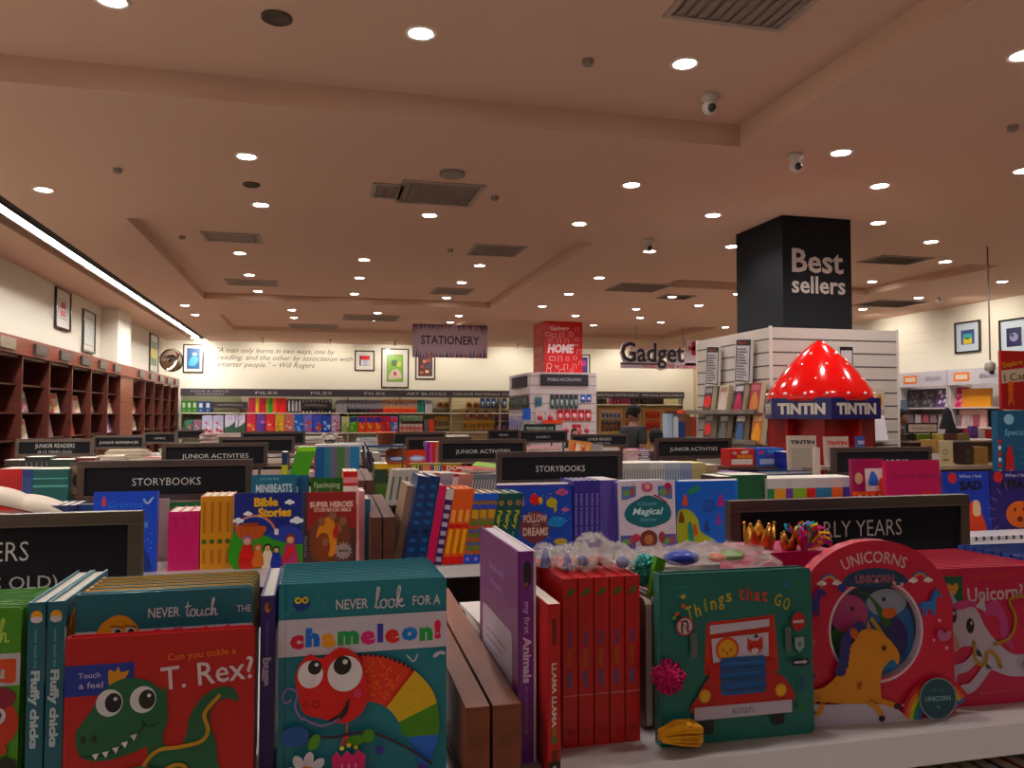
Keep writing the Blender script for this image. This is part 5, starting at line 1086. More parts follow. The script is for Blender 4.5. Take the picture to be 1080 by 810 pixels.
m = MB(); m.box(-.17, -.08, 0, .1, .1, .12, '#5a2418', 'print'); m.box(-.168, -.082, .02, .098, -.08, .1, '#b89c88', 'print'); m.box(-.16, -.06, .12, .08, .09, .15, '#8a4a30', 'print')
m.build('stack_of_brown_books', None, (a.x-.02, 2.78, Z2), label='brown stack under the tilted open book at left edge', cat='book stack')
# boxes and stacks behind the dark green spines
def quiz(A, w, h): A.rect(w*.05, h*.1, w*.9, h*.42, '#c9b8b0'); A.text('KEEP', w*.6, h*.74, h*.16, '#d8d0c8', w=w*.3, bold=.03); A.text('ENERGIES', w*.6, h*.48, h*.18, '#d8982a', w=w*.62, bold=.03); A.ell(w*.17, h*.76, w*.1, h*.1, '#b0808a')
def quizb(A, w, h): A.rect(w*.15, h*.1, w*.85, h*.4, '#9aa0b8'); A.ell(w*.2, h*.76, w*.12, h*.1, '#b03a6a'); A.text('Super', w*.6, h*.74, h*.16, '#5a9ad8', w=w*.35, bold=.03); A.text('Science', w*.6, h*.5, h*.16, '#7a2a5a', w=w*.5, bold=.03)
m = MB(); a, b = atY(768, 490, 4.62), atY(846, 490, 4.62); m.box(0, 0, 0, b.x-a.x, .3, .13, '#4a3428', 'wood'); m.box(0, -.001, .04, b.x-a.x, 0, .09, '#2c1c18', 'wood'); m.build('wooden_riser', None, (a.x, 4.62, Z3), label='low wooden riser under the red and blue activity boxes', cat='riser')
ZR = Z3+.13
face_px('red activity box left of the blue one before the slat column', 770, 796, 473.5, 4.66, ZR, .12, '#a8161c', quiz, parts=False, lean=0, name='activity_box', page='#a8161c'); face_px('blue activity box right of the red one before slat column', 797, 826, 472.5, 4.66, ZR, .12, '#1c4ca0', quizb, parts=False, lean=0, name='activity_box', page='#1c4ca0')
spines_px('right of the blue activity box', 827, 848, 4.55, Z3, [(3, 'deep blue shiny spine', '#141c7a', band((.5, .8, '#2a3aa8')), .225), (2, 'pinkish white spine', '#b8a098', None, .22)])
for k in range(5): flat(f'{("violet", "dark purple", "pale blue", "light blue", "navy")[k]} flat book in the stack in front of the activity boxes', 775+15*k, 497, 4.42+.004*k, .2, .16, .018, ('#4a2a7a', '#2c1450', '#7a94c8', '#5a8ac8', '#1c2a7a')[k], .05*k, z=Z3+.1 if k > 1 else Z3+.1, name='flat_book', cat='book')
m = MB(); a, b = atY(760, 490, 4.42), atY(845, 490, 4.42); m.box(-.02, -.09, 0, b.x-a.x+.02, .09, .099, '#20301f', 'print'); 
for i in range(3): m.box(-.021, -.091, .02+.028*i, b.x-a.x+.021, .091, .024+.028*i, '#4a5a48')
m.build('closed_box', None, (a.x, 4.42, Z3), label='long dark green box under the flat violet and blue books', cat='box')
m = MB(); a = atY(861, 490, 3.50); m.box(-.014, -.012, 0, .014, .012, .31, '#b8a89c', 'paint'); m.box(-.02, -.03, 0, .02, .03, .006, '#b8a89c', 'paint'); m.build('white_post', None, (a.x, 3.50, Z2), label='short white post left of the PICTURE BOOKS sign', cat='post')
m = MB(); a = atY(982, 490, 3.50); m.box(-.014, -.012, 0, .014, .012, .27, '#b8a89c', 'paint'); m.box(-.02, -.03, 0, .02, .03, .006, '#b8a89c', 'paint'); m.build('white_post', None, (a.x+.03, 3.50, Z2), label='short white post right of the PICTURE BOOKS sign', cat='post')
# --- fourth row ---
thinc = [('dark blue', '#1c4a78', 5), ('teal', '#2a6a7a', 3), ('grey violet', '#5a5a70', 4), ('olive', '#4a6a3a', 4), ('grey', '#6a7078', 3), ('sky blue', '#2c6a94', 5)]
spines_px('in the upright set right of the green books', 332, 379, 6.05, Z3, [(n_, f'{c_} thin spine', h_, band((.93, 1, '#c0b8b8')), .245) for c_, h_, n_ in thinc], group='upright thin set')
spines_px('leaning against the upright blue set', 304, 324, 6.05, Z3, [(5, 'lime green leaning spine', '#4a8a24', band((.85, 1, '#8ac04a')), .235)], lean=.28)
spines_px('left of the lime green leaning books', 297, 303, 6.1, Z3, [(1, 'navy and yellow spine', '#142a4a', band((.05, .5, '#b0a82a')), .19)])
for i, (p0, p1, c1, c2, tx) in enumerate(((407, 430, '#a8501c', '#3a5a8a', 'olive orange'), (430, 450, '#c0441c', '#8a9ac0', 'bright orange'))):
    def og(A, w, h, c2=c2): A.ell(w*.5, h*.64, w*.42, h*.13, c2); A.ell(w*.5, h*.64, w*.3, h*.07, '#c8c8d8'); A.rect(w*.1, h*.1, w*.9, h*.4, '#c9a02a', .01)
    face_px(f'{tx} activity book with blue oval left of junior activities sign', p0, p1, 474.5, 6.3, Z3, .02, c1, og, parts=False)
spines_px('beside the orange activity books', 450, 465, 6.3, Z3, [(1, 'violet spine', '#6a2a7a', None, .25), (1, 'pink spine', '#c0406a', None, .25), (1, 'red spine', '#b0202a', None, .25), (2, 'orange pictured spine', '#b05a3a', lines('#5a94a8'), .25)])
m = MB(); a, b = atY(383, 475, 6.2), atY(427, 475, 6.2); L = b.x-a.x; m.box(0, 0, 0, L, .26, .014, '#16406a', 'plastic')
for x_, y_ in ((.01, .01), (L-.02, .01), (.01, .24), (L-.02, .24)): m.box(x_, y_, -.215, x_+.012, y_+.012, 0, '#8a7a6a', 'metal')
m.build('blue_tray', None, (a.x, 6.2, Z3+.215), label='blue tray on thin legs left of the orange activity books', cat='tray')
m = MB(); m.lathe([(.06, 0), (.075, .09), (.08, .09), (.08, .1), (.07, .1), (.055, .01)], (0, 0, 0), 20, '#c9642a', 'plastic'); a = atY(407, 470, 6.33); m.build('orange_tub', None, (a.x, 6.33, Z3+.229), label='orange plastic tub standing on the blue tray', cat='tub')
# plush toy between two red boxes
m = MB(); a = atY(348, 470, 6.5)
t = thing('plush_toy', 'grey plush toy with dark moustache between two red boxes', 'plush toy', (a.x, 6.5, Z3+.1), group=None)
m.ball((0, 0, .07), (.05, .045, .075), '#a0948c', 'felt'); m.ball((0, -.02, .16), (.05, .045, .045), '#a0948c', 'felt'); m.build('body', t)
for s in (-1, 1): m = MB(); m.ball((s*.045, -.01, .2), (.018, .012, .018), '#b0a49c', 'felt'); m.build('ear', t)
m = MB(); A = Art(m, (0, -.067, .16), (1, 0, 0), (0, 0, 1), 'cloth', .001); A.stroke([(-.04, .004), (-.02, -.004), (0, .006), (.02, -.004), (.04, .004)], .012, '#14100f'); m.build('moustache', t)
for lb, p0, p1 in (('left red box beside the grey plush toy', 331, 343), ('right red box beside the grey plush toy', 353, 366)):
    a, b = atY(p0, 470, 6.5), atY(p1, 470, 6.5); L = b.x-a.x; m = MB(); m.box(0, 0, 0, L, .12, .21, '#a81420', 'print'); A = Art(m, (0, 0, 0), (1, 0, 0), (0, 0, 1)); A.ell(L/2, .15, L*.3, .03, '#c94a50'); A.rect(L*.2, .03, L*.8, .07, '#7a0c14'); m.build('gift_box', None, (a.x, 6.5, Z3+.02), label=lb, cat='box')
m = MB(); a = atY(348, 470, 6.45); m.box(-.2, -.03, 0, .2, .2, .018, '#b8aca8', 'print'); m.build('flat_box', None, (a.x, 6.45, Z3), label='flat pale box under the plush toy and red boxes', cat='box')
# dark folded easel
m = MB(); a = atY(391, 480, 5.95)
m.tube([(.09, 0, 0), (-.04, 0, .26)], .007, 8, '#1c1c20', 'plastic'); m.tube([(-.02, .0, 0), (-.035, 0, .26)], .007, 8, '#8a8a90', 'metal'); m.tube([(.0, .1, 0), (-.035, 0, .25)], .006, 8, '#1c1c20', 'plastic'); m.box(-.09, -.01, .255, .02, .02, .275, '#b0a8a8', 'plastic')
m.build('folding_easel', None, (a.x, 6.07, Z3), label='small black and silver folding easel right of the thin blue set', cat='easel')
# piles on the far rows
rr = random.Random(31)
PN = [('white', '#cfc8c0'), ('red', '#a82a2a'), ('dark blue', '#1c2c5a'), ('beige', '#a89070'), ('pink', '#b8687a'), ('green', '#4a8a3a'), ('black', '#1c1a1c'), ('brown', '#5a3420'), ('pale blue', '#7a94a8'), ('purple', '#5a2a78'), ('orange', '#c06a2a')]
def pile(where, px, Y, cols, w=.2, d=.15, t=.018, zb=Z3, rz=0):
    a = atY(px, 460, Y); z = zb
    for i, c in enumerate(cols):
        nm, col = PN[c]; tt = t*rr.uniform(.7, 1.3); m = MB(); ww = w*rr.uniform(.85, 1.05)
        m.box(-ww/2, -d/2, 0, ww/2, d/2, tt*.12, col); m.box(-ww/2+.003, -d/2+.002, tt*.12, ww/2-.003, d/2-.003, tt*.86, '#cfc6b8', 'pages'); m.box(-ww/2, -d/2, tt*.86, ww/2, d/2, tt, col); m.box(-ww/2, d/2-.003, 0, ww/2, d/2, tt, col)
        pos = 'topmost' if i == len(cols)-1 else 'lowest' if i == 0 else ORD[i]
        lb = f'{pos} {nm} book{"" if pos in ("topmost", "lowest") else " from below"} in the pile {where}'
        m.build('stacked_book', None, (a.x, Y, z), (0, 0, rz+rr.uniform(-.25, .25)), label=lb, cat='book', group='pile '+where); z += tt+.0004
pile('left of the COMICS sign', 118, 6.4, [7, 3, 7, 3, 3, 3, 7, 7, 3]); pile('under the JUNIOR REFERENCES sign', 136, 6.6, [2, 2, 7, 3, 3, 3, 3, 3, 3, 3], w=.3)
pile('below the COMICS sign', 163, 6.3, [1, 1, 1, 7, 1, 1, 1, 1, 1], w=.12); pile('beside the left JUNIOR ACTIVITIES sign', 190, 6.35, [1, 2, 1, 1, 4, 1, 1, 0, 0], w=.2)
pile('of pale books above the left JUNIOR ACTIVITIES sign', 199, 8.2, [0, 5, 0, 5, 0, 0, 5, 5, 0, 5, 0], w=.5); pile('of white books left of the back dark signs', 222, 8.3, [0, 0, 0, 0, 0, 0, 0, 0, 0, 0, 0], w=.3); pile('with a red top left of the farthest dark sign', 228, 10.1, [0, 1, 0, 1, 0, 1, 0, 0, 1, 1, 0, 1, 1], w=.35)
pile('with a white top right of the red pile', 247, 10.1, [2, 0, 6, 0, 2, 0, 4, 0, 0, 8, 8, 0, 4, 0], w=.4); pile('above the grey plush toy', 340, 10.1, [2, 0, 1, 0, 1, 8, 0, 0, 1, 0, 0], w=.5); pile('left of the orange tub', 372, 8.2, [6, 0, 2, 0, 0, 8, 6, 0, 8], w=.3); pile('behind the blue tray', 392, 10.1, [6, 8, 0, 2, 0, 0, 8, 6, 0, 8], w=.4)
pile('right of the plain dark sign', 445, 10.1, [6, 6, 0, 6, 0, 6, 0, 2, 6, 0, 6, 0], w=.3); pile('above the middle JUNIOR ACTIVITIES sign', 511, 8.2, [2, 9, 0, 9, 2, 0, 0, 9, 0, 0], w=.35); pile('left of the SERIES sign', 480, 10.1, [4, 0, 6, 0, 8, 0, 0, 4, 0, 0, 0], w=.35)
pile('of magazines left of the open magazine', 572, 6.4, [1, 4, 0, 1, 4, 6, 0, 7, 1, 4], w=.28); pile('in front of the CLASSICS sign', 590, 6.5, [5, 6, 0, 6, 0, 0], w=.2); pile('right of the open magazine', 632, 6.5, [0, 0, 1, 0, 1, 0, 0], w=.25); pile('of pink books right of JUNIOR READERS', 665, 6.4, [4, 1, 4, 4, 4, 4, 4, 4, 4], w=.1); pile('of purple books in front of the round dark head', 676, 6.45, [9, 9, 9, 9, 9, 9, 9, 9, 9], w=.1)
# open pictured magazine standing up
a, b = atY(597, 470, 6.3), atY(622, 470, 6.3)
def mag(A, w, h):
    A.rect(0, 0, w, h, '#b87a50'); 
    for u, c in ((.25, '#c9452a'), (.45, '#d8b080'), (.62, '#b83a2a'), (.8, '#c9a060'), (.35, '#d8c8b0')): A.blob([(w*u-.02, .004), (w*u-.015, h*.6), (w*u+.01, h*.9), (w*u+.03, .004)], c)
    A.ell(w*.62, h*.82, .014, .014, '#c9987a')
mk = one_book(b.x-a.x, .22, .008, '#b87a50', art=mag); mk.build('standing_magazine', None, ((a.x+b.x)/2, 6.28, Z3+.03), (-.1, .12, .1), label='orange pictured magazine standing left of the right JUNIOR READERS sign', cat='magazine')
mk = one_book(.1, .19, .006, '#8a8480'); mk.build('standing_magazine', None, (b.x+.045, 6.32, Z3+.03), (-.1, .12, -.5), label='grey magazine page leaning against the orange pictured magazine', cat='magazine')

# fillers in the fourth and fifth rows on the left, and white booklets behind the dividers
spines_px('in the fourth row below the JUNIOR READERS sign', 4, 100, 6.2, Z3, [(4, 'dark brown spine', '#2c1c16', None, .15), (5, 'black spine', '#16161a', lines('#5a5a60'), .17), (5, 'dark green spine', '#1c3024', None, .15), (4, 'dull red spine', '#5a1c1c', lines('#8a6a5a'), .16)], group='fourth row left books')
spines_px('in the fourth row behind the left STORYBOOKS sign', 100, 192, 6.25, Z3, [(5, 'brown leather spine', '#4a2c1c', lines('#8a6a4a'), .13), (4, 'cream spine', '#a09070', None, .12), (5, 'dark spine', '#1c1a20', lines('#6a6a6a'), .13), (5, 'red and cream spine', '#8a2a24', band((.3, .7, '#b8a890')), .15)], group='fourth row left books')
spines_px('in the fourth row right of the thin blue set', 385, 404, 6.6, Z3, [(3, 'dark leaning spine', '#26242a', lines('#6a6a70'), .17), (2, 'white leaning spine', '#b8b0a8', None, .16)], lean=-.2)
rr = random.Random(44)
for k in range(9):
    m = MB(); m.box(-.09, -.13, 0, .09, .13, .007, '#cfc8c4', 'print'); m.box(-.06, -.09, .007, .06, -.02, .0072, '#9a9aa8', 'print'); m.build('booklet', None, (.385+rr.uniform(-.008, .008), 1.46, Z1+.0074*k), (0, 0, rr.uniform(-.06, .06)), label=('topmost' if k == 8 else 'lowest' if k == 0 else ORD[k])+' white booklet'+('' if k in (0, 8) else ' from below')+' in the pile behind the wooden dividers', cat='booklet', group='white booklets behind the dividers')
# ---------------- dark bookcase along the left wall ----------------
WD = '#5e2618'; XB = -3.0
def bay_y(px): return atX(px, 420, XB).y
YE = [bay_y(px) for px in (-22, 23, 52, 76, 96, 113.5, 127, 140, 153, 163, 172, 180, 188)]
t = thing('wall_bookcase', 'long dark red-brown bookcase of tall bays along the left wall', 'bookcase', (XB-.02, YE[0], 0))
bc = t; yo = YE[0]
def bpart(nm, x0, y0, z0, x1, y1, z1, col=WD, mt='wood', par=None):
    m = MB(); m.box(x0-(XB-.02), y0-yo, z0, x1-(XB-.02), y1-yo, z1, col, mt); return m.build(nm, par or bc)
bpart('back_panel', XL+.002, yo, 0, XL+.012, YE[-1], 2.2, '#3a1a12')
bpart('cornice', XB-.04, yo, 2.13, XB+.02, YE[-1], 2.31, '#8a3a22'); bpart('top_board', XL+.01, yo, 2.1, XB-.03, 13.69, 2.13); bpart('plinth', XL+.012, yo, 0, XB, YE[-1], .12)
for i, y in enumerate(YE): bpart('side_panel', XL+.012, y-.018, .12, XB, y+.018, 2.13 if not 13.65 < y < 14.65 else 2.13)
for i in range(len(YE)-1):
    a, b = YE[i], YE[i+1]
    if i == 6:
        bpart('drawer_panel', XB-.03, a+.018, .12, XB, b-.018, 2.13, '#8a4a2c')
        for z in (.5, .9, 1.3, 1.7): bpart('panel_groove', XB, a+.018, z, XB+.002, b-.018, z+.012, '#4a2418')
        continue
    for z in (.55, .95, 1.24, 1.53, 1.83): bpart('shelf', XL+.012, a+.018, z-.016, XB-.05, b-.018, z, '#4a2014')
    o = bpart('label_plate', XB+.02, (a+b)/2-.2, 2.165, XB+.05, (a+b)/2+.2, 2.275, '#3c3230' if i else '#8a7c66', 'plastic')
    m = MB(); A = Art(m, (.0705, (a+b)/2-yo, 2.22), (0, 1, 0), (0, 0, 1), 'paint', .0005)
    A.stroke([(-.1, .012), (-.03, .02), (.05, .01), (.1, .018)], .008, '#9a8f88', sm=False); A.stroke([(-.07, -.015), (.07, -.012)], .006, '#8a8078', sm=False); m.build('faded_lettering', o)
rr = random.Random(77)
SH = [('white', '#b8b0a8'), ('red', '#a0242a'), ('grey', '#6a6464'), ('orange', '#b8642a'), ('purple', '#6a3a6a'), ('cream', '#b8a078'), ('green', '#4a6a3a'), ('pink', '#b86a7a'), ('dark', '#2c2a30'), ('blue', '#2a4a78')]
lay = {0: [(1.53, [3]), (1.24, [0, 0]), (1.83, [2])], 1: [(1.83, [2]), (1.53, [0, 2]), (1.24, [6, 0])], 2: [(1.53, [1, 1, 0]), (1.24, [4, 2])], 3: [(1.53, [4, 7, 0]), (1.24, [7, 1])], 4: [(1.83, [2]), (1.53, [1, 8])], 5: [(1.83-.29, [3, 0, 0, 2]), (1.24, [2, 0, 9])], 7: [(1.53, [2, 0, 8]), (1.24, [8, 0, 0])], 8: [(1.24, [2, 0])], 11: [(1.83, [9]), (1.53, [6])]}
bn = ['first', 'second', 'third', 'fourth', 'fifth', 'sixth', 'seventh', 'bay after the drawers', 'eighth', 'ninth', 'tenth', 'last']
for i, L in lay.items():
    a, b = YE[i]+.04, YE[i+1]-.04
    for z, cols in L:
        y = a+(.04 if i < 4 else .1)
        for k, c in enumerate(cols):
            nm, col = SH[c]; w = .2; h = .24*rr.uniform(.92, 1.08)
            def cv(A, w, h, c=c):
                A.rect(w*.1, h*.7, w*.9, h*.92, SH[(c+3) % 10][1]); A.blob([(w*.2, h*.1), (w*.25, h*.5), (w*.6, h*.62), (w*.85, h*.3), (w*.6, h*.08)], SH[(c+5) % 10][1]); A.rect(w*.15, h*.04, w*.6, h*.07, '#d8d0c8')
            sh = {1.83: 'upper', 1.53: 'middle', 1.54: 'middle', 1.24: 'lower'}[z if z in (1.83, 1.53, 1.24) else 1.54]
            one_book(w, h, .03, col, art=cv).build('display_book', None, (XB-.12, y+.1, z if z != 1.54 else 1.53), (-.22, 0, math.pi/2-.25), label=f'{ORD[k]} {nm} cover on {sh} shelf, {"bay just past the drawer panel" if i == 7 else bn[i]+" bay"} of dark bookcase', cat='book', group='books in the dark bookcase'); y += .24
# ---------------- pictures ----------------
def picture(label, O, U, w, h, art, mat_w=.18, fr='#2a2420', fw=.025, cat='framed picture', t_=.03, bgc='#ccc8c0'):
    U = Vector(U); V = Vector((0, 0, 1)); N = U.cross(V)
    t = thing('framed_picture', label, cat, O, (0, 0, math.atan2(U.y, U.x))); m = MB()
    for x0, z0, x1, z1 in ((0, 0, w, fw), (0, h-fw, w, h), (0, fw, fw, h-fw), (w-fw, fw, w, h-fw)): m.box(x0, -t_, z0, x1, 0, z1, fr, 'gloss')
    m.build('frame', t); m = MB(); m.box(fw, -.012, fw, w-fw, -.001, h-fw, bgc, 'print'); A = Art(m, (0, -.012, 0), (1, 0, 0), (0, 0, 1), e=.0008)
    a = mat_w*w; A.rect(a, a*1.1, w-a, h-a*1.1, '#2a2a30'); art(A, a+.008, a*1.1+.008, w-2*a-.016, h-2.2*a-.016); m.build('picture_print', t)
def back_pic(label, x0, x1, y0, y1, art, **k):
    a, b = atY(x0, y1, Y1-.001), atY(x1, y0, Y1-.001); picture(label, (a.x, Y1-.002, a.z), (1, 0, 0), b.x-a.x, b.z-a.z, art, **k)
back_pic('framed blue picture on the back wall beside the round mirror', 193, 215, 363.5, 393, lambda A, x, y, w, h: (A.rect(x, y, x+w, y+h, '#1c4a78'), A.blob([(x+w*.1, y+h*.2), (x+w*.4, y+h*.6), (x+w*.9, y+h*.5), (x+w*.6, y+h*.15)], '#4a8ab0'), A.ell(x+w*.6, y+h*.72, w*.2, h*.08, '#8ab0a0')))
back_pic('small framed red and white picture right of the quotation', 374, 395, 370, 391, lambda A, x, y, w, h: (A.rect(x, y, x+w, y+h, '#ccc8c8'), A.rect(x, y+h*.6, x+w, y+h, '#c01c30'), A.rect(x+w*.3, y, x+w*.8, y+h*.6, '#a8aac0'), A.rect(x, y, x+w*.12, y+h, '#1a1a1c')), mat_w=.24)
back_pic('tall framed green picture left of the stationery banner', 402, 431, 368, 409, lambda A, x, y, w, h: (A.rect(x, y, x+w, y+h, '#7aa04a'), A.ell(x+w*.45, y+h*.7, w*.2, h*.12, '#3a5a2a'), A.blob([(x+w*.1, y+h*.1), (x+w*.3, y+h*.4), (x+w*.7, y+h*.45), (x+w*.9, y+h*.15)], '#c0b0a8'), A.ell(x+w*.5, y+h*.3, w*.1, h*.08, '#a83a2a'), A.ell(x+w*.75, y+h*.65, w*.15, h*.1, '#b8c070')), mat_w=.2)
back_pic('framed brown collage hanging behind the stationery banner', 438, 459, 372, 400, lambda A, x, y, w, h: (A.rect(x, y, x+w, y+h, '#4a2c2c'), [A.rect(x+w*u, y+h*v, x+w*(u+.25), y+h*(v+.14), c) for u, v, c in ((.1, .1, '#b06a4a'), (.5, .15, '#c9a890'), (.15, .4, '#8a4a4a'), (.55, .42, '#3a4a6a'), (.3, .65, '#b0806a'), (.6, .7, '#a04a3a'))]), mat_w=.14)
back_pic('framed picture partly hidden behind the red HOME column', 608, 622, 374, 396, lambda A, x, y, w, h: (A.rect(x, y, x+w, y+h, '#3a2a6a'), A.ell(x+w*.6, y+h*.6, w*.25, h*.2, '#a03a8a')))
def left_pic(label, x0, x1, y0, y1, art, **k):
    a, b = atX(x0, (y0+y1)/2, XL+.002), atX(x1, (y0+y1)/2, XL+.002); z0, z1 = atX((x0+x1)/2, y1, XL).z, atX((x0+x1)/2, y0, XL).z
    picture(label, (XL+.002, a.y, z0), (0, 1, 0), b.y-a.y, z1-z0, art, **k)
left_pic('framed picture with red blocks on left wall nearest camera', 57, 73, 305, 348, lambda A, x, y, w, h: (A.rect(x, y, x+w, y+h, '#c8c0c0'), A.rect(x+w*.2, y+h*.1, x+w*.8, y+h*.45, '#b83a4a'), A.rect(x+w*.2, y+h*.55, x+w*.8, y+h*.9, '#a82a3a')), mat_w=.2)
left_pic('pale framed picture on left wall second from camera', 86, 99, 328, 372, lambda A, x, y, w, h: (A.rect(x, y, x+w, y+h, '#c8ccc8'), A.ring(x+w/2, y+h*.5, w*.2, w*.22, '#8a9a9a')), mat_w=.15)
left_pic('framed yellow-green picture on left wall beyond the pilaster', 157, 166, 353, 393, lambda A, x, y, w, h: (A.rect(x, y, x+w, y+h, '#5a7a4a'), A.rect(x, y+h*.3, x+w, y+h*.7, '#c0b03a')), mat_w=.15)
def right_pic(label, x0, x1, y0, y1, art, **k):
    a, b = atX(x0, (y0+y1)/2, XR-.002), atX(x1, (y0+y1)/2, XR-.002); z0, z1 = atX((x0+x1)/2, y1, XR).z, atX((x0+x1)/2, y0, XR).z
    picture(label, (XR-.002, a.y, z0), (0, -1, 0), a.y-b.y, z1-z0, art, **k)
right_pic('framed yellow and blue picture on right wall left of hanging rod', 1008, 1035, 339, 372, lambda A, x, y, w, h: (A.rect(x, y, x+w, y+h, '#1c3a7a'), A.rect(x+w*.15, y+h*.0, x+w*.85, y+h*.7, '#c9b83a'), A.rect(x+w*.15, y+h*.4, x+w*.85, y+h*.75, '#4a9aa0'), A.ell(x+w*.5, y+h*.4, w*.2, h*.08, '#3a6a3a')), mat_w=.24, bgc='#b8c4d0')
right_pic('framed dark blue picture at the right edge above red poster', 1055, 1086, 336, 375, lambda A, x, y, w, h: (A.rect(x, y, x+w, y+h, '#1c1c4a'), A.ell(x+w*.5, y+h*.5, w*.3, h*.25, '#8a8aa8'), A.ell(x+w*.4, y+h*.6, w*.1, h*.1, '#2a2a4a')), mat_w=.24, bgc='#b8c4d0')
right_pic('small black and white picture on the cream rear part of right wall', 739, 748, 386, 404, lambda A, x, y, w, h: (A.rect(x, y, x+w, y+h, '#2a2826'), A.ell(x+w*.5, y+h*.55, w*.25, h*.25, '#8a8680')), mat_w=.2)
# round convex mirror in the corner
t = thing('convex_mirror', 'round convex security mirror in the far left corner above bookcase', 'mirror', atY(181, 380, 17.8), (0, 0, .35))
m = MB(); R_ = .235; m.lathe([(R_, .0), (R_*1.04, -.02), (R_, -.04), (R_, -.03)], (0, 0, 0), 32, '#1c1a18', 'plastic', ax='y', cap=False); m.build('rim', t)
m = MB(); m.lathe([(R_*math.sin(a), .01+.1*math.cos(a)) for a in [i*math.pi/20 for i in range(10, 0, -1)]]+[(.001, .11)], (0, 0, 0), 32, '#d8d0c4', 'chrome' if 'chrome' in MAT else 'metal', ax='y', cap=False); m.build('mirror_dome', t)
m = MB(); m.tube([(0, .02, 0), (0, .3, .1), (-.15, .9, .1)], .015, 8, '#2a2826', 'metal'); m.build('arm', t)
# ---------------- stationery wall of shelves along the back ----------------
FX0 = atY(190, 440, 18.9).x; FX1 = atY(722, 440, 18.9).x; BY = 18.9
nb = 10; bw = (FX1-FX0)/nb
zt_, zb_ = atY(450, 411.5, BY).z, atY(450, 419, BY).z
HD = [('HOME', 'OFFICE'), ('FILES',), ('FILES',), ('FILES',), ('ART BLOCKS',), ('COLOUR MATERIALS',), ('COLOUR MATERIALS',), ('WRITING',), ('WRITING INSTRUMENT',), ('WRITING INSTRUMENT',)]
rr = random.Random(5)
bays = []
for i in range(nb):
    x0 = FX0+bw*i; t = thing('wall_shelf_bay', f'{nth(i, nb)} stationery shelf bay under the dark header along the back wall'.replace('  ', ' ') if i in (0, nb-1) else f'{ORD[i]} stationery shelf bay from the left along the back wall', 'shelf', (x0+bw/2, BY, 0), group='stationery shelf bays'); bays.append(x0)
    m = MB(); m.box(-bw/2, 0, zb_, bw/2, .06, zt_, '#3c343a', 'paint'); A = Art(m, (0, 0, zb_), (1, 0, 0), (0, 0, 1), 'paint', .002)
    if i == 0: A.text('HOME & OFFICE', 0, .085, .05, '#8a8486', w=.8); A.text('ORGANISERS', 0, .02, .05, '#8a8486', w=.6)
    elif i != 7: A.text(HD[i][0], 0, .05, .065, '#a8a2a4', w=.095*len(HD[i][0]) if len(HD[i][0]) < 14 else 1.15)
    m.build('header_panel', t)
    pg = i >= 5; bc_ = '#c4b48c' if pg else '#7c7a5c' if i == 0 else '#a09a86'
    m = MB(); m.box(-bw/2, .34, .1, bw/2, .37, zt_-.02, bc_, 'paint'); A = Art(m, (0, .34, 0), (1, 0, 0), (0, 0, 1), 'paint', .001)
    if pg:
        for k in range(14): A.rect(-bw/2, .75+.09*k, bw/2, .758+.09*k, '#9a8a66'); A.k -= 1
    m.build('back_board', t)
    for s in (-1, 1): m = MB(); m.box(s*bw/2-(.012 if s > 0 else 0), .08, .1, s*bw/2+(.012 if s < 0 else 0), .34, zb_, '#a89c84', 'paint'); m.build('upright', t)
    for z in ((1.56, 1.10, .7) if i not in (8, 9) else (1.78, .9)): m = MB(); m.box(-bw/2+.013, .06, z-.025, bw/2-.013, .34, z, '#cfc4b0', 'paint'); m.build('shelf', t)
    m = MB(); m.box(-bw/2, .1, 0, bw/2, .37, .1, '#2c2422', 'paint'); m.build('plinth', t)
def put_box(nm, label, cat, x, y, z, w, d, h, col, art=None, group=None, mt='print'):
    m = MB(); m.box(-w/2, 0, 0, w/2, d, h, col, mt)
    if art: art(Art(m, (-w/2, 0, 0), (1, 0, 0), (0, 0, 1), e=.001), w, h)
    return m.build(nm, None, (x, y, z), label=label, cat=cat, group=group)
def run(px0, px1, z, h, specs, where, nm='file_folder', cat='file', Y=BY+.08, group=None, d=.22):
    X0, X1 = atY(px0, 430, Y).x, atY(px1, 430, Y).x; n = sum(s[0] for s in specs); w = (X1-X0)/n; x = X0
    for s in specs:
        for i in range(s[0]):
            lb = (f'{ORD[i]} {s[1]} from the left {where}' if s[0] > 1 else f'{s[1]} {where}'); put_box(nm, lb, cat, x+w/2, Y, z, w*.94, d, h*(s[4] if len(s) > 4 else 1), s[2], s[3], group or where); x += w
def binder(A, w, h): A.rect(w*.25, h*.45, w*.75, h*.85, '#c8c4c0'); A.ell(w/2, h*.2, w*.18, w*.18, '#8a8a8a', n=8)
def greyf(c):
    def f(A, w, h): A.rect(0, 0, w, h*.3, c); A.rect(w*.2, h*.45, w*.8, h*.9, '#8a8a98')
    return f
run(191, 208, 1.56, .26, [(3, 'lime green lever file', '#3c7a1c', binder)], 'on the back wall', group='green and blue files'); run(208, 223, 1.56, .25, [(2, 'deep blue lever file', '#14407a', binder)], 'on the back wall', group='green and blue files')
run(262, 302, 1.56, .34, [(2, 'magenta folder', '#c01c4a', None), (1, 'yellow folder', '#c9a82a', None), (2, 'crimson folder', '#b81c3a', None), (1, 'yellow-green folder', '#8a9a1c', None), (1, 'bright green folder', '#2a8a2a', None), (1, 'orange folder', '#d86a1c', None), (3, 'scarlet folder', '#d8281c', None)], 'in the bright folder row on the back wall')
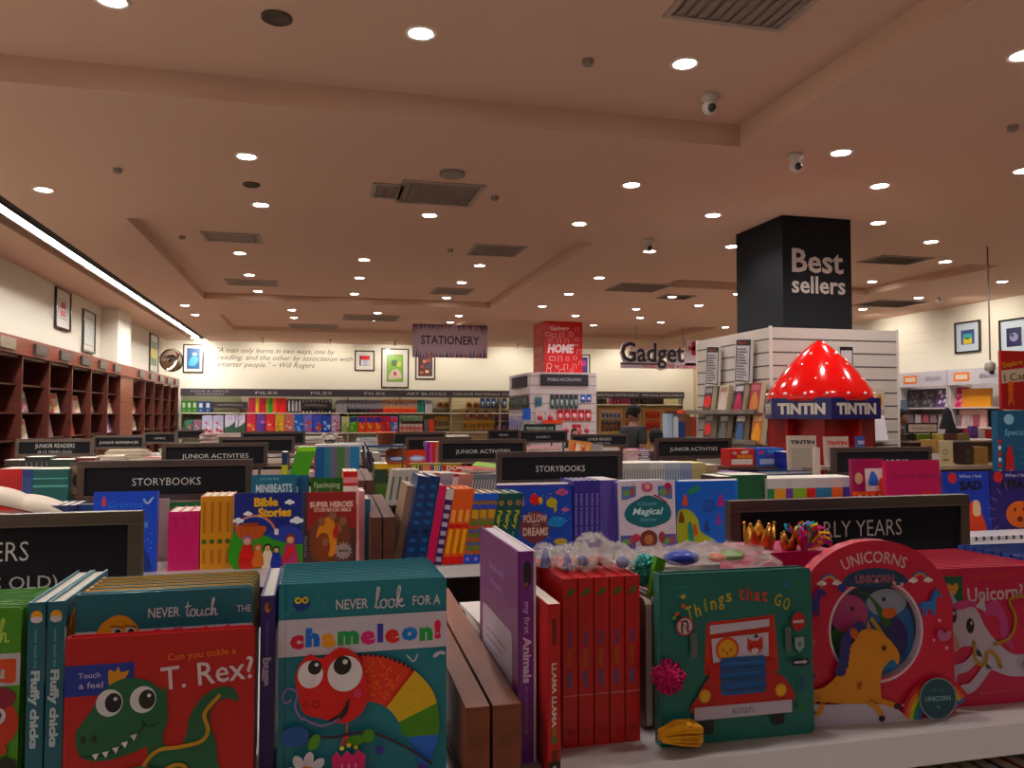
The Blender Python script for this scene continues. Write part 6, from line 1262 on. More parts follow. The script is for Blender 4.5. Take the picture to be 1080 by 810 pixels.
run(303, 318, 1.56, .31, [(4, 'black file with white label', '#1c1c20', lambda A, w, h: A.rect(w*.25, h*.1, w*.8, h*.9, '#c0c0c4'))], 'right of the bright folders'); run(318, 350, 1.56, .31, [(8, 'black file with square label', '#1c1c20', lambda A, w, h: (A.rect(w*.2, h*.72, w*.8, h*.92, '#c8c8cc'), A.rect(w*.3, .0, w*.7, h*.12, '#c8c8cc')))], 'behind the small dark shelf sign')
run(354, 366, 1.56, .3, [(3, 'pale grey file', '#8a8a92', None)], 'right of the black files'); run(366, 390, 1.56, .3, [(6, 'grey file with black foot', '#7a7a86', greyf('#141418'))], 'on the back wall'); run(390, 404, 1.56, .3, [(4, 'grey file with maroon foot', '#8a808c', greyf('#5a1426'))], 'on the back wall')
run(404, 440, 1.56, .31, [(9, 'peach file with orange foot', '#d8905a', greyf('#d84a14'))], 'on the back wall'); run(440, 447, 1.56, .31, [(2, 'teal file', '#147a70', None)], 'right of the peach files'); run(448, 456, 1.56, .3, [(2, 'white file with grey print', '#b8b8bc', None)], 'right of the teal files')
for lb, p0, p1, z in (('small dark shelf sign among the left files on the back wall', 224, 261, 1.66), ('small dark shelf sign in front of the black files', 317, 349, 1.66)):
    a, b = atY(p0, 430, BY), atY(p1, 430, BY); m = MB(); m.box(0, 0, 0, b.x-a.x, .015, .14, '#3a3034', 'paint'); A = Art(m, (0, 0, 0), (1, 0, 0), (0, 0, 1), 'paint', .001); L = b.x-a.x; A.stroke([(L*.15, .07), (L*.4, .08), (L*.85, .065)], .03, '#6e6668', sm=False); m.build('shelf_sign', None, (a.x, BY+.03, z), label=lb, cat='sign')
def spot(c1, c2, c3):
    def f(A, w, h):
        A.rect(w*.05, h*.62, w*.95, h*.95, c1); r = random.Random(c1+c2+str(round(w, 2)))
        for _ in range(11): A.ell(w*r.uniform(.15, .85), h*r.uniform(.1, .6), w*r.uniform(.06, .2), h*r.uniform(.04, .13), r.choice((c2, c3, c1, c2)), rot=r.uniform(0, 3), n=9)
    return f
run(195, 213, 1.10, .3, [(1, 'dark green craft pack', '#2a5a4a', spot('#3a6a5a', '#7a8a8a', '#b04a4a')), (1, 'grey craft pack', '#6a6a78', spot('#8a5a6a', '#a8a8b0', '#b03a4a'))], 'on the back wall left', 'craft_pack', 'pack')
run(213, 236, 1.10, .4, [(2, 'white pad with red flowers', '#c0b8c4', spot('#a8a4c0', '#a83a4a', '#d8d0d8'))], 'on the back wall', 'drawing_pad', 'pad'); run(237, 259, 1.10, .42, [(2, 'white pad with dark green hills', '#c0b8c8', lambda A, w, h: (A.rect(w*.15, h*.7, w*.85, h*.9, '#b0a0c0'), A.poly([(0, 0), (w, 0), (w, h*.6), (w*.7, h*.45), (w*.4, h*.35), (0, h*.3)], '#2a4a3a')))], 'on the back wall', 'drawing_pad', 'pad')
P_ = [('#c02a4a', '#c9583a', '#d8b060', 'red'), ('#6a3a8a', '#4a3a9a', '#b070c0', 'violet'), ('#c92a1c', '#d8502a', '#e0a8a0', 'scarlet'), ('#c9a01c', '#b87a1c', '#e0c050', 'yellow'), ('#b86a6a', '#c94a4a', '#e0c8c0', 'pink'), ('#1c5ab8', '#3a7ad0', '#90b0e0', 'blue'), ('#6a6ac0', '#c04a3a', '#d09a50', 'lilac'), ('#3a4ab8', '#b0402a', '#d09a3a', 'indigo'), ('#1c3ca0', '#3a6ac8', '#9ac0e8', 'royal blue'), ('#a890b0', '#b04a5a', '#d8c8d8', 'pale')]
run(260, 359, 1.10, .44, [(1, f'{n_} colouring set box, number {["one","two","three","four","five","six","seven","eight","nine","ten"][k]}'.split(',')[0], c, spot(c, c2, c3)) for k, (c, c2, c3, n_) in enumerate(P_)], 'in the bright box row on back wall', 'colouring_set', 'box', group='bright colouring boxes on the back wall')
run(360, 420, 1.10, .38, [(1, 'cream and green jelly box', '#a0a878', spot('#b8b890', '#3a9a1c', '#8ac04a')), (1, 'green clay tub set', '#5a9a2a', spot('#1c2c7a', '#4aa01c', '#9ac83a')), (3, 'orange clay tub set', '#d8502a', spot('#3a2c8a', '#e06a1c', '#e0a03a')), (1, 'red clay tub set', '#c9302a', spot('#a81c5a', '#d84a2a', '#e08a6a')), (1, 'blue and white clay set', '#5a78b8', spot('#c83a5a', '#b8c0d8', '#3a5ab0'))], 'on the back wall', 'clay_set', 'box')
run(421, 446, 1.36, .14, [(6, 'small green and white carton', '#6a8a70', spot('#8aa890', '#3a5a40', '#a03a3a'), 1)], 'above the red cartons', 'small_carton', 'box'); run(421, 446, 1.10, .2, [(6, 'small red and white carton', '#b86a60', spot('#c0b0b0', '#c9302a', '#d8c0b8'))], 'below the green cartons', 'small_carton', 'box')
run(447, 458, 1.10, .3, [(1, 'grey stationery box', '#5a5456', None), (1, 'orange-red stationery box', '#c94a1c', None)], 'right of the red cartons', 'stationery_box', 'box')
# hanging blister packs on pegs
def packs(px0, px1, ztop, n, hh, cols, where, w_=None, Y=BY+.26, head='#b8b0a0'):
    X0, X1 = atY(px0, 430, Y).x, atY(px1, 430, Y).x; st = (X1-X0)/n
    for i in range(n):
        c = cols[i % len(cols)]; w = (w_ or st*.82); m = MB(); m.box(-w/2, 0, -hh, w/2, .008, 0, c[1]); m.box(-w/2, -.001, -hh*.25, w/2, 0, 0, c[2]); m.ball((0, -.004, -hh*.6), (w*.34, .022, hh*.26), c[3], 'print', 8, 6)
        m.tube([(0, -.05, -.03), (0, .078 if Y == BY+.26 else .018, -.03)], .006, 6, '#8a8a8a', 'metal')
        m.build('hanging_pack', None, (X0+st*(i+.5), Y, ztop), label=f'{ORD[i]} {c[0]} hanging pack from the left {where}', cat='pack', group='hanging packs '+where)
YW = ('yellow-headed', '#b8a878', '#c9942a', '#6a4a2a'); BL = ('blue', '#1c4a78', '#12305a', '#b8c4d0'); OC = ('ochre', '#b8862a', '#c9a02a', '#7a5a1c'); CR = ('brown craft', '#9a6a48', '#b0a080', '#7a4a34'); RD = ('red', '#a82a2c', '#8a1c20', '#c8b8b0'); NV = ('navy', '#2a1c4a', '#1c1440', '#a06a9a')
packs(459, 477, 1.48, 6, .3, [YW], 'left of the copper packs'); packs(461, 474, 1.88, 2, .2, [CR], 'high left of copper ones'); packs(491, 506, 1.86, 2, .18, [CR], 'high, right of the plain board'); packs(506, 535, 1.92, 5, .24, [BL], 'in the upper blue row')
packs(490, 520, 1.62, 6, .2, [RD, CR], 'in the red metallic row'); packs(488, 522, 1.38, 7, .22, [OC], 'in the bottom ochre row'); packs(522, 540, 1.60, 3, .22, [NV], 'in the upper navy row'); packs(522, 540, 1.34, 3, .22, [NV], 'in the lower navy row')
for n_, (p0, p1, q) in enumerate(((632, 657, 'left'), (658, 676, 'middle'), (679, 698, 'right'), (700, 720, 'far right'))):
    Yp = 17.6; a, b = atY(p0, 450, Yp), atY(p1, 450, Yp); L = b.x-a.x; t = thing('pegboard_stand', f'{q} pale wooden pegboard stand of pens below the writing headers', 'display stand', (a.x+L/2, Yp, 0), group='pegboard stands')
    m = MB(); m.box(-L/2, 0, .15, L/2, .05, 1.66, '#c9a468', 'paint'); m.build('board', t); m = MB(); m.box(-L/2, -.1, 0, L/2, .15, .15, '#a88450', 'paint'); m.build('base', t)
    cs = ([('pale', '#a8a4a8', '#d8b8a0', '#3a4a8a'), ('dark', '#2a2a3a', '#5a5a6a', '#a05a3a')], [('violet', '#6a3a5a', '#a87a8a', '#2a2a3a'), ('red', '#a02a2a', '#c07a5a', '#3a2a2a')], [('orange', '#c04a2a', '#c9762a', '#b8302a'), ('scarlet', '#c9341c', '#d8502a', '#8a1c1c')], [('blue', '#2a3a8a', '#c0702a', '#b8b8c8'), ('amber', '#c9602a', '#c94a1c', '#a83a3a')])[n_]
    packs(p0+2, p1-2, 1.62, 5, .2, cs[:1], f'in the upper row of the {q} pegboard', Y=Yp-.03); packs(p0+2, p1-2, 1.38, 5, .24, cs[1:], f'in the lower row of the {q} pegboard', Y=Yp-.03)
run(628, 640, 1.785, .14, [(3, 'dark box', '#3a3438', None)], 'above the left pegboard', 'stationery_box', 'box'); run(646, 665, 1.785, .18, [(5, 'pink gift box', '#c03a7a', spot('#d06aa0', '#a82a6a', '#e0a0c0'))], 'above the pegboards', 'stationery_box', 'box'); run(667, 676, 1.785, .16, [(2, 'slate box', '#4a4a58', None)], 'above the pegboards', 'stationery_box', 'box'); run(677, 700, 1.785, .16, [(6, 'dark photo box', '#3c3230', spot('#5a4a44', '#2a2424', '#7a6a60'))], 'above the right pegboards', 'stationery_box', 'box')
# ---------------- hanging signs ----------------
def hung(label, nm, p0, p1, pt, pb, Y, cat='sign'):
    a, b = atY(p0, pb, Y), atY(p1, pt, Y); t = thing(nm, label, cat, (a.x, Y, a.z)); return t, b.x-a.x, b.z-a.z, a
t, w, h, a = hung('hanging STATIONERY banner with a border of crayons', 'hanging_banner', 435, 514, 343.5, 376.5, 14.6)
m = MB(); m.box(0, 0, 0, w, .02, h, '#cdbacd', 'print'); A = Art(m, (0, 0, 0), (1, 0, 0), (0, 0, 1), e=.001)
rr = random.Random(8); BC = ['#5a2a5a', '#2a2a4a', '#8a4a6a', '#3a3a3a', '#a06a8a', '#b8742a', '#6a4a8a', '#c0a0c0', '#7a3a3a', '#3a4a7a']
n = 44
for i in range(n):
    u = w*(i+.5)/n
    for v0, sg in ((h, -1), (0, 1)):
        L = h*rr.uniform(.14, .26)+(h*.2*max(0, abs(u-w/2)/(w/2)-.75)*4); c = rr.choice(BC); sk = rr.uniform(-.03, .03)
        A.poly([(max(0, u-w/n*.5), v0), (min(w, u+w/n*.4), v0), (min(w, max(0, u+sk)), v0+sg*L)][::1], c); A.k -= 1
A.k += 1; A.text('STATIONERY', w/2, h*.40, h*.27, '#241c2c', w=w*.78, bold=.012); m.build('panel', t)
m = MB()
for u in (.1, .9): m.tube([(w*u, .01, h), (w*u, .01, ceil_z(a.x+.5, 14.6)-a.z)], .006, 6, '#8a8480', 'metal')
m.build('hanging_wires', t)
t, w, h, a = hung('hanging Gadget+ letter sign with WORK HOME TRAVEL strip', 'hanging_letter_sign', 655, 737, 358, 388, 14.8)
m = MB()
def solid_text(m, s, u, v, H, col, w, t_, y, bold=0, mt='plastic'):
    vs, fs, x0, x1 = glyphs(s, bold); k = H/CAP; kx = w/(x1-x0); n = len(vs); F = [(u+(x-x0)*kx, y, v+yy*k) for x, yy in vs]; B = [(x, y+t_, z) for x, _, z in F]
    ed = {}
    for f in fs:
        for i in range(len(f)): e = (f[i], f[(i+1) % len(f)]); ed[e] = 1
    sd = [(e[0], e[0]+n, e[1]+n, e[1]) for e in ed if (e[1], e[0]) not in ed]
    m.add(F+B, list(fs)+[tuple(i+n for i in f[::-1]) for f in fs]+sd, col, mt)
solid_text(m, 'Gadget', -.02, h*.20, h*.70, '#c8b8c4', w*.83, .04, 0, .05); m.box(w*.0, .005, 0, w, .04, h*.2, '#c8b8c4', 'plastic'); m.box(w*.82, .005, h*.1, w, .04, h*.5, '#c8b8c4', 'plastic'); m.box(w*.84, .0, h*.42, w*1.02, .04, h*.98, '#d0c0c8', 'plastic'); m.build('backing', t)
m = MB(); solid_text(m, 'Gadget', .01, h*.22, h*.66, '#2e2a38', w*.80, .012, -.012, .012); m.box(0, -.01, h*.12, w*.5, 0, h*.16, '#2e2a38', 'plastic'); m.build('letters', t)
m = MB(); m.box(w*.86, -.012, h*.62, w*1.0, 0, h*.76, '#c0142c', 'plastic'); m.box(w*.905, -.012, h*.46, w*.955, 0, h*.92, '#c0142c', 'plastic'); m.build('plus_sign', t)
m = MB(); A = Art(m, (0, -.001, 0), (1, 0, 0), (0, 0, 1), e=.001); A.text('WORK', w*.36, h*.0, h*.14, '#c02a4a', w=w*.16, shear=.3); A.ell(w*.48, h*.07, h*.035, h*.035, '#8a1c30'); A.text('HOME', w*.6, 0, h*.14, '#c02a4a', w=w*.17, shear=.3); A.ell(w*.725, h*.07, h*.035, h*.035, '#8a1c30'); A.text('TRAVEL', w*.86, 0, h*.14, '#c02a4a', w=w*.22, shear=.3); m.build('strip_lettering', t)
m = MB()
for u in (.2, .8): m.tube([(w*u, .02, h*.9), (w*u, .02, ceil_z(a.x+.5, 14.8)-a.z)], .006, 6, '#8a8480', 'metal')
m.build('hanging_wires', t)
# ---------------- red Gadget column with its slat stand ----------------
def slat(m, x0, y0, z0, x1, y1, z1, pitch, col='#c4bab0', gr='#5c5450'):
    m.box(x0, y0, z0, x1, y1, z1, col, 'paint')
    z = z0+pitch
    while z < z1-.03:
        m.box(x0-.0015, y0-.0015, z, x1+.0015, y1+.0015, z+.010, gr, 'paint'); z += pitch
GX0, GX1, GY0, GY1 = 3.99, 4.71, 13.75, 14.5
t = thing('red_column', 'red square ceiling column printed Gadget+ and HOME with white icons', 'column', (GX0, GY0, 2.26))
m = MB(); m.box(0, 0, 0, .72, .75, ZC-2.26, '#c41c2e', 'print')
for face in (0, 1):
    A = Art(m, (0, 0, 0), (1, 0, 0), (0, 0, 1), e=.001) if face == 0 else Art(m, (0, .75, 0), (0, -1, 0), (0, 0, 1), e=.001)
    wc = '#e0c0c4' if face == 0 else '#d890a0'; w, h = .72, .94
    if face == 0: A.text('Gadget+', w*.4, h*.83, .075, wc, w=.36, bold=.03); A.text('HOME', w*.43, h*.40, .15, '#e8d8dc', w=.5, bold=.05, shear=.15); A.text('WORK', w*.82, h*.53, .035, wc, w=.12, shear=.3)
    else: A.text('Gadget+', w*.5, h*.83, .06, wc, w=.36); A.text('HOME', w*.5, h*.4, .13, wc, w=.5, bold=.03)
    rr = random.Random(3+face)
    for u, v in ((.1, .75), (.25, .72), (.45, .74), (.7, .76), (.85, .85), (.15, .63), (.38, .63), (.58, .63), (.85, .66), (.2, .28), (.4, .28), (.6, .28), (.8, .3), (.12, .14), (.32, .12), (.55, .13), (.78, .14), (.1, .04), (.45, .04), (.7, .05), (.93, .2), (.9, .42)):
        k = rr.randint(0, 3); s = rr.uniform(.035, .055); U, V_ = w*u, h*v
        if k == 0: A.ring(U, V_, s*.75, s*.95, wc)
        elif k == 1: A.stroke([(U-s, V_-s*.6), (U+s, V_-s*.6), (U+s, V_+s*.6), (U-s, V_+s*.6)], s*.2, wc, sm=False, closed=True)
        elif k == 2: A.stroke([(U-s*.8, V_+s*.5), (U, V_-s*.8), (U+s*.8, V_+s*.5), (U, V_+s*.2)], s*.2, wc, sm=False, closed=True)
        else: A.stroke([(U-s*.7, V_-s), (U-s*.7, V_+s*.8), (U+s*.7, V_+s*.8), (U+s*.7, V_-s)], s*.2, wc, sm=False)
m.build('printed_cladding', t)
t = thing('slatwall_stand', 'white slat stand around the red column with hanging accessories', 'display stand', (0, 0, 0)); SX0, SX1, SY0, SY1 = 3.62, 4.83, 13.35, 14.9
m = MB(); slat(m, SX0, SY0, .1, SX1, SY1, 2.25, .16, '#b8a8a8'); m.build('slat_panels', t)
m = MB(); m.box(SX0+.18, SY0-.03, 2.03, SX1-.16, SY0-.002, 2.22, '#2e2a30', 'paint'); A = Art(m, (SX0+.2, SY0-.03, 2.06), (1, 0, 0), (0, 0, 1), e=.001); A.text('MOBILE ACCESSORIES', .41, .04, .055, '#a8a4a8', w=.62); m.build('header_sign', t)
m = MB(); m.box(SX0-.03, SY0+.2, 2.0, SX0-.002, SY1-.3, 2.2, '#3a363c', 'paint'); m.build('side_sign', t)
GA = ('grey', '#3a4448', '#2a3034', '#8a9a98'); G2 = ('white', '#b8b0b0', '#c0a0a0', '#a83a4a'); G3 = ('crimson', '#b81c34', '#8a1424', '#d0a0a8'); G4 = ('blue', '#1c4a9a', '#2458b0', '#a8b8d0')
packs(564, 572, 1.86, 2, .2, [('teal round', '#3a6a7a', '#a8a0a0', '#2a5a6a')], 'on the white slat stand, top left', Y=SY0-.02); packs(580, 610, 1.86, 6, .24, [GA], 'on the top row of the slat stand', Y=SY0-.02); packs(612, 624, 1.86, 2, .12, [G4], 'at the top right of the slat stand', Y=SY0-.02)
packs(564, 586, 1.58, 2, .2, [G2], 'on the second row of the slat stand', Y=SY0-.02); packs(587, 624, 1.60, 5, .19, [G3], 'on the second row of the slat stand', Y=SY0-.02); packs(592, 624, 1.34, 3, .18, [G2, G3, G2], 'on the third row of the slat stand', Y=SY0-.02)
YG = 13.3
def side_packs(x, y0, y1, n, z, hh, col, c2, where):
    for i in range(n):
        m = MB(); m.box(-.01, -.06, -hh, 0, .06, 0, col); m.ball((-.012, 0, -hh*.55), (.02, .04, hh*.3), c2, 'print', 8, 6); m.tube([(-.06, 0, -.02), (.027, 0, -.02)], .005, 6, '#8a8a8a', 'metal')
        m.build('hanging_pack', None, (x, y0+(y1-y0)*(i+.5)/n, z), label=f'{ORD[i]} pack from the front {where}', cat='pack', group=where)
side_packs(SX0-.03, 13.4, 14.8, 8, 1.86, .26, '#2a2628', '#4a5a50', 'in the dark upper row on the stand side'); side_packs(SX0-.03, 13.4, 14.8, 7, 1.5, .3, '#a8a0b0', '#5a5a8a', 'in the pale lower row on the stand side')
m = MB(); a, b = atY(553, 450, 13.1), atY(586, 450, 13.1); L = b.x-a.x; m.box(0, 0, 0, L, .02, .15, '#15181a', 'paint'); m.box(L*.1, .02, -1.2, L*.13, .04, .1, '#3a3a3a', 'metal'); m.box(L*.86, .02, -1.2, L*.9, .04, .1, '#3a3a3a', 'metal'); A = Art(m, (0, 0, 0), (1, 0, 0), (0, 0, 1), e=.001); A.text('POWERBANK LIVE', L/2, .05, .055, '#8a9a90', w=L*.85, bold=.02); m.build('promotion_sign', None, (a.x, 13.1, 1.2), label='black promotion board standing in front of the slat stand', cat='sign')
put_box('warning_strip', 'thin orange-red strip sign on the white slat stand', 'sign', (atY(583, 440, 13.3).x), SY0-.03, 1.36, .36, .015, .06, '#c84a34')
put_box('blue_gadget_box', 'blue boxed gadget on the left side of the slat stand', 'box', atY(556, 440, 13.2).x, 13.2, 1.42, .12, .1, .2, '#1c4a9a')
m = MB(); m.box(-.06, 0, 0, .06, .1, 1.42, '#8a8480', 'paint'); m.build('thin_pedestal', None, (atY(556, 440, 13.2).x, 13.2, 0), label='thin pedestal under the blue boxed gadget', cat='pedestal')
# ---------------- black column and white slat display ----------------
t = thing('black_column', 'black square ceiling column reading Best sellers', 'column', (3.83, 5.96, 2.2))
m = MB(); m.box(0, 0, 0, .67, .76, ZC-2.2, '#17181c', 'paint'); A = Art(m, (0, 0, 0), (1, 0, 0), (0, 0, 1), e=.001)
A.text('Best', .34, .525, .205, '#b8aea8', w=.50, bold=.02); A.text('sellers', .345, .345, .15, '#b8aea8', w=.52, bold=.02)
m.build('cladding', t)
QX0, QX1, QY0, QY1 = 3.45, 4.62, 5.55, 6.8
t = thing('slatwall_display', 'large white slat wall display wrapped around the black column', 'display stand', (0, 0, 0))
m = MB(); slat(m, QX0, QY0, .1, QX1, QY1, 2.19, .105, '#b8ada4', '#4c4440'); m.build('slat_panels', t)
m = MB(); m.box(QX0-.02, QY0-.02, 0, QX1+.02, QY1+.02, .1, '#2c2624', 'paint'); m.build('plinth', t)
for x, y in ((QX0, QY0), (QX0, QY1-.015), (QX1-.015, QY0)): m = MB(); m.box(x-.004, y-.004, .1, x+.016, y+.016, 2.2, '#c8c0b8', 'paint'); m.build('corner_trim', t)
def side_board(label, px0, px1, y0, y1):       # list boards on the left face (facing -X)
    a, b = atX(px1, (y0+y1)/2, QX0), atX(px0, (y0+y1)/2, QX0); z0 = atX((px0+px1)/2, y1, QX0).z; z1 = atX((px0+px1)/2, y0, QX0).z; w = b.y-a.y; h = z1-z0
    t = thing('list_board', label, 'board', (QX0-.06, b.y, z0), (0, .09, -math.pi/2)); m = MB(); m.box(0, 0, 0, w, .02, h, '#c8c0bc', 'plastic')
    A = Art(m, (0, 0, 0), (1, 0, 0), (0, 0, 1), e=.0006); A.rect(w*.04, h*.02, w*.96, h*.98, '#141414'); A.rect(w*.1, h*.05, w*.9, h*.84, '#b8b0b4'); A.text('Top 10', w*.42, h*.88, h*.06, '#a82a2a', w=w*.5, bold=.03)
    for i in range(11): A.rect(w*.15, h*(.1+.065*i), w*(.6+.07*(i*7 % 4)), h*(.125+.065*i), '#3a3638')
    m.build('panel', t)
side_board('black framed list board on the slat wall side, farther left', 750, 764, 364, 405); side_board('black framed list board on the slat wall side, nearer right', 781, 798, 356, 402)
t = thing('list_board', 'black framed list board on the slat front behind red dome', 'board', (atY(880, 370, QY0).x, QY0-.06, atY(890, 392, QY0).z), (0, 0, 0)); m = MB(); m.box(0, 0, 0, .13, .02, .2, '#c8c0bc', 'plastic'); A = Art(m, (0, 0, 0), (1, 0, 0), (0, 0, 1), e=.0006); A.rect(.005, .005, .125, .195, '#141414'); A.rect(.015, .012, .115, .165, '#b8b0b4'); m.build('panel', t)
# wire ledges and face-out books on the left side
def ledge(z, name): 
    m = MB()
    for yy in (QY0+.03, (QY0+QY1)/2, QY1-.05): m.box(QX0-.13, yy-.004, z-.012, QX0, yy+.004, z, '#a8a09a', 'metal')
    m.box(QX0-.13, QY0+.02, z-.01, QX0-.122, QY1-.03, z+.025, '#a8a09a', 'metal'); m.box(QX0-.12, QY0+.02, z-.014, QX0-.001, QY1-.03, z-.008, '#b8b0a8', 'plastic')
    return m.build('book_ledge', None, (0, 0, 0), label=name, cat='shelf')
zA, zB = atX(800, 435, QX0).z, atX(800, 467, QX0).z
ledge(zA, 'upper clear ledge of books on the slat wall side'); ledge(zB, 'lower clear ledge of books on the slat wall side')
def sbook(lb, px, z, col, c2, c3, h=.235, w=.15, red=False):
    y = atX(px, 450, QX0-.05).y
    def cv(A, w, h):
        A.rect(w*.1, h*.75, w*.9, h*.93, c2); A.blob([(w*.15, h*.1), (w*.2, h*.5), (w*.5, h*.7), (w*.85, h*.4), (w*.8, h*.1)], c3)
        if red: A.ell(w*.5, h*.42, w*.42, w*.36, '#c93030')
    one_book(w, h, .045, col, art=cv, page='#b8a888').build('display_book', None, (QX0-.115, y, z), (-.15, 0, -math.pi/2), label=lb, cat='book', group='books on the slat wall side')
S_ = [(752, 'black book with red sticker, farthest left', '#2a2426', '#8a8484', '#3a3436', True), (768, 'cream book with brown spine', '#b0a090', '#8a6a5a', '#c0b0a4', False), (785, 'black and red pictured book', '#241c24', '#b0a8a8', '#a02a4a', False), (802, 'red patterned book nearest the corner', '#8a3a3a', '#a85a6a', '#b87a4a', False)]
for px, n_, c, c2, c3, r_ in S_: sbook(n_+' on the upper ledge of slat wall', px, zA, c, c2, c3, red=r_)
for px, n_, c, c2, c3, r_ in [(752, 'grey book with red sticker, farthest left', '#3a3a3a', '#7a7a7a', '#2a2a2a', True), (768, 'tall black novel', '#1e1e20', '#8a8a8a', '#5a5a5a', False), (786, 'blue and black fantasy book', '#1c2430', '#c0b8b0', '#3a5a8a', False), (804, 'orange gold pictured book', '#a8642a', '#c9a08a', '#d8942a', False)]: sbook(n_+' on the lower ledge of slat wall', px, zB, c, c2, c3, red=r_)
m = MB(); m.box(0, 0, 0, .17, .012, .22, '#c8c4c8', 'print'); m.build('white_book', None, (atY(923, 450, QY0-.2).x, QY0-.16, atY(925, 464, QY0-.1).z), (-.3, .1, .1), label='plain white book leaning on the slat front right of red dome', cat='book')
m = MB(); m.box(-.03, -.0, -.012, .24, .17, 0, '#a8a09a', 'plastic'); m.build('book_ledge', None, (atY(923, 450, QY0-.2).x-.0, QY0-.172, atY(925, 464, QY0-.1).z), label='small ledge under the plain white book', cat='shelf')
m = MB(); m.box(0, 0, 0, .1, .02, .17, '#b8a898', 'print'); A = Art(m, (0, 0, 0), (1, 0, 0), (0, 0, 1), e=.001); A.blob([(.02, .03), (.03, .1), (.07, .12), (.08, .04)], '#b0802a'); m.build('pale_card', None, (atY(923, 420, QY0-.05).x, QY0-.03, atY(925, 432, QY0).z), label='pale picture card on the slat front above the white book', cat='card')
# ---------------- red domed TINTIN display ----------------
RX, RY = 3.45, 4.93
t = thing('domed_display_stand', 'red dotted dome display stand with a blue band reading TINTIN', 'display stand', (RX, RY, 0))
zb0, zb1 = atY(867, 442, RY-.36).z, atY(867, 419, RY-.36).z; zt0 = atY(867, 359, RY).z
m = MB(); H = zt0-zb1; m.lathe([(.36, zb1-.02), (.365, zb1+.0), (.345, zb1+H*.12), (.30, zb1+H*.29), (.245, zb1+H*.47), (.185, zb1+H*.64), (.115, zb1+H*.81), (.05, zb1+H*.94), (.01, zt0)], (0, 0, 0), 48, '#c41410', 'gloss'); rr = random.Random(4)
for ring_, n_ in ((.06, 16), (.3, 10), (.55, 8), (.74, 5)):
    for i in range(n_):
        a = 2*math.pi*i/n_+ring_*5; hh = ring_*H; R_ = .372*(1-ring_)**.72 if ring_ > .1 else .362
        m.ball((R_*math.cos(a)*.985, R_*math.sin(a)*.985, zb1+hh+.005), .010, '#e8d8d4', 'gloss', 8, 6)
m.build('dotted_dome', t)
m = MB(); m.lathe([(.39, zb0), (.405, zb0), (.405, zb1), (.39, zb1)], (0, 0, 0), 6, '#0f1650', 'print', a0=math.radians(5), cap=True); m.s = [False]*len(m.s)
for k in range(6):
    a0 = math.radians(5+60*k); a1 = math.radians(65+60*k); p0 = Vector((.405*math.cos(a0), .405*math.sin(a0), zb0)); p1 = Vector((.405*math.cos(a1), .405*math.sin(a1), zb0)); U = (p1-p0)
    A = Art(m, p0, U, (0, 0, 1), e=.0008); A.text('TINTIN', U.length/2, (zb1-zb0)*.25, (zb1-zb0)*.5, '#c8c0b4', w=U.length*.80, bold=.05)
m.build('lettered_band', t)
m = MB()
for k in range(4):
    m.M = Matrix.Rotation(math.pi/2*k+.25, 4, 'Z'); m.box(-.25, -.25, 0, .25, -.235, zb0, '#8a1414', 'print'); m.box(-.01, -.33, .0, .01, -.25, zb0, '#a01818', 'print')
m.M = None; m.lathe([(.36, 0), (.36, .06), (.34, .08)], (0, 0, 0), 24, '#7a1010', 'plastic'); m.build('fin_base', t)
m = MB()
for z in (.55, 1.0): m.lathe([(.34, z), (.34, z+.02)], (0, 0, 0), 24, '#8a1414', 'plastic')
m.build('shelves', t)
def tb(lb, px0, px1, pyt, Y, col, tc, h=.26):
    a, b = atY(px0, pyt, Y), atY(px1, pyt, Y)
    def cv(A, w, h): A.text('TINTIN', w/2, h*.8, h*.09, tc, w=w*.85, bold=.05); A.rect(w*.1, h*.1, w*.9, h*.7, '#a09488')
    one_book(b.x-a.x, h, .02, col, art=cv, page='#c0b4a8').build('comic_album', None, ((a.x+b.x)/2, Y, a.z-h), (-.05, 0, 0), label=lb, cat='book')
tb('cream comic album titled TINTIN under the blue band', 832, 862, 459.5, RY-.52, '#b8aa9c', '#241c1c'); tb('red titled TINTIN comic album right of the cream one', 871, 896, 460.5, RY-.50, '#b8a098', '#b01c1c'); tb('blue comic album at the right under the blue band', 905, 913, 460, RY-.49, '#3a4a8a', '#c8c0c0')
m = MB(); m.box(-.06, -.06, 0, .5, .06, .02, '#a08a7a', 'wood'); m.box(-.05, -.05, -1.13+.0, -.03, .05, 0, '#6a4030', 'wood'); m.box(.46, -.07, -1.13, .48, .07, 0, '#6a4030', 'wood'); a = atY(845, 470, RY-.42); m.build('narrow_side_table', None, (a.x, RY-.50, 1.16), label='narrow wooden table carrying the comic albums before the red stand', cat='table')
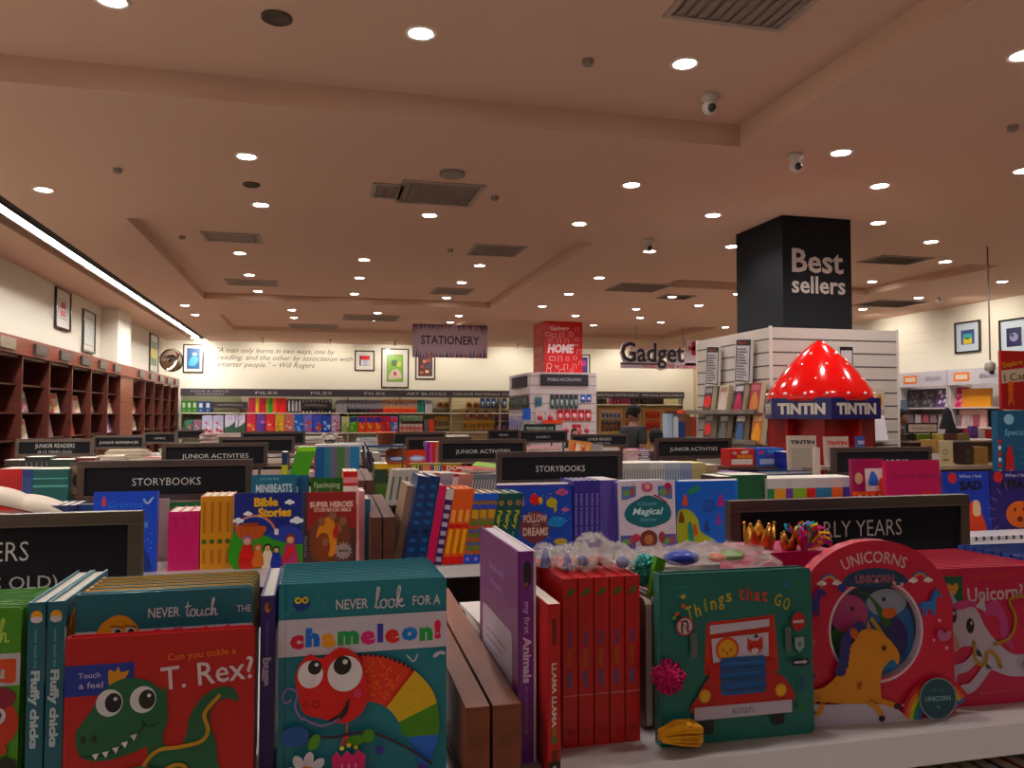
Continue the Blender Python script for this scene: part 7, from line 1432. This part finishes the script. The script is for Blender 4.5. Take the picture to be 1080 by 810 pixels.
# ---------------- racks along the right wall ----------------
def rp(px, py, X=XR-.45): return atX(px, py, X)
XRk = XR-.45
def rack(label, px0, px1, logo):
    a, b = rp(px0, 430).y, rp(px1, 430).y; w = a-b; t = thing('wall_rack', label, 'shelf', (XRk, a, 0), (0, 0, -math.pi/2), 'white wall racks on right wall')
    m = MB(); m.box(0, .4, .1, w, .43, 1.98, '#a8a0a2', 'paint'); m.build('back_board', t)
    for x in (0, w-.03): m = MB(); m.box(x, .0, .1, x+.03, .4, 1.98, '#b8b0b0', 'paint'); m.build('upright', t)
    zh = rp((px0+px1)/2, 402).z; m = MB(); m.box(0, -.02, 1.95, w, .06, 2.18, '#b0aab0', 'paint'); A = Art(m, (0, -.02, 1.95), (1, 0, 0), (0, 0, 1), e=.001)
    A.rect(.12, .05, .42, .18, '#c9742a', .02); A.rect(.16, .08, .38, .15, '#c8b8a8', .01); A.text('GREETINGS & WRAPPING', .5+(w-.5)/2, .08, .065, '#5a4a6a', w=w-.7); m.build('header_sign', t)
    for z in (.55, 1.0, 1.33, 1.62): m = MB(); m.box(.03, .02, z-.02, w-.03, .4, z, '#c0b8ba', 'paint'); m.build('shelf', t)
    m = MB(); m.box(0, .02, 0, w, .42, .1, '#8a8486', 'paint'); m.build('plinth', t); return a, w
a1, w1 = rack('white wall rack of notebooks headed greetings, left of the pair', 949, 1000, 0); a2, w2 = rack('white wall rack of wrapping paper headed greetings, right of the pair', 1001, 1060, 0)
def onrack(lb, nm, cat, u, z, w, h, col, a, lean=-.15, art=None, d=.03, group=None, y=.08): one_book(w, h, d, col, art=art, page=col).build(nm, None, (XRk+y, a-u, z), (lean, 0, -math.pi/2), label=lb, cat=cat, group=group)
fl = lambda c: (lambda A, w, h: [A.blob([(w*(u-.1), h*(v-.08)), (w*u, h*(v+.1)), (w*(u+.12), h*(v+.02)), (w*(u+.05), h*(v-.1))], c) for u, v in ((.3, .3), (.6, .35), (.4, .6), (.7, .65), (.25, .8), (.75, .15))])
for i, (n_, c, c2) in enumerate((('black notebook', '#26242a', '#5a5660'), ('charcoal notebook', '#2e2a30', '#6a6068'), ('purple notebook with white flower', '#4a3460', '#c8c0d0'), ('bright pink notebook', '#c02a5a', '#d88aa0'))): onrack(f'{n_} on the top shelf of the left greetings rack', 'notebook', 'notebook', .2+.31*i, 1.62, .3, .3, c, a1, art=fl(c2), group='notebooks on the right wall')
for i in range(9): onrack(f'{ORD[i]} small grey and pink card box below the notebooks', 'card_box', 'box', .14+.165*i, 1.33, .12, .18, ('#7a6a70', '#a09494', '#8a4a58')[i % 3], a1, lean=0, group='small card boxes')
for n_, c, u, z, w, h in (('amber yellow wrapping sheet', '#c98a1c', .42, 1.62, .52, .27), ('dark green wrapping sheet', '#2c5a34', 1.25, 1.68, .4, .2), ('pale pink wrapping sheet', '#c09a94', .35, 1.33, .5, .26), ('bright red wrapping sheet', '#c01420', .35, 1.0, .52, .31), ('grey-green wrapping sheet', '#6a7068', .85, 1.0, .2, .5)): onrack(n_+' on the right greetings rack', 'wrapping_sheet', 'wrapping paper', u, z, w, h, c, a2, lean=-.05)
a = rp(938, 405); b = rp(948, 405); m = MB(); m.box(0, -.02, 0, a.y-b.y, 0, .14, '#1c1838', 'paint'); m.build('dark_header', None, (XRk, a.y, 1.84), (0, 0, -math.pi/2), label='short dark blue header left of the greetings racks', cat='sign')
t = thing('wall_rack', 'grey wall rack of dark goods left of greetings racks', 'shelf', (XRk, a.y, 0), (0, 0, -math.pi/2)); m = MB(); m.box(0, .02, 0, a.y-b.y, .43, 1.84, '#8a8284', 'paint'); m.build('body', t); 
for z in (.8, 1.2, 1.55): m = MB(); m.box(.03, -.02, z, a.y-b.y-.03, .0, z+.22, '#2a2a30', 'print'); A = Art(m, (.03, -.02, z), (1, 0, 0), (0, 0, 1), e=.001); A.rect(.05, .05, .2, .18, '#a02a3a'); A.rect(.25, .03, .4, .2, '#4a5a6a'); m.build('goods_panel', t)
# hanging rod with small camera
p = atZ(1044, 314, ZC); Yr = 6.6; top = atY(1043, 330, Yr); bot = atY(1045, 392, Yr)
t = thing('hanging_rod_camera', 'thin rod hanging from the ceiling with small camera at its end', 'camera', (top.x, Yr, bot.z)); m = MB(); m.tube([(0, 0, .05), (0, 0, ZC-bot.z)], .007, 8, '#8a847c', 'metal'); m.build('rod', t)
m = MB(); m.lathe([(.012, .11), (.05, .08), (.05, .02), (.03, 0)], (0, 0, 0), 16, '#b0a898', 'plastic'); m.build('housing', t); m = MB(); m.ball((0, -.02, -.005), .026, '#141418', 'gloss'); m.build('lens', t)
# red poster board and blue standee at right edge
Yp = 3.9; a = atY(1057, 432, Yp); 
t = thing('red_poster_board', 'red poster board reading I Can at the right edge', 'poster', (a.x, Yp, a.z)); w, h = .5, atY(1070, 370, Yp).z-a.z
m = MB(); m.box(0, 0, 0, w, .02, h, '#9a1420', 'print'); A = Art(m, (0, 0, 0), (1, 0, 0), (0, 0, 1), e=.0008)
A.poly([(0, h*.44), (w, h*.58), (w, h*.82), (0, h*.66)], '#b8a48c'); A.text('I Can', .105, h*.5, h*.13, '#1c1414', w=.17, rot=.12, shear=.0); A.text('Read!', .3, h*.56, h*.13, '#1c1414', w=.17, rot=.12); A.text('Explore the', .12, h*.76, h*.09, '#c08a2a', w=.22, rot=.16, bold=.02)
A.blob([(.04, .02), (.045, .1), (.035, .12), (.06, .135), (.085, .12), (.075, .1), (.085, .02), (.065, .05)], '#c0602a'); A.ell(.06, .15, .02, .02, '#c0602a'); m.build('panel', t)
m = MB(); m.box(.2, .02, -a.z+.03, .23, .05, h, '#4a4040', 'metal'); m.box(.0, -.12, -a.z, .45, .2, -a.z+.03, '#2a2424', 'metal'); m.build('stand', t)
Yq = 3.75; a = atY(1053, 497, Yq); t = thing('blue_floor_display', 'dark teal blue floor display with red and white spotted edge', 'display stand', (a.x, Yq, 0)); w, z1 = .42, atY(1060, 433, Yq).z
m = MB(); m.box(0, 0, .0, w, .04, z1, '#0d4a68', 'print'); A = Art(m, (0, 0, 0), (1, 0, 0), (0, 0, 1), e=.0008)
for i in range(26): A.ell(.012, .5+i*.034, .012, .013, '#b01c24' if i % 2 else '#c8c0c8', n=10); A.k -= 1
A.k += 1; A.ell(.08, z1-.05, .035, .03, '#8ab0c0'); A.text('Special', .12, z1-.14, .035, '#8ac0d0', w=.15, shear=.2)
for i in range(4): A.rect(.14, z1-.22-.04*i, .3, z1-.225-.04*i, '#2a7a98')
A.blob([(.05, z1-.4), (.05, z1-.26), (.075, z1-.2), (.1, z1-.26), (.1, z1-.4)], '#a82430'); A.blob([(.06, z1-.44), (.055, z1-.36), (.09, z1-.34), (.1, z1-.42)], '#c0b8c0')
m.build('printed_panel', t); m = MB(); m.box(-.02, -.03, 0, w+.02, .28, .08, '#1c2a34', 'plastic'); m.build('base', t)
# gift table on the right with wrapped goods
Yt = 5.2; a = atY(984, 480, Yt); b = atY(1056, 480, Yt); L = b.x-a.x
t = thing('gift_table', 'wooden gift table behind the PICTURE BOOKS sign at right', 'table', (a.x, Yt, 0)); zt = atY(1010, 491, Yt).z
m = MB(); m.box(.03, 0, zt-.03, L+.6, .8, zt, '#a08a74', 'wood'); m.build('tabletop', t); m = MB(); m.box(.04, .05, 0, L+.5, .75, zt-.03, '#4a2f20', 'wood'); m.build('cabinet', t)
zs = atY(1010, 466, Yt).z
m = MB(); m.box(.04, .3, zt, L+.5, .78, zs-.015, '#4a2c1c', 'wood'); m.box(.03, .26, zs-.015, L+.55, .8, zs, '#8a7260', 'wood'); m.build('raised_shelf', t)
for lb, u, w, h, d, col, z in (('pale cream gift bag with drawing', .16, .14, .19, .06, '#b8a888', 0), ('tan paper gift bag behind the cream one', .05, .09, .2, .08, '#a07c50', 0), ('brown kraft box at right of the gift table', .5, .12, .14, .1, '#8a6840', 0), ('dark patterned gift box beside the kraft box', .37, .09, .18, .08, '#2c2020', 0)):
    put_box('gift_bag', lb, 'gift', a.x+u, Yt+.05, zt, w, d, h, col, art=lambda A, w, h: (A.ring(w*.5, h*.55, w*.12, w*.16, '#6a5a4a'), A.rect(w*.3, h*.2, w*.7, h*.25, '#5a4a3a')))
for i, (c, n_) in enumerate((('#3a2c24', 'dark'), ('#8aa04a', 'green'), ('#b0a060', 'yellowish'), ('#4a2a24', 'maroon'), ('#6a5a3a', 'olive'))): put_box('gift_item', f'small {n_} parcel on the raised shelf of the gift table', 'parcel', a.x+.08+.13*i, Yt+.32, zs, .1, .08, .055, c)
m = MB(); w = atY(1016, 455, Yt-.0).x-atY(983, 455, Yt).x; m.box(0, -.01, 0, w, .01, .085, '#3a3432', 'metal'); A = Art(m, (0, -.01, 0), (1, 0, 0), (0, 0, 1), e=.0008); A.rect(.012, .012, w-.012, .073, '#a8988c'); A.text('TRAVEL & FUN', w/2, .03, .024, '#4a403a', w=w*.7); m.box(w*.3, -.005, -.0, w*.32, .005, .01, '#3a3432', 'metal')
z_ = atY(1000, 465.5, Yt+.29).z; m.box(w*.2, -.004, -.06, w*.22, .004, 0, '#3a3432', 'metal'); m.box(w*.8, -.004, -.06, w*.82, .004, 0, '#3a3432', 'metal'); m.build('small_table_sign', None, (a.x, Yt+.28, zs+.06), label='small framed sign reading TRAVEL & FUN on the gift table', cat='sign')
put_box('white_parcel', 'flat white parcel right of the small table sign', 'parcel', a.x+.38, Yt+.42, zs, .24, .1, .09, '#c8c0c4'); 
m = MB(); m.lathe([(.075, 0), (.08, .05), (.045, .17), (.03, .24), (.012, .27)], (0, 0, 0), 16, '#0e0e14', 'cloth'); m.build('dark_cone_bag', None, (a.x+.56, Yt+.46, zs), label='black pointed bag standing left of the blue floor display', cat='bag')
# long counter with clutter behind right shelves
m = MB(); a = atY(938, 470, 8.0); b = atY(985, 470, 8.0); L = b.x-a.x; m.box(0, 0, 0, L+1.6, .6, 1.18, '#2a2422', 'wood'); m.box(-.02, -.02, 1.18, L+1.62, .62, 1.21, '#3a3230', 'wood'); m.build('dark_counter', None, (a.x, 8.0, 0), label='long dark counter below the greetings racks', cat='counter')
rr = random.Random(12)
for i in range(22): c = rr.choice(PN); put_box('small_carton', f'{ORD[i]} small {c[0]} carton from the left on the dark counter', 'box', a.x+.05+i*.105, 8.05+rr.uniform(0, .3), 1.21, .09, .07, rr.uniform(.06, .16), c[1], group='cartons on the dark counter')
# goods before the pegboards: cream display with books
m = MB(); a = atY(704, 460, 9.3); m.box(0, 0, 0, .75, .4, 1.22, '#5a3c2a', 'wood'); m.build('low_cabinet', None, (a.x, 9.3, 0), label='low wooden cabinet behind the right JUNIOR ACTIVITIES sign', cat='cabinet')
for i, (n_, c, h) in enumerate((('pale blue', '#a0b0c0', .3), ('white and blue', '#b8c0c8', .26), ('navy', '#1c3a7a', .2), ('brown', '#6a4030', .3), ('rust', '#8a3a24', .26), ('grey', '#5a5a60', .25), ('slate', '#3a4a5a', .25), ('tan', '#8a6a4a', .22), ('ivory', '#b8a898', .2))): put_box('upright_book', f'{n_} upright book on the low cabinet behind the sign', 'book', a.x+.06+.08*i, 9.35, 1.22, .07, .15, h, c, group='upright books on the low cabinet')
put_box('orange_box', 'orange red box lid on top of the upright books', 'box', a.x+.36, 9.35, 1.522, .26, .16, .04, '#c8502a')
# ---------------- people ----------------
def skin_obj(nm, parent, V, E, R, col, m='skin', sub=1, root=0):
    me = bpy.data.meshes.new(nm); me.from_pydata(V, E, []); o = bpy.data.objects.new(nm, me); COL.objects.link(o)
    sk = o.modifiers.new('s', 'SKIN'); sl = me.skin_vertices[0].data if me.skin_vertices else None
    if sl is None:
        bm_ = None
    for i, r in enumerate(R): rr_ = r if hasattr(r, '__len__') else (r, r); sl[i].radius = rr_
    sl[root].use_root = True; sk.use_smooth_shade = True
    sb = o.modifiers.new('d', 'SUBSURF'); sb.levels = sb.render_levels = sub
    mt = bpy.data.materials.get('plain_'+col) or None
    if mt is None:
        mt = bpy.data.materials.new('plain_'+col); mt.use_nodes = True; b = mt.node_tree.nodes['Principled BSDF']; nz = mt.node_tree.nodes.new('ShaderNodeTexNoise'); nz.inputs['Scale'].default_value = 30; mx = mt.node_tree.nodes.new('ShaderNodeMix'); mx.data_type = 'RGBA'; mx.inputs[6].default_value = C(col); mx.inputs[7].default_value = tuple(q*.85 for q in C(col)[:3])+(1,); mt.node_tree.links.new(nz.outputs[0], mx.inputs[0]); mt.node_tree.links.new(mx.outputs[2], b.inputs['Base Color']); b.inputs['Roughness'].default_value = .8 if m != 'skin' else .5
    me.materials.append(mt)
    if parent: o.parent = parent
    return o
def person(label, x, y, rz, H, shirt, pants, hair='#0e0b0a', skin='#8a5a42', tilt=0., arms='down', stripe=None, hairlen=0):
    t = thing('person', label, 'person', (x, y, 0), (0, 0, rz)); k = H/1.7; sh = 1.42*k      # faces -Y
    V = [(0, 0, .95*k), (0, 0, 1.12*k), (0, 0, 1.3*k), (0, .0, 1.43*k), (0, -.01, 1.5*k), (0, -.02-tilt*.05, 1.6*k)]; R = [(.13*k, .1*k), (.12*k, .09*k), (.14*k, .1*k), (.07*k, .06*k), (.045*k, .045*k), (.05*k, .05*k)]; E = [(i, i+1) for i in range(5)]
    for s in (-1, 1):
        i = len(V); V += [(s*.16*k, 0, 1.39*k), (s*.2*k, .03, 1.13*k), (s*.17*k, -.18*k, 1.02*k), (s*.15*k, -.25*k, 1.02*k)]; R += [.055*k, .042*k, .03*k, .028*k]; E += [(2, i), (i, i+1), (i+1, i+2), (i+2, i+3)]
        j = len(V); V += [(s*.09*k, 0, .88*k), (s*.1*k, -.01, .5*k), (s*.1*k, .02, .1*k), (s*.1*k, -.1*k, .04*k)]; R += [.085*k, .06*k, .045*k, .035*k]; E += [(0, j), (j, j+1), (j+1, j+2), (j+2, j+3)]
        # fingers
        for f, (dx, L) in enumerate(((-.02, .05), (-.007, .06), (.007, .058), (.02, .045))):
            q = len(V); V += [((s*.15+dx)*k, -.30*k, 1.02*k), ((s*.15+dx)*k, (-.30-L)*k, 1.0*k)]; R += [.009*k, .008*k]; E += [(i+3, q), (q, q+1)]
        q = len(V); V += [(s*(.15-.04)*k, -.27*k, 1.03*k)]; R += [.01*k]; E += [(i+3, q)]
    skin_obj('body', t, V, E, R, skin, 'skin', 2)
    # head shape with face
    hz = 1.585*k; hd = thing('head', None, None, (0, -.02, hz), (tilt, 0, 0)); hd.parent = t
    m = MB(); m.ball((0, 0, 0), (.076*k, .095*k, .115*k), skin, 'skin', 20, 14)
    m.v = [(a*(1-.25*max(0, -c/(.115*k))), b-(.012*k if b < 0 and c < 0 else 0), c) for a, b, c in m.v]
    m.ball((0, -.1*k, -.012*k), (.014*k, .02*k, .022*k), skin, 'skin', 8, 6)
    for s in (-1, 1): m.ball((s*.078*k, .005, -.01*k), (.012*k, .02*k, .03*k), skin, 'skin', 8, 6)
    for s in (-1, 1): m.ball((s*.03*k, -.084*k, .008*k), (.013*k, .008*k, .008*k), '#d8d0c8', 'gloss', 8, 6); m.ball((s*.03*k, -.091*k, .008*k), (.006*k, .004*k, .006*k), '#1a1010', 'gloss', 8, 6); m.ball((s*.03*k, -.088*k, .026*k), (.018*k, .006*k, .004*k), hair, 'cloth', 8, 6)
    m.ball((0, -.092*k, -.05*k), (.022*k, .008*k, .007*k), '#7a3a34', 'skin', 8, 6); h_ = m.build('head_shape', None); h_.parent = t; h_.location = (0, -.02, hz); h_.rotation_euler = (tilt, 0, 0); h_.name = 'head'
    bpy.data.objects.remove(hd)
    m = MB(); m.ball((0, .012*k, .028*k), (.088*k, .1*k, .105*k), hair, 'felt', 20, 14)
    m.v = [(a, b if not (b < -.02*k and c < .055*k) else b*.35, c if c > -.06*k-hairlen else -.06*k-hairlen) for a, b, c in m.v]
    for i in range(70): an = random.uniform(0, 6.28); z = random.uniform(.0, .1)*k; m.tube([(.07*k*math.cos(an), .012*k+abs(.085*k*math.sin(an)), z), (.088*k*math.cos(an), .012*k+abs(.105*k*math.sin(an)), z-.04*k)], .004*k, 4, hair, 'felt')
    hr = m.build('hair', None); hr.parent = t; hr.location = (0, -.02, hz); hr.rotation_euler = (tilt, 0, 0)
    V2 = [(0, 0, .93*k), (0, 0, 1.12*k), (0, 0, 1.3*k), (0, 0, 1.42*k)]; R2 = [(.15*k, .12*k), (.14*k, .11*k), (.155*k, .115*k), (.085*k, .075*k)]; E2 = [(0, 1), (1, 2), (2, 3)]
    for s in (-1, 1): i = len(V2); V2 += [(s*.165*k, 0, 1.385*k), (s*.2*k, .025, 1.18*k)]; R2 += [.072*k, .06*k]; E2 += [(2, i), (i, i+1)]
    skin_obj('shirt', t, V2, E2, R2, shirt, 'cloth', 2)
    V3 = [(0, 0, .95*k)]; R3 = [(.15*k, .115*k)]; E3 = []
    for s in (-1, 1): i = len(V3); V3 += [(s*.09*k, 0, .86*k), (s*.1*k, -.01, .5*k), (s*.1*k, .02, .12*k)]; R3 += [.098*k, .075*k, .062*k]; E3 += [(0, i), (i, i+1), (i+1, i+2)]
    skin_obj('trousers', t, V3, E3, R3, pants, 'cloth', 2)
    for s in (-1, 1):
        m = MB(); m.ball((s*.1*k, -.05*k, .035*k), (.05*k, .13*k, .05*k), '#1c1a1a', 'matte', 12, 8); m.v = [(a, b, max(0, c)) for a, b, c in m.v]; m.build('shoe', t)
    return t
a = atY(668, 450, 9.35); person('person with black hair looking down, in a dark striped top', a.x, 9.35, .55+math.pi/2*.9, 1.62, '#1c1c22', '#22242c', tilt=.35)
a = atY(694, 460, 7.45); person('person bending away, only round dark back of head showing', a.x-.02, 7.45, math.pi, 1.36, '#2a1c22', '#22222a', tilt=-.0, hairlen=.03)
a = atY(948, 450, 9.15); person('person with dark hair and glasses behind the right counter', a.x, 9.15, .9, 1.57, '#3a2424', '#22222a', tilt=.2)
a = atY(606, 453, 12.95); person('person whose dark hair shows above the JUNIOR READERS sign', a.x, 12.95, 0, 1.27, '#22242c', '#22242c')
